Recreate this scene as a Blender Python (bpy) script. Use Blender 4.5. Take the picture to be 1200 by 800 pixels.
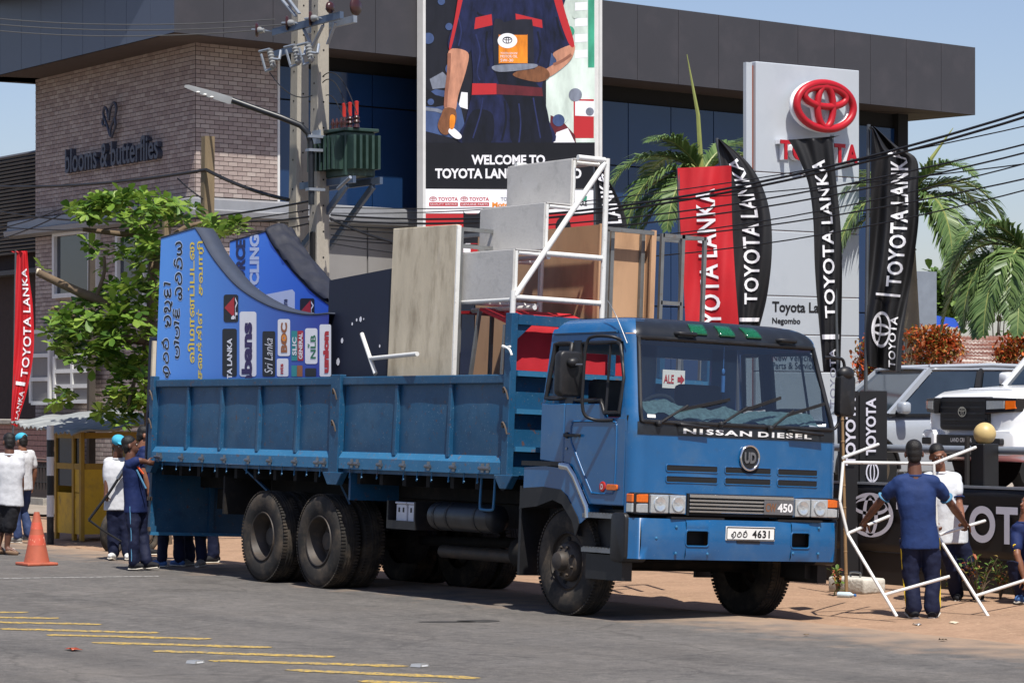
import bpy, bmesh, math, random
from mathutils import Vector as V, Matrix as MX, Euler, noise
R = math.radians
SC = bpy.context.scene
COL = SC.collection
for o_ in list(bpy.data.objects):
    bpy.data.objects.remove(o_)
# World axes: x runs along the road (the way the lorry faces), y across it (towards the shops), z up.
# ---------------------------------------------------------------- camera
F, HOR = 3400.0, 473.0                       # focal length and horizon in pixels of the 1200 x 800 photograph
CAM = V((23.5576, -16.8896, 2.06))
FW, RT, UP = V((-.84164, .54004, 0)), V((.54004, .84164, 0)), V((0, 0, 1))
cd = bpy.data.cameras.new('camera')
cam = bpy.data.objects.new('camera', cd)
COL.objects.link(cam)
cd.sensor_width = 36
cd.lens = F / 1200 * 36
cd.shift_y = (HOR - 400) / 1200
cd.clip_start, cd.clip_end = .5, 4000
cam.matrix_world = MX(((RT.x, UP.x, -FW.x, CAM.x), (RT.y, UP.y, -FW.y, CAM.y), (RT.z, UP.z, -FW.z, CAM.z), (0, 0, 0, 1)))
SC.camera = cam
# ---------------------------------------------------------------- sky, sun, exposure
SUN_EL, SUN_AZ = R(62), R(-17)               # azimuth measured from +x towards +y
wd = bpy.data.worlds.new('World')
SC.world = wd
wd.use_nodes = True
nt = wd.node_tree
sk = nt.nodes.new('ShaderNodeTexSky')
sk.sky_type = 'NISHITA'
sk.sun_disc = False
sk.sun_elevation = SUN_EL
sk.sun_rotation = R(90) - SUN_AZ
sk.air_density, sk.dust_density, sk.ozone_density = 1.0, .9, 4.5
tn = nt.nodes.new('ShaderNodeMix')
tn.data_type, tn.blend_type = 'RGBA', 'MULTIPLY'
tn.inputs[0].default_value = 1
tn.inputs[7].default_value = (1.13, 1.0, 1.02, 1)      # the slightly lilac haze of the day
nt.links.new(sk.outputs[0], tn.inputs[6])
nt.links.new(tn.outputs[2], nt.nodes['Background'].inputs[0])
nt.nodes['Background'].inputs[1].default_value = .092
ld = bpy.data.lights.new('sun', 'SUN')
ld.energy, ld.angle, ld.color = 5.0, R(.53), (1, .955, .88)
sun = bpy.data.objects.new('sun', ld)
COL.objects.link(sun)
sd = V((math.cos(SUN_EL) * math.cos(SUN_AZ), math.cos(SUN_EL) * math.sin(SUN_AZ), math.sin(SUN_EL)))
sun.rotation_euler = (-sd).to_track_quat('-Z', 'Y').to_euler()
sun.location = (0, -20, 60)
SC.view_settings.view_transform = 'Standard'
SC.view_settings.look = 'None'
SC.view_settings.exposure = .42
SC.view_settings.gamma = 1
SC.view_settings.use_curve_mapping = False
SC.render.resolution_x, SC.render.resolution_y = 1024, 682
SC.render.engine = 'CYCLES'
SC.cycles.max_bounces = 6
SC.cycles.transparent_max_bounces = 12

# ---------------------------------------------------------------- helpers: layout
TRK = MX.Translation((0, 0, -.046)) @ MX.Rotation(R(-2.4), 4, 'X')     # the lorry leans towards the soft verge
TRKI = TRK.inverted()
def ray(px, py):
    return FW + RT * ((px - 600) / F) + UP * ((HOR - py) / F)
def W(px, py, Y=None, s=None, t=None, z=None):
    d = ray(px, py)
    k = Y if Y is not None else (s - CAM.x) / d.x if s is not None else (t - CAM.y) / d.y if t is not None else (z - CAM.z) / d.z
    return CAM + d * k
def TL(px, py, x=None, y=None, z=None):      # the same in the lorry's own leaning frame
    c, d = TRKI @ CAM, TRKI.to_3x3() @ ray(px, py)
    k = (x - c.x) / d.x if x is not None else (y - c.y) / d.y if y is not None else (z - c.z) / d.z
    return c + d * k
def gz(t):                                   # height of the ground across the road
    P = [(-99, 0), (.2, 0), (1.0, -.085), (1.5, -.085), (2.1, -.06), (3.6, -.02), (4.4, 0), (99, 0)]
    for a, b in zip(P, P[1:]):
        if a[0] <= t <= b[0]:
            k = (t - a[0]) / (b[0] - a[0])
            return a[1] + k * (b[1] - a[1])
    return 0
def G(px, py):                               # point of the ground seen at a pixel
    z = 0
    for _ in range(8):
        p = W(px, py, z=z)
        z = gz(p.y)
    return p
# ---------------------------------------------------------------- helpers: materials
def S(r, g, b):
    f = lambda c: (c / 255 / 12.92) if c / 255 <= .04045 else ((c / 255 + .055) / 1.055) ** 2.4
    return (f(r), f(g), f(b), 1)
MATS = {}
def mat(name, col, rough=.6, metal=0., spec=.5, var=.12, scale=6., bump=0., bscale=60., dirt=None, coat=0., stretch=None, emit=0):
    m = bpy.data.materials.new(name)
    m.use_nodes = True
    n, l = m.node_tree.nodes, m.node_tree.links
    p = n['Principled BSDF']
    p.inputs['Roughness'].default_value = rough
    p.inputs['Metallic'].default_value = metal
    p.inputs['Specular IOR Level'].default_value = spec
    p.inputs['Coat Weight'].default_value = coat
    p.inputs['Coat Roughness'].default_value = .08
    tc = n.new('ShaderNodeTexCoord')
    mp = n.new('ShaderNodeMapping')
    l.new(tc.outputs['Object'], mp.inputs[0])
    if stretch:
        mp.inputs['Scale'].default_value = stretch
    def noi(sc, det=5, ro=.6):
        k = n.new('ShaderNodeTexNoise')
        k.inputs['Scale'].default_value = sc
        k.inputs['Detail'].default_value = det
        k.inputs['Roughness'].default_value = ro
        l.new(mp.outputs[0], k.inputs['Vector'])
        return k.outputs['Fac']
    def ramp(src, a, b, ca=(0, 0, 0, 1), cb=(1, 1, 1, 1)):
        k = n.new('ShaderNodeValToRGB')
        k.color_ramp.elements[0].position, k.color_ramp.elements[1].position = a, b
        k.color_ramp.elements[0].color, k.color_ramp.elements[1].color = ca, cb
        l.new(src, k.inputs[0])
        return k.outputs[0]
    def mix(fac, a, b):
        k = n.new('ShaderNodeMix')
        k.data_type = 'RGBA'
        l.new(fac, k.inputs[0])
        for sock, val in ((k.inputs[6], a), (k.inputs[7], b)):
            if isinstance(val, tuple):
                sock.default_value = val
            else:
                l.new(val, sock)
        return k.outputs[2]
    lo = tuple(c * (1 - var) for c in col[:3]) + (1,)
    hi = tuple(min(1, c * (1 + var)) for c in col[:3]) + (1,)
    c = ramp(noi(scale), .3, .7, lo, hi)
    for d in (dirt if isinstance(dirt, list) else [dirt] if dirt else []):
        dcol, a, b, sc, amt = d
        f = ramp(noi(sc, 8, .65), a, b, (0, 0, 0, 1), (amt, amt, amt, 1))
        c = mix(f, c, dcol)
    l.new(c, p.inputs['Base Color'])
    if emit:
        l.new(c, p.inputs['Emission Color'])
        p.inputs['Emission Strength'].default_value = emit
    if bump:
        k = n.new('ShaderNodeBump')
        k.inputs['Strength'].default_value = bump
        k.inputs['Distance'].default_value = .02
        l.new(noi(bscale, 6, .6), k.inputs['Height'])
        l.new(k.outputs[0], p.inputs['Normal'])
    MATS[name] = m
    return m
def glass(name, tint, ior=1.45, rough=.02):
    m = bpy.data.materials.new(name)
    m.use_nodes = True
    n, l = m.node_tree.nodes, m.node_tree.links
    n.remove(n['Principled BSDF'])
    tr, gl, mx, fr = n.new('ShaderNodeBsdfTransparent'), n.new('ShaderNodeBsdfGlossy'), n.new('ShaderNodeMixShader'), n.new('ShaderNodeFresnel')
    tr.inputs[0].default_value = tint
    gl.inputs['Roughness'].default_value = rough
    ge, mu, pw = n.new('ShaderNodeNewGeometry'), n.new('ShaderNodeMath'), n.new('ShaderNodeMath')   # the same thin pane from both sides
    mu.operation, pw.operation = 'MULTIPLY_ADD', 'POWER'
    l.new(ge.outputs['Backfacing'], mu.inputs[0])
    mu.inputs[1].default_value, mu.inputs[2].default_value = -2, 1
    pw.inputs[0].default_value = ior
    l.new(mu.outputs[0], pw.inputs[1])
    l.new(pw.outputs[0], fr.inputs[0])
    l.new(fr.outputs[0], mx.inputs[0])
    l.new(tr.outputs[0], mx.inputs[1])
    l.new(gl.outputs[0], mx.inputs[2])
    l.new(mx.outputs[0], n['Material Output'].inputs[0])
    MATS[name] = m
    return m
# ---------------------------------------------------------------- helpers: meshes
class MB:
    def __init__(s):
        s.v, s.f = [], []
    def add(s, vs, fs):
        o = len(s.v)
        s.v += [V(p) for p in vs]
        s.f += [tuple(i + o for i in f) for f in fs]
        return s
    def box(s, c, d, M=None):
        h = V(d) / 2
        vs = [V((x * h.x, y * h.y, z * h.z)) for x in (-1, 1) for y in (-1, 1) for z in (-1, 1)]
        if M is not None:
            vs = [M @ p for p in vs]
        return s.add([p + V(c) for p in vs], [(0, 1, 3, 2), (4, 6, 7, 5), (0, 4, 5, 1), (2, 3, 7, 6), (0, 2, 6, 4), (1, 5, 7, 3)])
    def bb(s, x0, x1, y0, y1, z0, z1):
        return s.box(((x0 + x1) / 2, (y0 + y1) / 2, (z0 + z1) / 2), (abs(x1 - x0), abs(y1 - y0), abs(z1 - z0)))
    def beam(s, a, b, w, h, up=(0, 0, 1)):
        a, b = V(a), V(b)
        d = (b - a).normalized()
        sx = d.cross(V(up)).normalized()
        sz = sx.cross(d)
        vs = [p + sx * (i * w / 2) + sz * (j * h / 2) for p in (a, b) for i, j in ((-1, -1), (1, -1), (1, 1), (-1, 1))]
        return s.add(vs, [(0, 1, 2, 3), (4, 7, 6, 5), (0, 4, 5, 1), (1, 5, 6, 2), (2, 6, 7, 3), (3, 7, 4, 0)])
    def tube(s, pts, r, n=8, cap=True, closed=False, flat=1.0, up=None):
        pts = [V(p) for p in pts]
        N = len(pts)
        rs = r if isinstance(r, (list, tuple)) else [r] * N
        vs, ref = [], None
        for i, p in enumerate(pts):
            a = pts[(i - 1) % N] if (i or closed) else p
            b = pts[(i + 1) % N] if (i < N - 1 or closed) else p
            d = (b - a).normalized()
            if ref is None:
                ref = V(up) if up else (V((0, 0, 1)) if abs(d.z) < .9 else V((1, 0, 0)))
            x = d.cross(ref).normalized()
            y = x.cross(d).normalized()
            ref = y
            for k in range(n):
                t = 2 * math.pi * k / n
                vs.append(p + x * (math.cos(t) * rs[i]) + y * (math.sin(t) * rs[i] * flat))
        fs = []
        for i in range(N if closed else N - 1):
            j = (i + 1) % N
            for k in range(n):
                fs.append((i * n + k, i * n + (k + 1) % n, j * n + (k + 1) % n, j * n + k))
        if cap and not closed:
            fs += [tuple(range(n))[::-1], tuple(range((N - 1) * n, N * n))]
        return s.add(vs, fs)
    def cyl(s, a, b, r0, r1=None, n=16):
        return s.tube([a, b], [r0, r0 if r1 is None else r1], n)
    def lathe(s, prof, o, ax=(0, 0, 1), n=24, ref=None):
        ax = V(ax).normalized()
        x = V(ref) if ref else (V((1, 0, 0)) if abs(ax.x) < .9 else V((0, 1, 0)))
        x = (x - ax * x.dot(ax)).normalized()
        y = ax.cross(x)
        vs = [V(o) + ax * h + x * (math.cos(2 * math.pi * k / n) * r) + y * (math.sin(2 * math.pi * k / n) * r) for r, h in prof for k in range(n)]
        fs = [(i * n + k, i * n + (k + 1) % n, (i + 1) * n + (k + 1) % n, (i + 1) * n + k) for i in range(len(prof) - 1) for k in range(n)]
        if prof[0][0] < .12: fs.append(tuple(range(n))[::-1])
        if prof[-1][0] < .12: fs.append(tuple(range((len(prof) - 1) * n, len(prof) * n)))
        return s.add(vs, fs)
    def prism(s, poly, fn, w0, w1):          # fn(u, v, w) -> point; an outline given thickness
        n = len(poly)
        vs = [V(fn(u, v, w)) for w in (w0, w1) for u, v in poly]
        return s.add(vs, [tuple(range(n))[::-1], tuple(range(n, 2 * n))] + [(i, (i + 1) % n, n + (i + 1) % n, n + i) for i in range(n)])
    def grid(s, nu, nv, fn, closed=False):
        vs = [V(fn(i / nu, j / nv)) for j in range(nv + 1) for i in range(nu + 1)]
        return s.add(vs, [(j * (nu + 1) + i, j * (nu + 1) + i + 1, (j + 1) * (nu + 1) + i + 1, (j + 1) * (nu + 1) + i) for j in range(nv) for i in range(nu)])
    def ell(s, c, r, M=None, nu=14, nv=9):
        vs = []
        for j in range(nv + 1):
            a = math.pi * j / nv
            for i in range(nu):
                b = 2 * math.pi * i / nu
                p = V((r[0] * math.sin(a) * math.cos(b), r[1] * math.sin(a) * math.sin(b), r[2] * math.cos(a)))
                vs.append(V(c) + (M @ p if M is not None else p))
        return s.add(vs, [(j * nu + i, (j + 1) * nu + i, (j + 1) * nu + (i + 1) % nu, j * nu + (i + 1) % nu) for j in range(nv) for i in range(nu)])
    def limb(s, pts, rs, n=14):              # closed rounded tube
        pts = [V(p) for p in pts]
        d0, d1 = (pts[0] - pts[1]).normalized(), (pts[-1] - pts[-2]).normalized()
        P = [pts[0] + d0 * rs[0] * .95, pts[0] + d0 * rs[0] * .6] + pts + [pts[-1] + d1 * rs[-1] * .6, pts[-1] + d1 * rs[-1] * .95]
        Q = [rs[0] * .3, rs[0] * .8] + list(rs) + [rs[-1] * .8, rs[-1] * .3]
        return s.tube(P, Q, n)
    def build(s, name, m, par=None, fr=None, smooth=None, bevel=0, seg=2, label=None, cat=None, group=None, kind=None, thick=0, remesh=0, merge=False):
        vs = s.v
        if par is not None:
            Mr = ROOT[par.name]
            if fr == 'w':
                Mi = Mr.inverted()
                vs = [Mi @ p for p in vs]
            elif fr == 't':
                Mi = Mr.inverted() @ TRK
                vs = [Mi @ p for p in vs]
        elif fr == 't':
            vs = [TRK @ p for p in vs]
        me = bpy.data.meshes.new(name)
        me.from_pydata(vs, [], s.f)
        bm = bmesh.new()
        bm.from_mesh(me)
        if merge:
            bmesh.ops.remove_doubles(bm, verts=bm.verts, dist=1e-4)
        bmesh.ops.recalc_face_normals(bm, faces=bm.faces)
        if bevel:
            es = [e for e in bm.edges if len(e.link_faces) == 2 and e.calc_face_angle(0) > .5]
            bmesh.ops.bevel(bm, geom=es, offset=bevel, segments=seg, profile=.5, affect='EDGES', clamp_overlap=True)
        bm.to_mesh(me)
        bm.free()
        if smooth is not None:
            me.shade_smooth()
            me.set_sharp_from_angle(angle=R(smooth))
        me.materials.append(m if not isinstance(m, str) else MATS[m])
        o = bpy.data.objects.new(name, me)
        COL.objects.link(o)
        if par is not None:
            o.parent = par
            ROOT[o.name] = ROOT[par.name]
        else:
            ROOT[o.name] = MX()
        if thick:
            md = o.modifiers.new('solid', 'SOLIDIFY')
            md.thickness = thick
            md.offset = 0
        if label: o['label'] = label
        if cat: o['category'] = cat
        if group: o['group'] = group
        if kind: o['kind'] = kind
        return o
ROOT = {}
def thing(name, label, cat, loc=(0, 0, 0), rz=0, group=None, M=None):
    o = bpy.data.objects.new(name, None)
    COL.objects.link(o)
    o.empty_display_size = .2
    Mt = M if M is not None else MX.Translation(V(loc)) @ MX.Rotation(rz, 4, 'Z')
    o.matrix_world = Mt
    ROOT[o.name] = Mt
    o['label'], o['category'] = label, cat
    if group: o['group'] = group
    return o
def tthing(name, label, cat, loc, group=None):   # a thing standing on the lorry
    return thing(name, label, cat, M=TRK @ MX.Translation(V(loc)), group=group)
def copy_part(o, par, M=None):
    c = o.copy()
    COL.objects.link(c)
    c.parent = par
    if M is not None:
        c.matrix_local = M
    ROOT[c.name] = ROOT[par.name] if par else MX()
    return c
def copy_tree(o, Mt, label=None):
    c = o.copy()
    COL.objects.link(c)
    c.matrix_world = Mt
    ROOT[c.name] = Mt
    if label: c['label'] = label
    for ch in o.children:
        d = ch.copy()
        COL.objects.link(d)
        d.parent = c
        for g in ch.children:
            e = g.copy()
            COL.objects.link(e)
            e.parent = d
    return c
_tc = {}
def text2d(txt, bold=0., spacing=1.0, shear=0., res=3, ext=0):
    key = (txt, bold, spacing, shear, res, ext)
    if key not in _tc:
        c = bpy.data.curves.new('t', 'FONT')
        c.body, c.size, c.offset, c.space_character, c.shear, c.resolution_u, c.extrude = txt, 1, bold, spacing, shear, res, ext
        o = bpy.data.objects.new('t', c)
        me = bpy.data.meshes.new_from_object(o)
        vs = [v.co.copy() for v in me.vertices]
        fs = [tuple(p.vertices) for p in me.polygons]
        bpy.data.objects.remove(o); bpy.data.curves.remove(c); bpy.data.meshes.remove(me)
        x0, x1 = min(v.x for v in vs), max(v.x for v in vs)
        y0, y1 = min(v.y for v in vs), max(v.y for v in vs)
        _tc[key] = ([V(((v.x - x0) / (x1 - x0), (v.y - y0) / (y1 - y0), v.z)) for v in vs], fs)
    return _tc[key]
def text(mb, txt, fn, bold=0., spacing=1.0, shear=0., res=3, ext=0, cuts=0):  # fn(u, v[, w]) maps the unit box of the lettering into space
    vs, fs = text2d(txt, bold, spacing, shear, res, ext)
    if cuts:
        me = bpy.data.meshes.new('t')
        me.from_pydata(vs, [], fs)
        bm = bmesh.new(); bm.from_mesh(me)
        bmesh.ops.triangulate(bm, faces=bm.faces)
        for k in range(cuts):
            L = .022
            es = [e for e in bm.edges if e.calc_length() > L]
            if es:
                bmesh.ops.subdivide_edges(bm, edges=es, cuts=1)
                bmesh.ops.triangulate(bm, faces=bm.faces)
        bm.verts.index_update()
        vs = [v.co.copy() for v in bm.verts]
        fs = [tuple(v.index for v in f.verts) for f in bm.faces]
        bm.free(); bpy.data.meshes.remove(me)
    return mb.add([fn(p.x, p.y, p.z) if ext else fn(p.x, p.y) for p in vs], fs)
def ring2(mb, fn, cx, cy, a, b, w, wy=None, n=40):     # flat elliptical ring
    wy = wy or w
    vs = []
    for k in range(n):
        t = 2 * math.pi * k / n
        vs += [fn(cx + a * math.cos(t), cy + b * math.sin(t)), fn(cx + (a - w) * math.cos(t), cy + (b - wy) * math.sin(t))]
    mb.add(vs, [(2 * k, 2 * ((k + 1) % n), 2 * ((k + 1) % n) + 1, 2 * k + 1) for k in range(n)])
def emblem2(mb, fn):                          # three crossing ellipses in a unit box -1..1
    ring2(mb, fn, 0, 0, 1, 1, .17, .17)
    ring2(mb, lambda u, v: fn(u, v), 0, -.02, .33, .92, .15, .13)
    ring2(mb, lambda u, v: fn(u, v), 0, .4, .8, .42, .13, .16)
def smooth_line(pts, n=6, closed=False):
    P = [V(p).to_3d() if len(p) == 2 else V(p) for p in pts]
    out = []
    N = len(P)
    for i in range(N if closed else N - 1):
        a, b, c, d = (P[(i - 1) % N] if (closed or i) else P[0]), P[i], P[(i + 1) % N], (P[(i + 2) % N] if (closed or i < N - 2) else P[-1])
        for k in range(n):
            t = k / n
            out.append(.5 * ((2 * b) + (c - a) * t + (2 * a - 5 * b + 4 * c - d) * t * t + (3 * b - a - 3 * c + d) * t ** 3))
    if not closed:
        out.append(P[-1])
    return out
def ribbon(mb, pts, w, fn, n=5):              # flat pen stroke through 2-D points
    P = smooth_line(pts, n)
    vs = []
    for i, p in enumerate(P):
        d = (P[min(i + 1, len(P) - 1)] - P[max(i - 1, 0)]).normalized()
        k = V((-d.y, d.x, 0)) * (w / 2)
        vs += [fn((p + k).x, (p + k).y), fn((p - k).x, (p - k).y)]
    mb.add(vs, [(2 * i, 2 * i + 1, 2 * i + 3, 2 * i + 2) for i in range(len(P) - 1)])
def poly(mb, pts, fn):
    return mb.add([fn(*p) for p in pts], [tuple(range(len(pts)))])
def rrect(x0, y0, x1, y1, r, n=4):
    out = []
    for cx, cy, a in ((x1 - r, y1 - r, 0), (x0 + r, y1 - r, 90), (x0 + r, y0 + r, 180), (x1 - r, y0 + r, 270)):
        out += [(cx + r * math.cos(R(a + 90 * k / n)), cy + r * math.sin(R(a + 90 * k / n))) for k in range(n + 1)]
    return out
# ================================================================= materials
DUST = S(176, 150, 122)
mat('asphalt', S(90, 87, 85), .86, var=.22, scale=.9, bump=.5, bscale=140, spec=.3,
    dirt=[(S(134, 131, 126), .52, .70, 55, .8), (S(48, 47, 47), .54, .70, 42, .7), (S(128, 125, 120), .5, .75, 140, .6), (S(124, 119, 113), .5, .68, 9, .5), (S(62, 60, 60), .5, .66, 6.5, .5), (S(104, 98, 92), .45, .75, .35, .5), (S(58, 56, 56), .56, .72, 1.7, .35)])
def streaks(m):                                 # wheel polish and fine cracks in the road surface
    n, l = m.node_tree.nodes, m.node_tree.links
    p = n['Principled BSDF']; old = p.inputs['Base Color'].links[0].from_socket
    tc = n.new('ShaderNodeTexCoord'); mp = n.new('ShaderNodeMapping'); mp.inputs['Scale'].default_value = (.06, 1.1, 1)
    nz = n.new('ShaderNodeTexNoise'); nz.inputs['Scale'].default_value = 1.6; nz.inputs['Detail'].default_value = 6
    l.new(tc.outputs['Object'], mp.inputs[0]); l.new(mp.outputs[0], nz.inputs['Vector'])
    r1 = n.new('ShaderNodeValToRGB'); r1.color_ramp.elements[0].position, r1.color_ramp.elements[1].position = .32, .68
    r1.color_ramp.elements[0].color, r1.color_ramp.elements[1].color = (.84, .84, .84, 1), (1.14, 1.13, 1.11, 1)
    l.new(nz.outputs['Fac'], r1.inputs[0])
    m1 = n.new('ShaderNodeMix'); m1.data_type = 'RGBA'; m1.blend_type = 'MULTIPLY'; m1.inputs[0].default_value = 1
    l.new(old, m1.inputs[6]); l.new(r1.outputs[0], m1.inputs[7])
    wz = n.new('ShaderNodeTexNoise'); wz.inputs['Scale'].default_value = 1.2; wz.inputs['Detail'].default_value = 4
    l.new(tc.outputs['Object'], wz.inputs['Vector'])
    mx = n.new('ShaderNodeMix'); mx.data_type = 'RGBA'; mx.inputs[0].default_value = .35
    l.new(tc.outputs['Object'], mx.inputs[6]); l.new(wz.outputs['Color'], mx.inputs[7])
    vo = n.new('ShaderNodeTexVoronoi'); vo.feature = 'DISTANCE_TO_EDGE'; vo.inputs['Scale'].default_value = .55
    l.new(mx.outputs[2], vo.inputs['Vector'])
    r2 = n.new('ShaderNodeValToRGB'); r2.color_ramp.elements[0].position, r2.color_ramp.elements[1].position = .0, .012
    r2.color_ramp.elements[0].color, r2.color_ramp.elements[1].color = (.55, .55, .55, 1), (1, 1, 1, 1)
    l.new(vo.outputs['Distance'], r2.inputs[0])
    m2 = n.new('ShaderNodeMix'); m2.data_type = 'RGBA'; m2.blend_type = 'MULTIPLY'; m2.inputs[0].default_value = .55
    l.new(m1.outputs[2], m2.inputs[6]); l.new(r2.outputs[0], m2.inputs[7]); l.new(m2.outputs[2], p.inputs['Base Color'])
streaks(MATS['asphalt'])
def edge_dust(m):                               # blown sand along the edge of the carriageway
    n, l = m.node_tree.nodes, m.node_tree.links
    p = n['Principled BSDF']; old = p.inputs['Base Color'].links[0].from_socket
    tc = n.new('ShaderNodeTexCoord'); sx = n.new('ShaderNodeSeparateXYZ'); mr = n.new('ShaderNodeMapRange'); nz = n.new('ShaderNodeTexNoise')
    l.new(tc.outputs['Object'], sx.inputs[0]); l.new(tc.outputs['Object'], nz.inputs['Vector']); l.new(sx.outputs[1], mr.inputs[0])
    nz.inputs['Scale'].default_value = 2.2; nz.inputs['Detail'].default_value = 8
    mr.inputs[1].default_value, mr.inputs[2].default_value, mr.inputs[3].default_value, mr.inputs[4].default_value = -2.2, .6, -.35, .62
    ad = n.new('ShaderNodeMath'); ad.operation = 'ADD'; l.new(mr.outputs[0], ad.inputs[0]); l.new(nz.outputs['Fac'], ad.inputs[1])
    rp = n.new('ShaderNodeValToRGB'); rp.color_ramp.elements[0].position, rp.color_ramp.elements[1].position = .52, 1.0
    l.new(ad.outputs[0], rp.inputs[0])
    mx = n.new('ShaderNodeMix'); mx.data_type = 'RGBA'; l.new(rp.outputs[0], mx.inputs[0]); l.new(old, mx.inputs[6]); mx.inputs[7].default_value = S(150, 128, 108)
    l.new(mx.outputs[2], p.inputs['Base Color'])
edge_dust(MATS['asphalt'])
mat('dirt', S(150, 122, 100), .95, var=.16, scale=1.3, bump=.6, bscale=38, spec=.2,
    dirt=[(S(128, 104, 84), .5, .7, 5, .6), (S(190, 162, 134), .52, .7, 22, .5), (S(92, 74, 60), .62, .72, 60, .6)])
mat('far_ground', S(118, 108, 88), .95, var=.2, scale=.1, spec=.1)
mat('concrete', S(150, 145, 136), .9, var=.12, scale=2, bump=.4, bscale=45, dirt=[(S(104, 98, 90), .5, .72, 4, .6), (S(176, 172, 164), .55, .7, 30, .4)])
mat('pole_concrete', S(158, 152, 140), .9, var=.12, scale=3, bump=.35, bscale=60, stretch=(1, 1, .25), dirt=[(S(112, 104, 92), .48, .7, 3, .7), (S(80, 76, 70), .6, .75, 9, .5)])
mat('paving', S(140, 130, 118), .92, var=.14, scale=1, bump=.3, bscale=50, dirt=[(S(96, 88, 80), .5, .75, 2.5, .5)])
mat('yellow_paint', S(184, 152, 66), .85, var=.12, scale=8, bump=.2, dirt=[(S(92, 88, 84), .49, .55, 22, .95), (S(134, 118, 82), .42, .65, 7, .75)])
mat('white_paint_road', S(176, 174, 170), .8, var=.1, dirt=[(S(92, 90, 88), .46, .56, 20, .9)])
mat('mortar', S(66, 56, 54), .95, var=.1)
mat('plain_wall', S(128, 126, 124), .85, var=.06, scale=1, dirt=[(S(110, 104, 100), .5, .8, 1.5, .4)])
mat('ledge_metal', S(140, 142, 146), .5, .2, var=.05, dirt=[(S(120, 120, 122), .5, .75, 2, .5)])
mat('white_frame', S(206, 206, 204), .5, var=.05)
mat('soffit', S(64, 52, 48), .8, var=.1)
mat('fascia', S(56, 55, 59), .5, .0, var=.05, scale=.8, dirt=[(S(84, 78, 82), .5, .8, 1.2, .35)])
mat('fascia_blue', S(70, 78, 96), .42, .0, var=.05, scale=.8)
mat('black_void', S(14, 14, 16), .9, var=.05)
mat('louvre', S(62, 62, 64), .6, var=.08)
mat('dark_brick', S(52, 40, 38), .9, var=.2, scale=9)
for nm, node in (('brick', 'isl'), ('brick_piece', 'obj')):
    m = mat(nm, S(158, 144, 138), .92, var=.2, scale=3, bump=.3, bscale=50)
    n, l = m.node_tree.nodes, m.node_tree.links
    src = n.new('ShaderNodeNewGeometry').outputs['Random Per Island'] if node == 'isl' else n.new('ShaderNodeObjectInfo').outputs['Random']
    rp = n.new('ShaderNodeValToRGB')
    e = rp.color_ramp.elements
    e[0].color, e[1].color = S(136, 120, 116), S(178, 166, 158)
    k = e.new(.5); k.color = S(158, 143, 137)
    l.new(src, rp.inputs[0])
    mx = n.new('ShaderNodeMix'); mx.data_type = 'RGBA'; mx.blend_type = 'MIX'; mx.inputs[0].default_value = .35
    old = n['Principled BSDF'].inputs['Base Color'].links[0].from_socket
    l.new(rp.outputs[0], mx.inputs[6]); l.new(old, mx.inputs[7])
    l.new(mx.outputs[2], n['Principled BSDF'].inputs['Base Color'])
mat('facade_glass', S(25, 50, 86), .09, 0, spec=.5, var=.1, scale=.4)
mat('window_glass', S(40, 50, 60), .05, 0, spec=.6, var=.1)

# ================================================================= ground
def strip(name, m, t0, t1, s0=-140, s1=60, dz=0, kind='structure', edge0=None, ns=1, ts=None):
    ts = ts or [t0] + [t for t in (.2, .6, 1.0, 1.25, 1.5, 2.1, 2.8, 3.6, 4.4) if t0 < t < t1] + [t1]
    mb = MB()
    ss = [s0 + (s1 - s0) * i / ns for i in range(ns + 1)]
    vs, n = [], len(ts)
    for s_ in ss:
        for j, t_ in enumerate(ts):
            tt = t_ + (edge0(s_) if (j == 0 and edge0) else 0)
            vs.append((s_, tt, gz(tt) + (dz if not (j == 0 and edge0) else -.004)))
    mb.add(vs, [(i * n + j, (i + 1) * n + j, (i + 1) * n + j + 1, i * n + j + 1) for i in range(ns) for j in range(n - 1)])
    return mb.build(name, m, kind=kind)
gm = MB().add([(-900, -900, -.35), (900, -900, -.35), (900, 900, -.35), (-900, 900, -.35)], [(0, 1, 2, 3)])
gm.build('ground', 'far_ground', kind='structure')
road = strip('road', 'asphalt', -60, 1.35)
def wob(s_):
    return .34 * noise.noise(V((s_ * .35, 3, 0))) + .26 * noise.noise(V((s_ * 1.3, 9, 0))) + .16 * noise.noise(V((s_ * 4, 1, 0))) + .08 * noise.noise(V((s_ * 11, 5, 0)))
verge = strip('verge', 'dirt', .42, 5.2, -60, 30, .006, edge0=wob, ns=1100)
forecourt = strip('forecourt', 'concrete', 5.2, 60, -25.4, 40, .06)
pavement = strip('pavement', 'paving', 4.4, 7.4, -90, -25.4, .05)
kerb = MB().bb(-90, -26.2, 4.17, 4.4, -.1, .11).build('kerb', 'concrete', kind='structure')
ks = MB().bb(0, 2.11, 4.15, 4.39, -.1, .14).build('kerb_stone', 'concrete', kerb, bevel=.02, seg=1)
for i in range(30):
    q = ks if i == 0 else copy_part(ks, kerb)
    q.location = (-90 + i * 2.13, 0, .008 * noise.noise(V((i * 1.7, 0, 0))))
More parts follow.
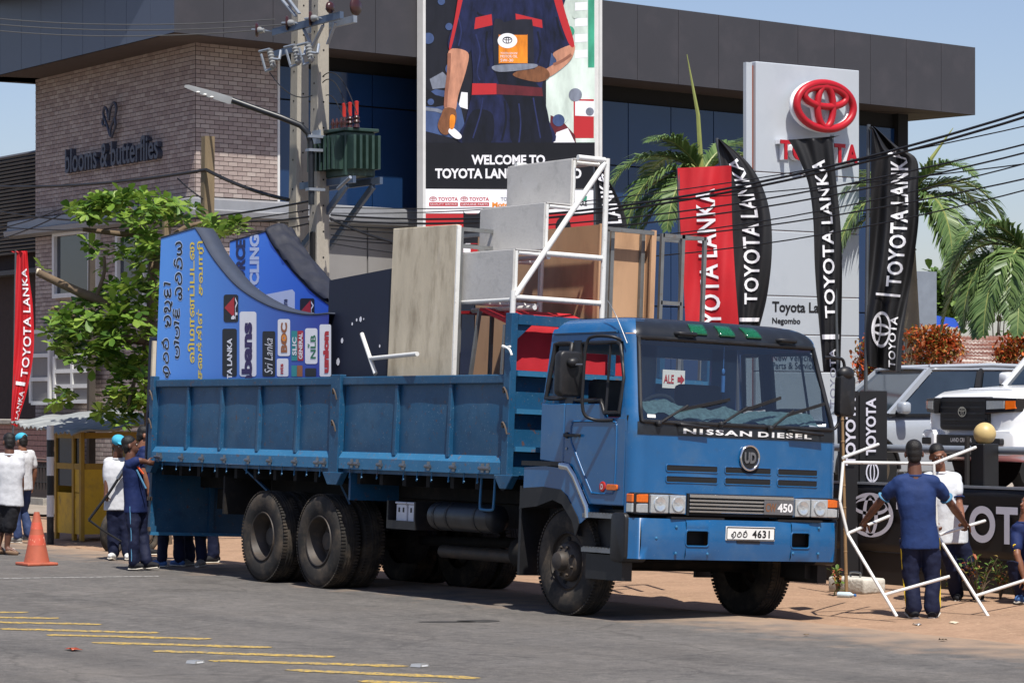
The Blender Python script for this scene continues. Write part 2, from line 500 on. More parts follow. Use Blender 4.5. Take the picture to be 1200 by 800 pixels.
# painted marks lie on the road as sheets of their own
YM = [((-60, 716), (33, 717)), ((-40, 722), (68, 724)), ((-20, 728), (120, 731)), ((0, 736), (186, 741)), ((55, 743), (248, 748)), ((108, 752), (318, 758)),
      ((180, 762), (392, 769)), ((246, 773), (478, 780)), ((335, 784), (562, 794)), ((420, 797), (650, 806))]
for (a, b) in YM:
    p, q = W(*a, z=.004), W(*b, z=.004)
    d = (q - p).normalized(); nn = V((-d.y, d.x, 0)) * .085
    mb = MB()
    N = 70
    vs = []
    for i in range(N + 1):
        c = p.lerp(q, i / N)
        j = .35 + .65 * min(1, i / 3, (N - i) / 3)
        w1, w2 = j * (1.05 + .6 * noise.noise(c * 7)), j * (1.05 + .6 * noise.noise(c * 7 + V((5, 5, 5))))
        vs += [c + nn * w1, c - nn * w2]
    mb.add(vs, [(2 * i, 2 * i + 2, 2 * i + 3, 2 * i + 1) for i in range(N)])
    mb.build('road_marking', 'yellow_paint', road, fr='w')
mb = MB()
a, b = W(-20, 677.5, z=.004), W(186, 674.6, z=.004)
d = (b - a).normalized(); nn = V((-d.y, d.x, 0)) * .05
mb.add([a + nn, b + nn, b - nn, a - nn], [(0, 1, 2, 3)]).build('edge_line', 'white_paint_road', road, fr='w')

mat('oil_stain', S(58, 56, 54), .6, var=.3, scale=6)
for cx, cy, rx, ry in ((560, 727, 26, 1.5), (524, 728, 34, .9)):
    poly(MB(), [(cx + rx * math.cos(k * .3307) * (1 + .35 * noise.noise(V((k, cx, 0)))), cy + ry * math.sin(k * .3307) * (1 + .4 * noise.noise(V((k * .7, 3, cx))))) for k in range(19)], lambda x, y: W(x, y, z=.003)).build('oil_stain', 'oil_stain', road, fr='w')
# ================================================================= the brick shop with its glazed showroom
FA = W(204, 38, Y=53.46); FA.z = 0
FB = W(1143, 135, Y=68.8); FB.z = 0
E1 = (FB - FA).normalized()                     # along the showroom front
N1 = V((E1.y, -E1.x, 0))                         # outwards
if N1.dot(FW) > 0: N1 = -N1
ZB, ZT = 8.9, 10.5
def FP(px, py, off=0.):                          # pixel -> point on the front, 'off' metres proud of the fascia plane
    d = ray(px, py)
    return CAM + d * ((FA + N1 * off - CAM).dot(N1) / d.dot(N1))
def fr_uv(u, z, off=0.):
    return FA + E1 * u + N1 * off + V((0, 0, z))
def U(px, off=0.):
    return (FP(px, 200, off) - FA).dot(E1)
BC = W(229, 200, t=7.76); BC.z = 0               # brick corner
OFFB = (BC - FA).dot(N1)
bld = thing('shop_building', 'brick and glass showroom building with a deep dark overhanging roof fascia', 'building', BC)
SL = W(42, 200, t=7.76).x
BH, BL, GAP = .086, .218, .012
def brick_box(mb, o, e, nrm, u0, u1, z0, z1, d=.012):
    vs = [o + e * u + nrm * w + V((0, 0, z)) for w in (0, d) for u, z in ((u0, z0), (u1, z0), (u1, z1), (u0, z1))]
    mb.add(vs, [(4, 5, 6, 7), (0, 1, 5, 4), (1, 2, 6, 5), (2, 3, 7, 6), (3, 0, 4, 7)])
ES, NS = V((-1, 0, 0)), V((0, -1, 0))            # along the street front, outwards
LW = BC.x - SL                                   # length of the brick street front
RW_ = U(325, OFFB) - (BC - FA).dot(E1)
mb = MB()
mb.add([BC + ES * u + V((0, 0, z)) for u, z in ((0, 0), (LW, 0), (LW, 9.4), (0, 9.4))], [(0, 1, 2, 3)])
mb.add([BC + E1 * u + V((0, 0, z)) for u, z in ((0, 0), (RW_, 0), (RW_, 9.4), (0, 9.4))], [(0, 1, 2, 3)])
back = V((-9, 12, 0))
mb.add([BC + ES * LW, BC + ES * LW + V((0, 14, 0)), BC + ES * LW + V((0, 14, 9.4)), BC + ES * LW + V((0, 0, 9.4))], [(0, 1, 2, 3)])
mb.build('wall', 'mortar', bld, fr='w')
cells = []
holesL = [(BC.x - W(118, 300, t=7.76).x, BC.x - W(66, 300, t=7.76).x, 4.25, 5.62), (BC.x - W(183, 300, t=7.76).x, BC.x - W(140, 300, t=7.76).x, 3.9, 5.45)]
for side in (0, 1):
    o, e, nrm, L = (BC, ES, NS, LW) if side == 0 else (BC, E1, N1, RW_)
    k = 0
    z = .5
    while z < ZB - .02:
        u = -(BL / 2 if k % 2 else 0)
        while u < L:
            a, b = max(u, 0) + GAP / 2, min(u + BL, L) - GAP / 2
            if b - a > .03 and not (side == 0 and any(h[0] < (a + b) / 2 < h[1] and h[2] < z < h[3] for h in holesL)) and not 5.55 < z < 5.98:
                cells.append((side, o, e, nrm, a, b, z, z + BH - GAP, u))
            u += BL
        z += BH
        k += 1
full = [c for c in cells if c[5] - c[4] > BL - GAP - .002 and c[6] > 6]
full.sort(key=lambda c: (0 if c[0] == 1 else 1, c[4] if c[0] == 0 else -c[4]))
single = full[:300]
sset = set(id(c) for c in single)
st = MB()
proto = {}
for c in cells:
    if id(c) in sset:
        side, o, e, nrm, a, b, z0, z1, _ = c
        if side not in proto:
            q = MB(); brick_box(q, V((0, 0, 0)), e, nrm, 0, b - a, 0, z1 - z0)
            me_o = q.build('brick', 'brick_piece', bld)
            proto[side] = me_o
            ob = me_o
        else:
            ob = copy_part(proto[side], bld)
        ob.location = (o + e * a + V((0, 0, z0))) - BC
    else:
        brick_box(st, *c[1:8], d=.012)
st.build('brickwork', 'brick', bld, fr='w', kind='stuff')
# roof fascia: panels with open joints
soff = MB()
LF = 9.5
soff.add([fr_uv(0, ZB), fr_uv(0, ZB) + V((-LF, 0, 0)), fr_uv(0, ZB) + V((-LF, 9, 0)), fr_uv(0, ZB - .0, -9), fr_uv(U(1143), ZB, -9), fr_uv(U(1143), ZB)], [(0, 1, 2, 3, 4, 5)])
soff.build('soffit', 'soffit', bld, fr='w')
core = MB()
core.add([fr_uv(.05, ZB + .01, -.05), fr_uv(U(1143) - .05, ZB + .01, -.05), fr_uv(U(1143) - .05, ZT - .02, -.05), fr_uv(.05, ZT - .02, -.05)], [(0, 1, 2, 3)])
a = fr_uv(0, 0) + V((0, .06, 0))
core.add([a + V((-.02, 0, ZB + .01)), a + V((-LF, 0, ZB + .01)), a + V((-LF, 0, ZT - .02)), a + V((-.02, 0, ZT - .02))], [(0, 1, 2, 3)])
core.add([fr_uv(0, ZT - .01, -.03), fr_uv(U(1143), ZT - .01, -.03), fr_uv(U(1143), ZT - .01, -9), fr_uv(0, ZT - .01, -9)], [(0, 1, 2, 3)])
core.add([fr_uv(U(1143) - .04, ZB, -.03), fr_uv(U(1143) - .04, ZB, -9), fr_uv(U(1143) - .04, ZT, -9), fr_uv(U(1143) - .04, ZT, -.03)], [(0, 1, 2, 3)])
core.build('roof_core', 'black_void', bld, fr='w')
edges = [U(x) for x in (204, 262, 320, 384, 440, 500, 560, 600, 650, 700, 747, 795, 842, 890, 935, 978, 1020, 1062, 1103, 1143)]
for a, b in zip(edges, edges[1:]):
    MB().prism([(a + .006, ZB), (b - .006, ZB), (b - .006, ZT), (a + .006, ZT)], lambda u, v, w: fr_uv(u, v, w), -.04, 0).build('fascia_panel', 'fascia', bld, fr='w')
xs = [W(x, 50, t=fr_uv(0, 0).y).x for x in (204, 176, 148, 123, 97, 72, 48, 25, 0, -24)]
for a, b in zip(xs, xs[1:]):
    ty = fr_uv(0, 0).y
    MB().bb(b + .006, a - .006, ty, ty + .04, ZB, ZT).build('fascia_panel', 'fascia_blue', bld, fr='w')
# glazed front
zg0 = 5.95
gl = [U(x, OFFB) for x in (327, 384, 440, 496, 560, 640, 700, 740, 790, 840, 890, 950, 1000, 1052)]
for a, b in zip(gl, gl[1:]):
    for z0, z1 in ((8.0, 8.62), (zg0, 7.97)) if a < U(495, OFFB) else ((7.2, 8.55), (4.2, 7.17), (1.0, 4.17)):
        MB().prism([(a + .012, z0), (b - .012, z0), (b - .012, z1), (a + .012, z1)], lambda u, v, w: fr_uv(u, v, OFFB + w), -.14, -.10).build('pane', 'facade_glass', bld, fr='w')
mb = MB()
mb.prism([(gl[0], .1), (gl[-1], .1), (gl[-1], 8.9), (gl[0], 8.9)], lambda u, v, w: fr_uv(u, v, OFFB + w), -.4, -.16)
mb.build('curtain_wall_frame', 'black_void', bld, fr='w')
MB().prism([(gl[-1], .1), (gl[-1] + .35, .1), (gl[-1] + .35, 8.9), (gl[-1], 8.9)], lambda u, v, w: fr_uv(u, v, OFFB + w), -.5, .02).build('corner_column', 'black_void', bld, fr='w')
MB().prism([(gl[0] - .05, .1), (gl[0], .1), (gl[0], 8.85), (gl[0] - .05, 8.85)], lambda u, v, w: fr_uv(u, v, OFFB + w), -.1, .03).build('trim', 'white_frame', bld, fr='w')
# projecting ledge round the corner, lower wall
lg = MB()
lz = [(5.58, .05), (5.62, .34), (5.72, .36), (5.75, .28), (5.93, .26), (5.98, .04)]
path = [(ES * (LW + .9) + V((0, -1, 0)) * 1, None)]
pts = [BC + ES * (LW + .9), BC, BC + E1 * (U(495, OFFB) - (BC - FA).dot(E1))]
offs = [NS, (NS + N1).normalized() * 1.25, N1]
vs = [p + o * d + V((0, 0, z)) for p, o in zip(pts, offs) for z, d in lz]
n = len(lz)
lg.add(vs, [(i * n + j, (i + 1) * n + j, (i + 1) * n + j + 1, i * n + j + 1) for i in range(2) for j in range(n - 1)])
lg.build('ledge', 'ledge_metal', bld, fr='w')
for a, b in ((327, 384), (384, 430), (430, 466), (466, 520)):
    MB().prism([(U(a, OFFB) + .02, .2), (U(b, OFFB) - .02, .2), (U(b, OFFB) - .02, 5.56), (U(a, OFFB) + .02, 5.56)], lambda u, v, w: fr_uv(u, v, OFFB + w), -.1, .02).build('wall_panel', 'plain_wall', bld, fr='w')
for h in holesL:
    x0, x1 = BC.x - h[0], BC.x - h[1]
    f = MB()
    for (a, b, c, d_) in ((x1, x0, h[2], h[2] + .09), (x1, x0, h[3] - .09, h[3]), (x1, x1 + .1, h[2] + .09, h[3] - .09), (x0 - .1, x0, h[2] + .09, h[3] - .09), (x0 - .42, x0 - .34, h[2] + .09, h[3] - .09)):
        f.bb(a, b, 7.66, 7.80, c, d_)
    f = f.build('window', 'white_frame', bld, fr='w')
    MB().bb(x1 + .1, x0 - .1, 7.735, 7.75, h[2] + .09, h[3] - .09).build('pane', 'window_glass', f, fr='w')
# small white framed showcase boards at street level
def board_frame(px0, px1, py0, py1, t_):
    a, b = W(px0, py1, t=t_), W(px1, py0, t=t_)
    o = thing('display_board', 'white framed display board on the brick shop front behind the kiosk', 'display board', (a.x, t_, a.z), group=None)
    MB().bb(a.x + .05, b.x - .05, t_ - .02, t_ + .05, a.z + .05, b.z - .05).build('panel', 'plain_wall', o, fr='w')
    f = MB()
    nx = 1 if px1 - px0 < 30 else 2
    for i in range(nx + 1):
        x = a.x + (b.x - a.x) * i / nx
        f.bb(x - .05, x + .05, t_ - .06, t_ + .04, a.z, b.z)
    for k in range(4):
        z = a.z + (b.z - a.z) * k / 3
        f.bb(a.x + .05, b.x - .05, t_ - .058, t_ + .035, z - .04, z + .04)
    f.build('frame', 'white_frame', o, fr='w')
    return o
board_frame(38, 60, 388, 472, 7.5)
o = board_frame(66, 108, 416, 470, 7.5); o['label'] = 'wide white framed display board right of the narrow one, partly behind the leafy tree'
# ================================================================= shop name on the brick
sg = thing('shop_sign', 'raised grey shop lettering with a butterfly emblem on the brick wall', 'sign', W(78, 200, t=7.74))
pa, pb = W(77, 201, t=7.66), W(186, 183, t=7.66)
def sgn(u, v, w): return V((pa.x + (pb.x - pa.x) * u, 7.70 - w * 1.0, 6.80 + .50 * v))
mb = MB(); text(mb, 'blooms & butterflies', sgn, bold=.012, ext=.06)
mat('sign_grey', S(74, 78, 92), .5, .3, var=.05)
mb.build('lettering', 'sign_grey', sg, fr='w')
mb = MB()
def bf(u, v): return W(122 + u * .9, 166 - v * .95, t=7.64)
for P in ([(6, 26), (8, 40), (13, 48), (16, 42), (14, 30), (9, 18), (8, 8), (10, 6)], [(6, 26), (4, 38), (1, 42), (-1, 36), (0, 30), (4, 20), (7, 10), (8, 8)],
          [(1, 30), (-2, 26), (-1, 20), (2, 20)], [(14, 30), (15, 20), (12, 12), (10, 6)]):
    mb.tube([bf(*p[:2]) for p in smooth_line(P, 4)], .03, 6)
mb.build('butterfly_emblem', 'sign_grey', sg, fr='w', smooth=40)
# ================================================================= louvred neighbour at the far left
nb = thing('louvred_building', 'dark building with grey horizontal louvres left of the brick shop', 'building', (SL - 4, 8.6, 0))
mb = MB(); mb.bb(SL - 9, SL + .0, 8.75, 14, 0, 7.6); mb.build('wall', 'dark_brick', nb, fr='w')
for i in range(27):
    p = W(40, 178 + i * 4.4, t=8.5)
    MB().box((SL - 4.2, 8.55, p.z), (8.6, .16, .045), MX.Rotation(R(25), 3, 'X')).build('louvre_slat', 'louvre', nb, fr='w')
MB().bb(SL - 9, SL, 8.3, 8.7, 4.9, 5.0).build('lintel', 'louvre', nb, fr='w')
# low boundary wall with railings
lw = thing('boundary_wall', 'low pinkish brick wall with a pale coping and iron railings at far left', 'wall', (-30.5, 6.6, 0))
mat('pink_brick', S(150, 116, 108), .92, var=.15, scale=4)
bx0, bx1 = W(-30, 560, t=6.6).x, W(64, 560, t=6.6).x
za, zb_ = W(30, 497, t=6.6).z, W(30, 540, t=6.6).z
MB().bb(bx0, bx1, 6.62, 6.95, .1, za).build('core', 'mortar', lw, fr='w')
MB().bb(bx0 - .05, bx1 + .05, 6.5, 7.0, za, za + .1).build('coping', 'concrete', lw, fr='w', bevel=.015, seg=1)
z, k, cnt = zb_, 0, 0
pr = None
while z < za - .05:
    x = bx1 - (0.14 if k % 2 else 0)
    while x - .28 > bx0:
        if pr is None:
            pr = MB().bb(0, .268, 0, .04, 0, .095).build('brick', 'pink_brick', lw); ob = pr
        else:
            ob = copy_part(pr, lw)
        ob.location = V((x - .28, 6.6, z)) - V((-30.5, 6.6, 0))
        x -= .28
    z += .107
    k += 1
MB().bb(bx0, bx1, 6.35, 6.62, .02, W(30, 582, t=6.5).z).build('plinth', 'concrete', lw, fr='w')
mat('dark_iron', S(40, 38, 38), .7, .3, var=.1)
x = bx1 - .1
mb0 = None
while x > bx0:
    b = MB().cyl((x, 6.45, .35), (x, 6.45, zb_ - .05), .014, n=6).build('railing_bar', 'dark_iron', lw, fr='w')
    x -= .16
r_ = MB()
for z in (.5, .95, zb_ - .1):
    r_.cyl((bx0, 6.45, z), (bx1, 6.45, z), .016, n=6)
r_.build('rail', 'dark_iron', lw, fr='w')
# ================================================================= the lorry
def paint(name, col, **k):
    return mat(name, col, .34, 0, .5, var=.07, scale=2.2, coat=.5, bump=.03, bscale=9, **k)
paint('cab_blue', S(10, 82, 132), dirt=[(S(96, 116, 130), .48, .8, 2.4, .34), (S(52, 66, 78), .58, .76, 11, .3), (S(150, 164, 172), .66, .69, 60, .4)])
mat('bed_blue', S(22, 72, 106), .45, 0, .4, var=.12, scale=1.6, bump=.1, bscale=7,
    dirt=[(S(78, 104, 124), .46, .72, 1.1, .42), (S(92, 62, 44), .61, .68, 14, .8), (S(24, 46, 70), .55, .7, 6, .45), (S(140, 160, 172), .63, .67, 50, .6), (S(70, 50, 40), .68, .71, 38, .8)])
mat('bed_edge', S(46, 104, 142), .5, 0, .4, var=.12, scale=3, dirt=[(S(110, 80, 58), .58, .68, 12, .7), (S(150, 170, 186), .6, .7, 40, .5)])
mat('black_plastic', S(28, 28, 30), .45, 0, .4, var=.15, scale=8, dirt=[(S(70, 66, 62), .55, .75, 9, .3)])
mat('matte_black', S(24, 27, 32), .38, 0, .5, var=.1, dirt=[(S(58, 66, 74), .5, .75, 5, .4)])
mat('chassis', S(24, 23, 22), .8, 0, .3, var=.2, dirt=[(S(66, 56, 46), .5, .75, 7, .4)])
mat('tyre', S(42, 40, 38), .85, 0, .3, var=.18, scale=5, bump=.2, bscale=70, dirt=[(S(110, 96, 80), .46, .72, 4, .55)])
mat('rim_dark', S(58, 53, 49), .6, .15, .4, var=.2, dirt=[(S(96, 78, 60), .5, .7, 8, .5)])
mat('chrome', S(206, 208, 210), .16, 1, var=.04)
mat('steel', S(140, 142, 144), .4, .9, var=.15, dirt=[(S(90, 74, 60), .55, .7, 12, .5)])
mat('lamp_lens', S(190, 196, 200), .08, .55, .8, var=.1, scale=30)
mat('amber', S(204, 96, 24), .15, 0, .6, var=.15, scale=40)
mat('green_lens', S(18, 84, 54), .12, 0, .7, var=.5, scale=50)
mat('white_letter', S(226, 226, 226), .4, .1, var=.04)
mat('black_letter', S(18, 18, 20), .5, var=.05)
mat('plate_white', S(222, 222, 218), .4, var=.03)
mat('red_badge', S(176, 40, 30), .4, var=.06)
mat('fluffy_teal', S(80, 104, 110), .95, var=.35, scale=22, bump=1, bscale=45)
mat('interior', S(56, 58, 62), .8, var=.2, scale=4)
mat('interior_pale', S(120, 122, 120), .8, var=.1)
mat('white_battery', S(205, 205, 210), .4, var=.05)
glass('windscreen_glass', (.70, .76, .77, 1), 2.0)
glass('side_glass', (.34, .39, .42, 1), 1.42)
mat('rusty_wire', S(96, 84, 74), .7, .4, var=.3)

trk = thing('flatbed_lorry', 'blue six wheeled dropside lorry carrying stage boards, parked at the roadside', 'lorry', M=TRK)
B = lambda mb, name, m, par=trk, **k: mb.build(name, m, par, **k)
# ---- wheels
def wheel(x, yo, sgn, kind):
    """yo: outer face; sgn: -1 near side, +1 far side; axis points outwards."""
    ax = (0, sgn, 0)
    r, w = .525, .275
    T = MB()
    prof = [(.29, -w + .02), (.36, -w), (.46, -w + .005), (.505, -w + .03), (.52, -w + .06), (.525, -w / 2), (.52, -.06), (.505, -.028), (.47, -.006), (.42, 0), (.36, -.004), (.32, -.012), (.285, -.03)]
    T.lathe(prof, (x, yo, .525), ax, 56)
    t = B(T, 'tyre', 'tyre', smooth=35)
    tr = MB()                                   # tread blocks across the shoulder
    for k in range(84):
        a = 2 * math.pi * k / 84
        for j, (rr, hh) in enumerate(((.518, -.045), (.518, -.23))):
            c = V((x + math.cos(a) * rr, yo + sgn * hh, .525 + math.sin(a) * rr))
            tr.box(c, (.016, .055, .024), MX.Rotation(-a, 3, 'Y'))
    for hh in (-.105, -.14, -.17):
        tr.lathe([(.522, hh - .01), (.531, hh - .008), (.531, hh + .008), (.522, hh + .01)], (x, yo, .525), ax, 40)
    B(tr, 'tread', 'tyre', t)
    if kind == 'front':
        rm = MB().lathe([(.29, -.035), (.275, -.015), (.268, -.05), (.25, -.07), (.2, -.075), (.19, -.03), (.172, .0), (.12, .012), (.1, .03), (.098, .07), (.085, .10), (.05, .115), (0.005, .118)], (x, yo, .525), ax, 36)
        rm = B(rm, 'rim', 'rim_dark', t, smooth=30)
        for k in range(8):
            a = 2 * math.pi * (k + .5) / 8
            c = V((x + math.cos(a) * .143, yo, .525 + math.sin(a) * .143))
            nb_ = MB().cyl(c - V((0, sgn * .005, 0)), c + V((0, sgn * .035, 0)), .017, n=6)
            B(nb_, 'wheel_nut', 'rim_dark', t)
        for k in range(5):
            a = 2 * math.pi * k / 5 + .5
            c = V((x + math.cos(a) * .222, yo - sgn * .066, .525 + math.sin(a) * .222))
            B(MB().ell(c, (.03, .006, .024), nu=10, nv=5), 'hand_hole', 'black_void', t)
    else:
        rm = MB().lathe([(.292, -.035), (.28, -.008), (.268, -.012), (.258, -.04), (.245, -.10), (.225, -.13), (.215, -.2), (.13, -.21), (.11, -.15), (.1, -.12), (.005, -.115)], (x, yo, .525), ax, 36)
        B(rm, 'rim', 'rim_dark', t, smooth=30)
        for k in range(8):
            a = 2 * math.pi * (k + .5) / 8
            c = V((x + math.cos(a) * .16, yo - sgn * .21, .525 + math.sin(a) * .16))
            B(MB().cyl(c, c + V((0, sgn * .04, 0)), .018, n=6), 'wheel_nut', 'rim_dark', t)
for sg_ in (-1, 1):
    wheel(.03, sg_ * 1.20, sg_, 'front')
    for xr in (-4.94, -6.29):
        wheel(xr, sg_ * 1.215, sg_, 'rear')
        wheel(xr, sg_ * .90, sg_, 'inner')
# ---- chassis
c = MB()
for y in (-.43, .43):
    c.bb(-8.9, 1.0, y - .04, y + .04, .78, 1.03)
for x in (-8.8, -7.4, -6.0, -4.4, -3, -1.4, .4):
    c.bb(x - .05, x + .05, -.42, .42, .83, .98)
B(c, 'chassis_rail', 'chassis')
c = MB()
for x in (.03, -4.94, -6.29):
    c.cyl((x, -1.0, .525), (x, 1.0, .525), .085, n=12)
for x in (-4.94, -6.29):
    c.ell((x, 0, .53), (.27, .2, .25))
    for y in (-.52, .52):
        for k in range(5):
            c.bb(x - .62 + k * .08, x + .62 - k * .08, y - .04, y + .04, .68 + k * .02, .698 + k * .02)
c.cyl((-4.7, 0, .56), (-.6, 0, .66), .055)
for y in (-.45, .45):
    for k in range(5):
        c.bb(-.62 + k * .1, .66 - k * .1, y - .04, y + .04, .66 + k * .02, .678 + k * .02)
B(c, 'axles', 'chassis')
c = MB(); c.bb(-.35, .85, -.42, .42, .6, 1.3); c.cyl((-.35, 0, .75), (-1.4, 0, .72), .2, .16)
B(c, 'engine', 'chassis')
tk = MB().lathe([(.02, 0), (.1, .015), (.145, .05), (.15, .09), (.15, 1.15), (.145, 1.2), (.1, 1.235), (.02, 1.25)], (-2.72, -1.02, .885), (1, 0, 0), 28)
tk = B(tk, 'air_tank', 'matte_black', smooth=35)
for x in (-2.56, -2.3, -1.75):
    B(MB().lathe([(.15, -.02), (.156, -.018), (.156, .018), (.15, .02)], (x, -1.02, .885), (1, 0, 0), 28), 'strap', 'black_plastic', tk)
fb = MB().bb(-2.6, -1.2, .62, 1.1, .6, 1.08)
B(fb, 'fuel_tank', 'matte_black', bevel=.06, smooth=40)
B(MB().cyl((-3.0, -.75, .5), (-1.6, -.7, .5), .07, n=14), 'exhaust_pipe', 'rim_dark', smooth=40)
B(MB().lathe([(.05, 0), (.17, .03), (.17, .7), (.05, .74)], (-1.55, -.7, .55), (1, 0, 0), 20), 'silencer', 'chassis', smooth=40)
bt = MB()
bt.bb(-3.52, -2.92, -1.16, -.8, .72, .75); bt.bb(-3.52, -3.49, -1.16, -.8, .75, 1.02); bt.bb(-2.95, -2.92, -1.16, -.8, .75, 1.02); bt.bb(-3.49, -2.95, -1.16, -1.13, .75, .81)
bt = B(bt, 'battery_box', 'black_plastic')
for x in (-3.42, -3.17):
    b_ = MB(); b_.bb(x, x + .21, -1.1, -.85, .76, .985); b_.bb(x - .01, x + .22, -1.115, -.84, .987, 1.01)
    b_ = B(b_, 'battery', 'white_battery', bt, bevel=.008, seg=1)
    B(MB().bb(x + .05, x + .08, -1.104, -1.09, .9, .95), 'battery_mark', 'black_letter', bt)
    B(MB().bb(x + .14, x + .17, -1.104, -1.09, .9, .95), 'battery_mark', 'black_letter', bt)
# ---- load bed
XR, XF, YS = -9.27, -1.08, 1.245
ZF = 1.34
B(MB().bb(XR, XF, -1.2, 1.2, ZF - .04, ZF), 'bed_floor', 'bed_blue')
c = MB()
for i in range(17):
    x = XR + .2 + i * .49
    c.bb(x - .035, x + .035, -1.15, 1.15, ZF - .16, ZF - .042)
for y in (-.5, .5):
    c.bb(XR + .05, XF, y - .05, y + .05, ZF - .3, ZF - .162)
B(c, 'bed_bearers', 'chassis')
def dropside(x0, x1, ribs, sg_):
    Y = lambda y: sg_ * y
    p = MB()
    cuts = [x0] + sorted(ribs) + [x1]
    for i, (a, b) in enumerate(zip(cuts, cuts[1:])):
        bul = .012 + .01 * noise.noise(V((a, 4, 0)))
        p.grid(12, 10, lambda u, v: (a + (b - a) * u, Y(1.198 + bul * (math.sin(math.pi * u) * math.sin(math.pi * min(1, v * 1.15))) ** .8 + .004 * noise.noise(V((a + (b - a) * u, v, 2)) * 3)), 1.5 + .77 * v))
    p.bb(x0, x1, Y(1.17), Y(1.185), 1.5, 2.27)
    p = B(p, 'dropside', 'bed_blue', smooth=30)
    tr = MB(); tr.bb(x0, x1, Y(1.18), Y(1.247), 2.262, 2.355)
    B(tr, 'top_rail', 'bed_blue', p, bevel=.012, seg=2)
    fl = MB().prism([(1.20, 1.53), (1.216, 1.53), (1.262, 1.462), (1.262, 1.345), (1.20, 1.345)], lambda u, v, w: (w, Y(u), v), x0, x1)
    B(fl, 'bottom_rail', 'bed_edge', p)
    for x in ribs:
        r = MB().prism([(1.19, 1.50), (1.25, 1.50), (1.236, 2.262), (1.19, 2.262)], lambda u, v, w: (x + w, Y(u), v), -.03, .03)
        B(r, 'rib', 'bed_blue', p, bevel=.006, seg=1)
    return p
rear_r = [TL(x, 480, y=-1.245).x for x in (218.5, 258, 302, 347)]
front_r = [TL(x, 480, y=-1.245).x for x in (463, 526)]
for sg_ in (-1, 1):
    d1 = dropside(XR + .1, -4.68, rear_r, sg_)
    d2 = dropside(-4.44, XF - .03, front_r, sg_)
    for dp, hx in ((d1, (184.5, 188, 213, 237, 263, 291, 316.5, 346, 372, 380)), (d2, (412.5, 419, 446, 473, 502.5, 532, 566, 572))):
        for x in hx:
            X = TL(x, 543, y=-1.262).x
            h_ = MB(); h_.cyl((X - .05, sg_ * 1.277, 1.40), (X + .05, sg_ * 1.277, 1.40), .02, n=8); h_.bb(X - .028, X + .028, sg_ * 1.262, sg_ * 1.27, 1.355, 1.45)
            B(h_, 'hinge', 'steel', dp)
    # posts
    for x0, x1, zt, zb_ in ((-4.665, -4.455, 2.38, 1.16), (XR - .02, XR + .09, 2.40, 1.2), (XF - .02, XF + .10, 2.97, 1.2)):
        ps = MB().bb(x0, x1, sg_ * 1.19, sg_ * 1.268, zb_ + .1, zt)
        ps.prism([(x0 - .12, zb_ + .14), (x1 + .12, zb_ + .14), (x1, zb_), (x0, zb_)], lambda u, v, w: (u, sg_ * w, v), 1.19, 1.274)
        ps = B(ps, 'post', 'bed_blue', bevel=.006, seg=1)
        for z in (1.85, 2.2):
            lk = MB()
            xm = (x0 + x1) / 2
            lk.tube(smooth_line([(xm - .06, sg_ * 1.27, z), (xm - .02, sg_ * 1.285, z + .02), (xm + .03, sg_ * 1.285, z - .03), (xm + .05, sg_ * 1.275, z - .1)], 4), .009, 6)
            lk.cyl((xm - .03, sg_ * 1.265, z - .02), (xm - .03, sg_ * 1.285, z - .02), .018, n=8)
            B(lk, 'latch', 'rusty_wire', ps)
    # rope hooks under the side
    for x in (192, 208.5, 224.5, 239, 254, 267.5, 291, 305.5, 319, 332.5, 347, 361.5, 377, 412, 426, 444, 475, 491, 508, 528, 546, 562):
        X = TL(x, 555, y=-1.2).x
        B(MB().tube(smooth_line([(X, sg_ * 1.22, 1.345), (X, sg_ * 1.225, 1.28), (X + .02, sg_ * 1.24, 1.245), (X + .05, sg_ * 1.25, 1.26)], 3), .008, 6), 'rope_hook', 'bed_edge')
    for x in (-6.95, -4.75):
        br = MB()
        br.beam((x, sg_ * 1.15, 1.33), (x + (.35 if x < -5 else .1), sg_ * .98, .95 if x > -5 else 1.05), .05, .02)
        B(br, 'mudguard_stay', 'bed_blue')
    mg = MB().grid(14, 1, lambda u, v: (-4.94 + (.64) * math.cos(R(20 + 30 * u)) if u < .5 else -6.29 - .64 * math.cos(R(20 + 30 * (1 - u))), sg_ * (.6 + .6 * v), .525 + .64 * math.sin(R(20 + 30 * (u if u < .5 else 1 - u)))))
    B(MB().bb(-7.32, -7.28, sg_ * .58, sg_ * 1.2, .75, 1.2), 'mud_flap', 'chassis')
    B(MB().bb(-4.30, -4.26, sg_ * .58, sg_ * 1.2, 1.0, 1.3), 'mud_flap', 'bed_blue')
    B(MB().tube(smooth_line([(-1.62, sg_ * 1.16, 1.3), (-1.62, sg_ * 1.17, 1.02), (-1.58, sg_ * 1.17, .98), (-1.4, sg_ * 1.17, .98), (-1.36, sg_ * 1.17, 1.02), (-1.36, sg_ * 1.16, 1.3)], 3), .014, 6), 'step_loop', 'bed_edge')
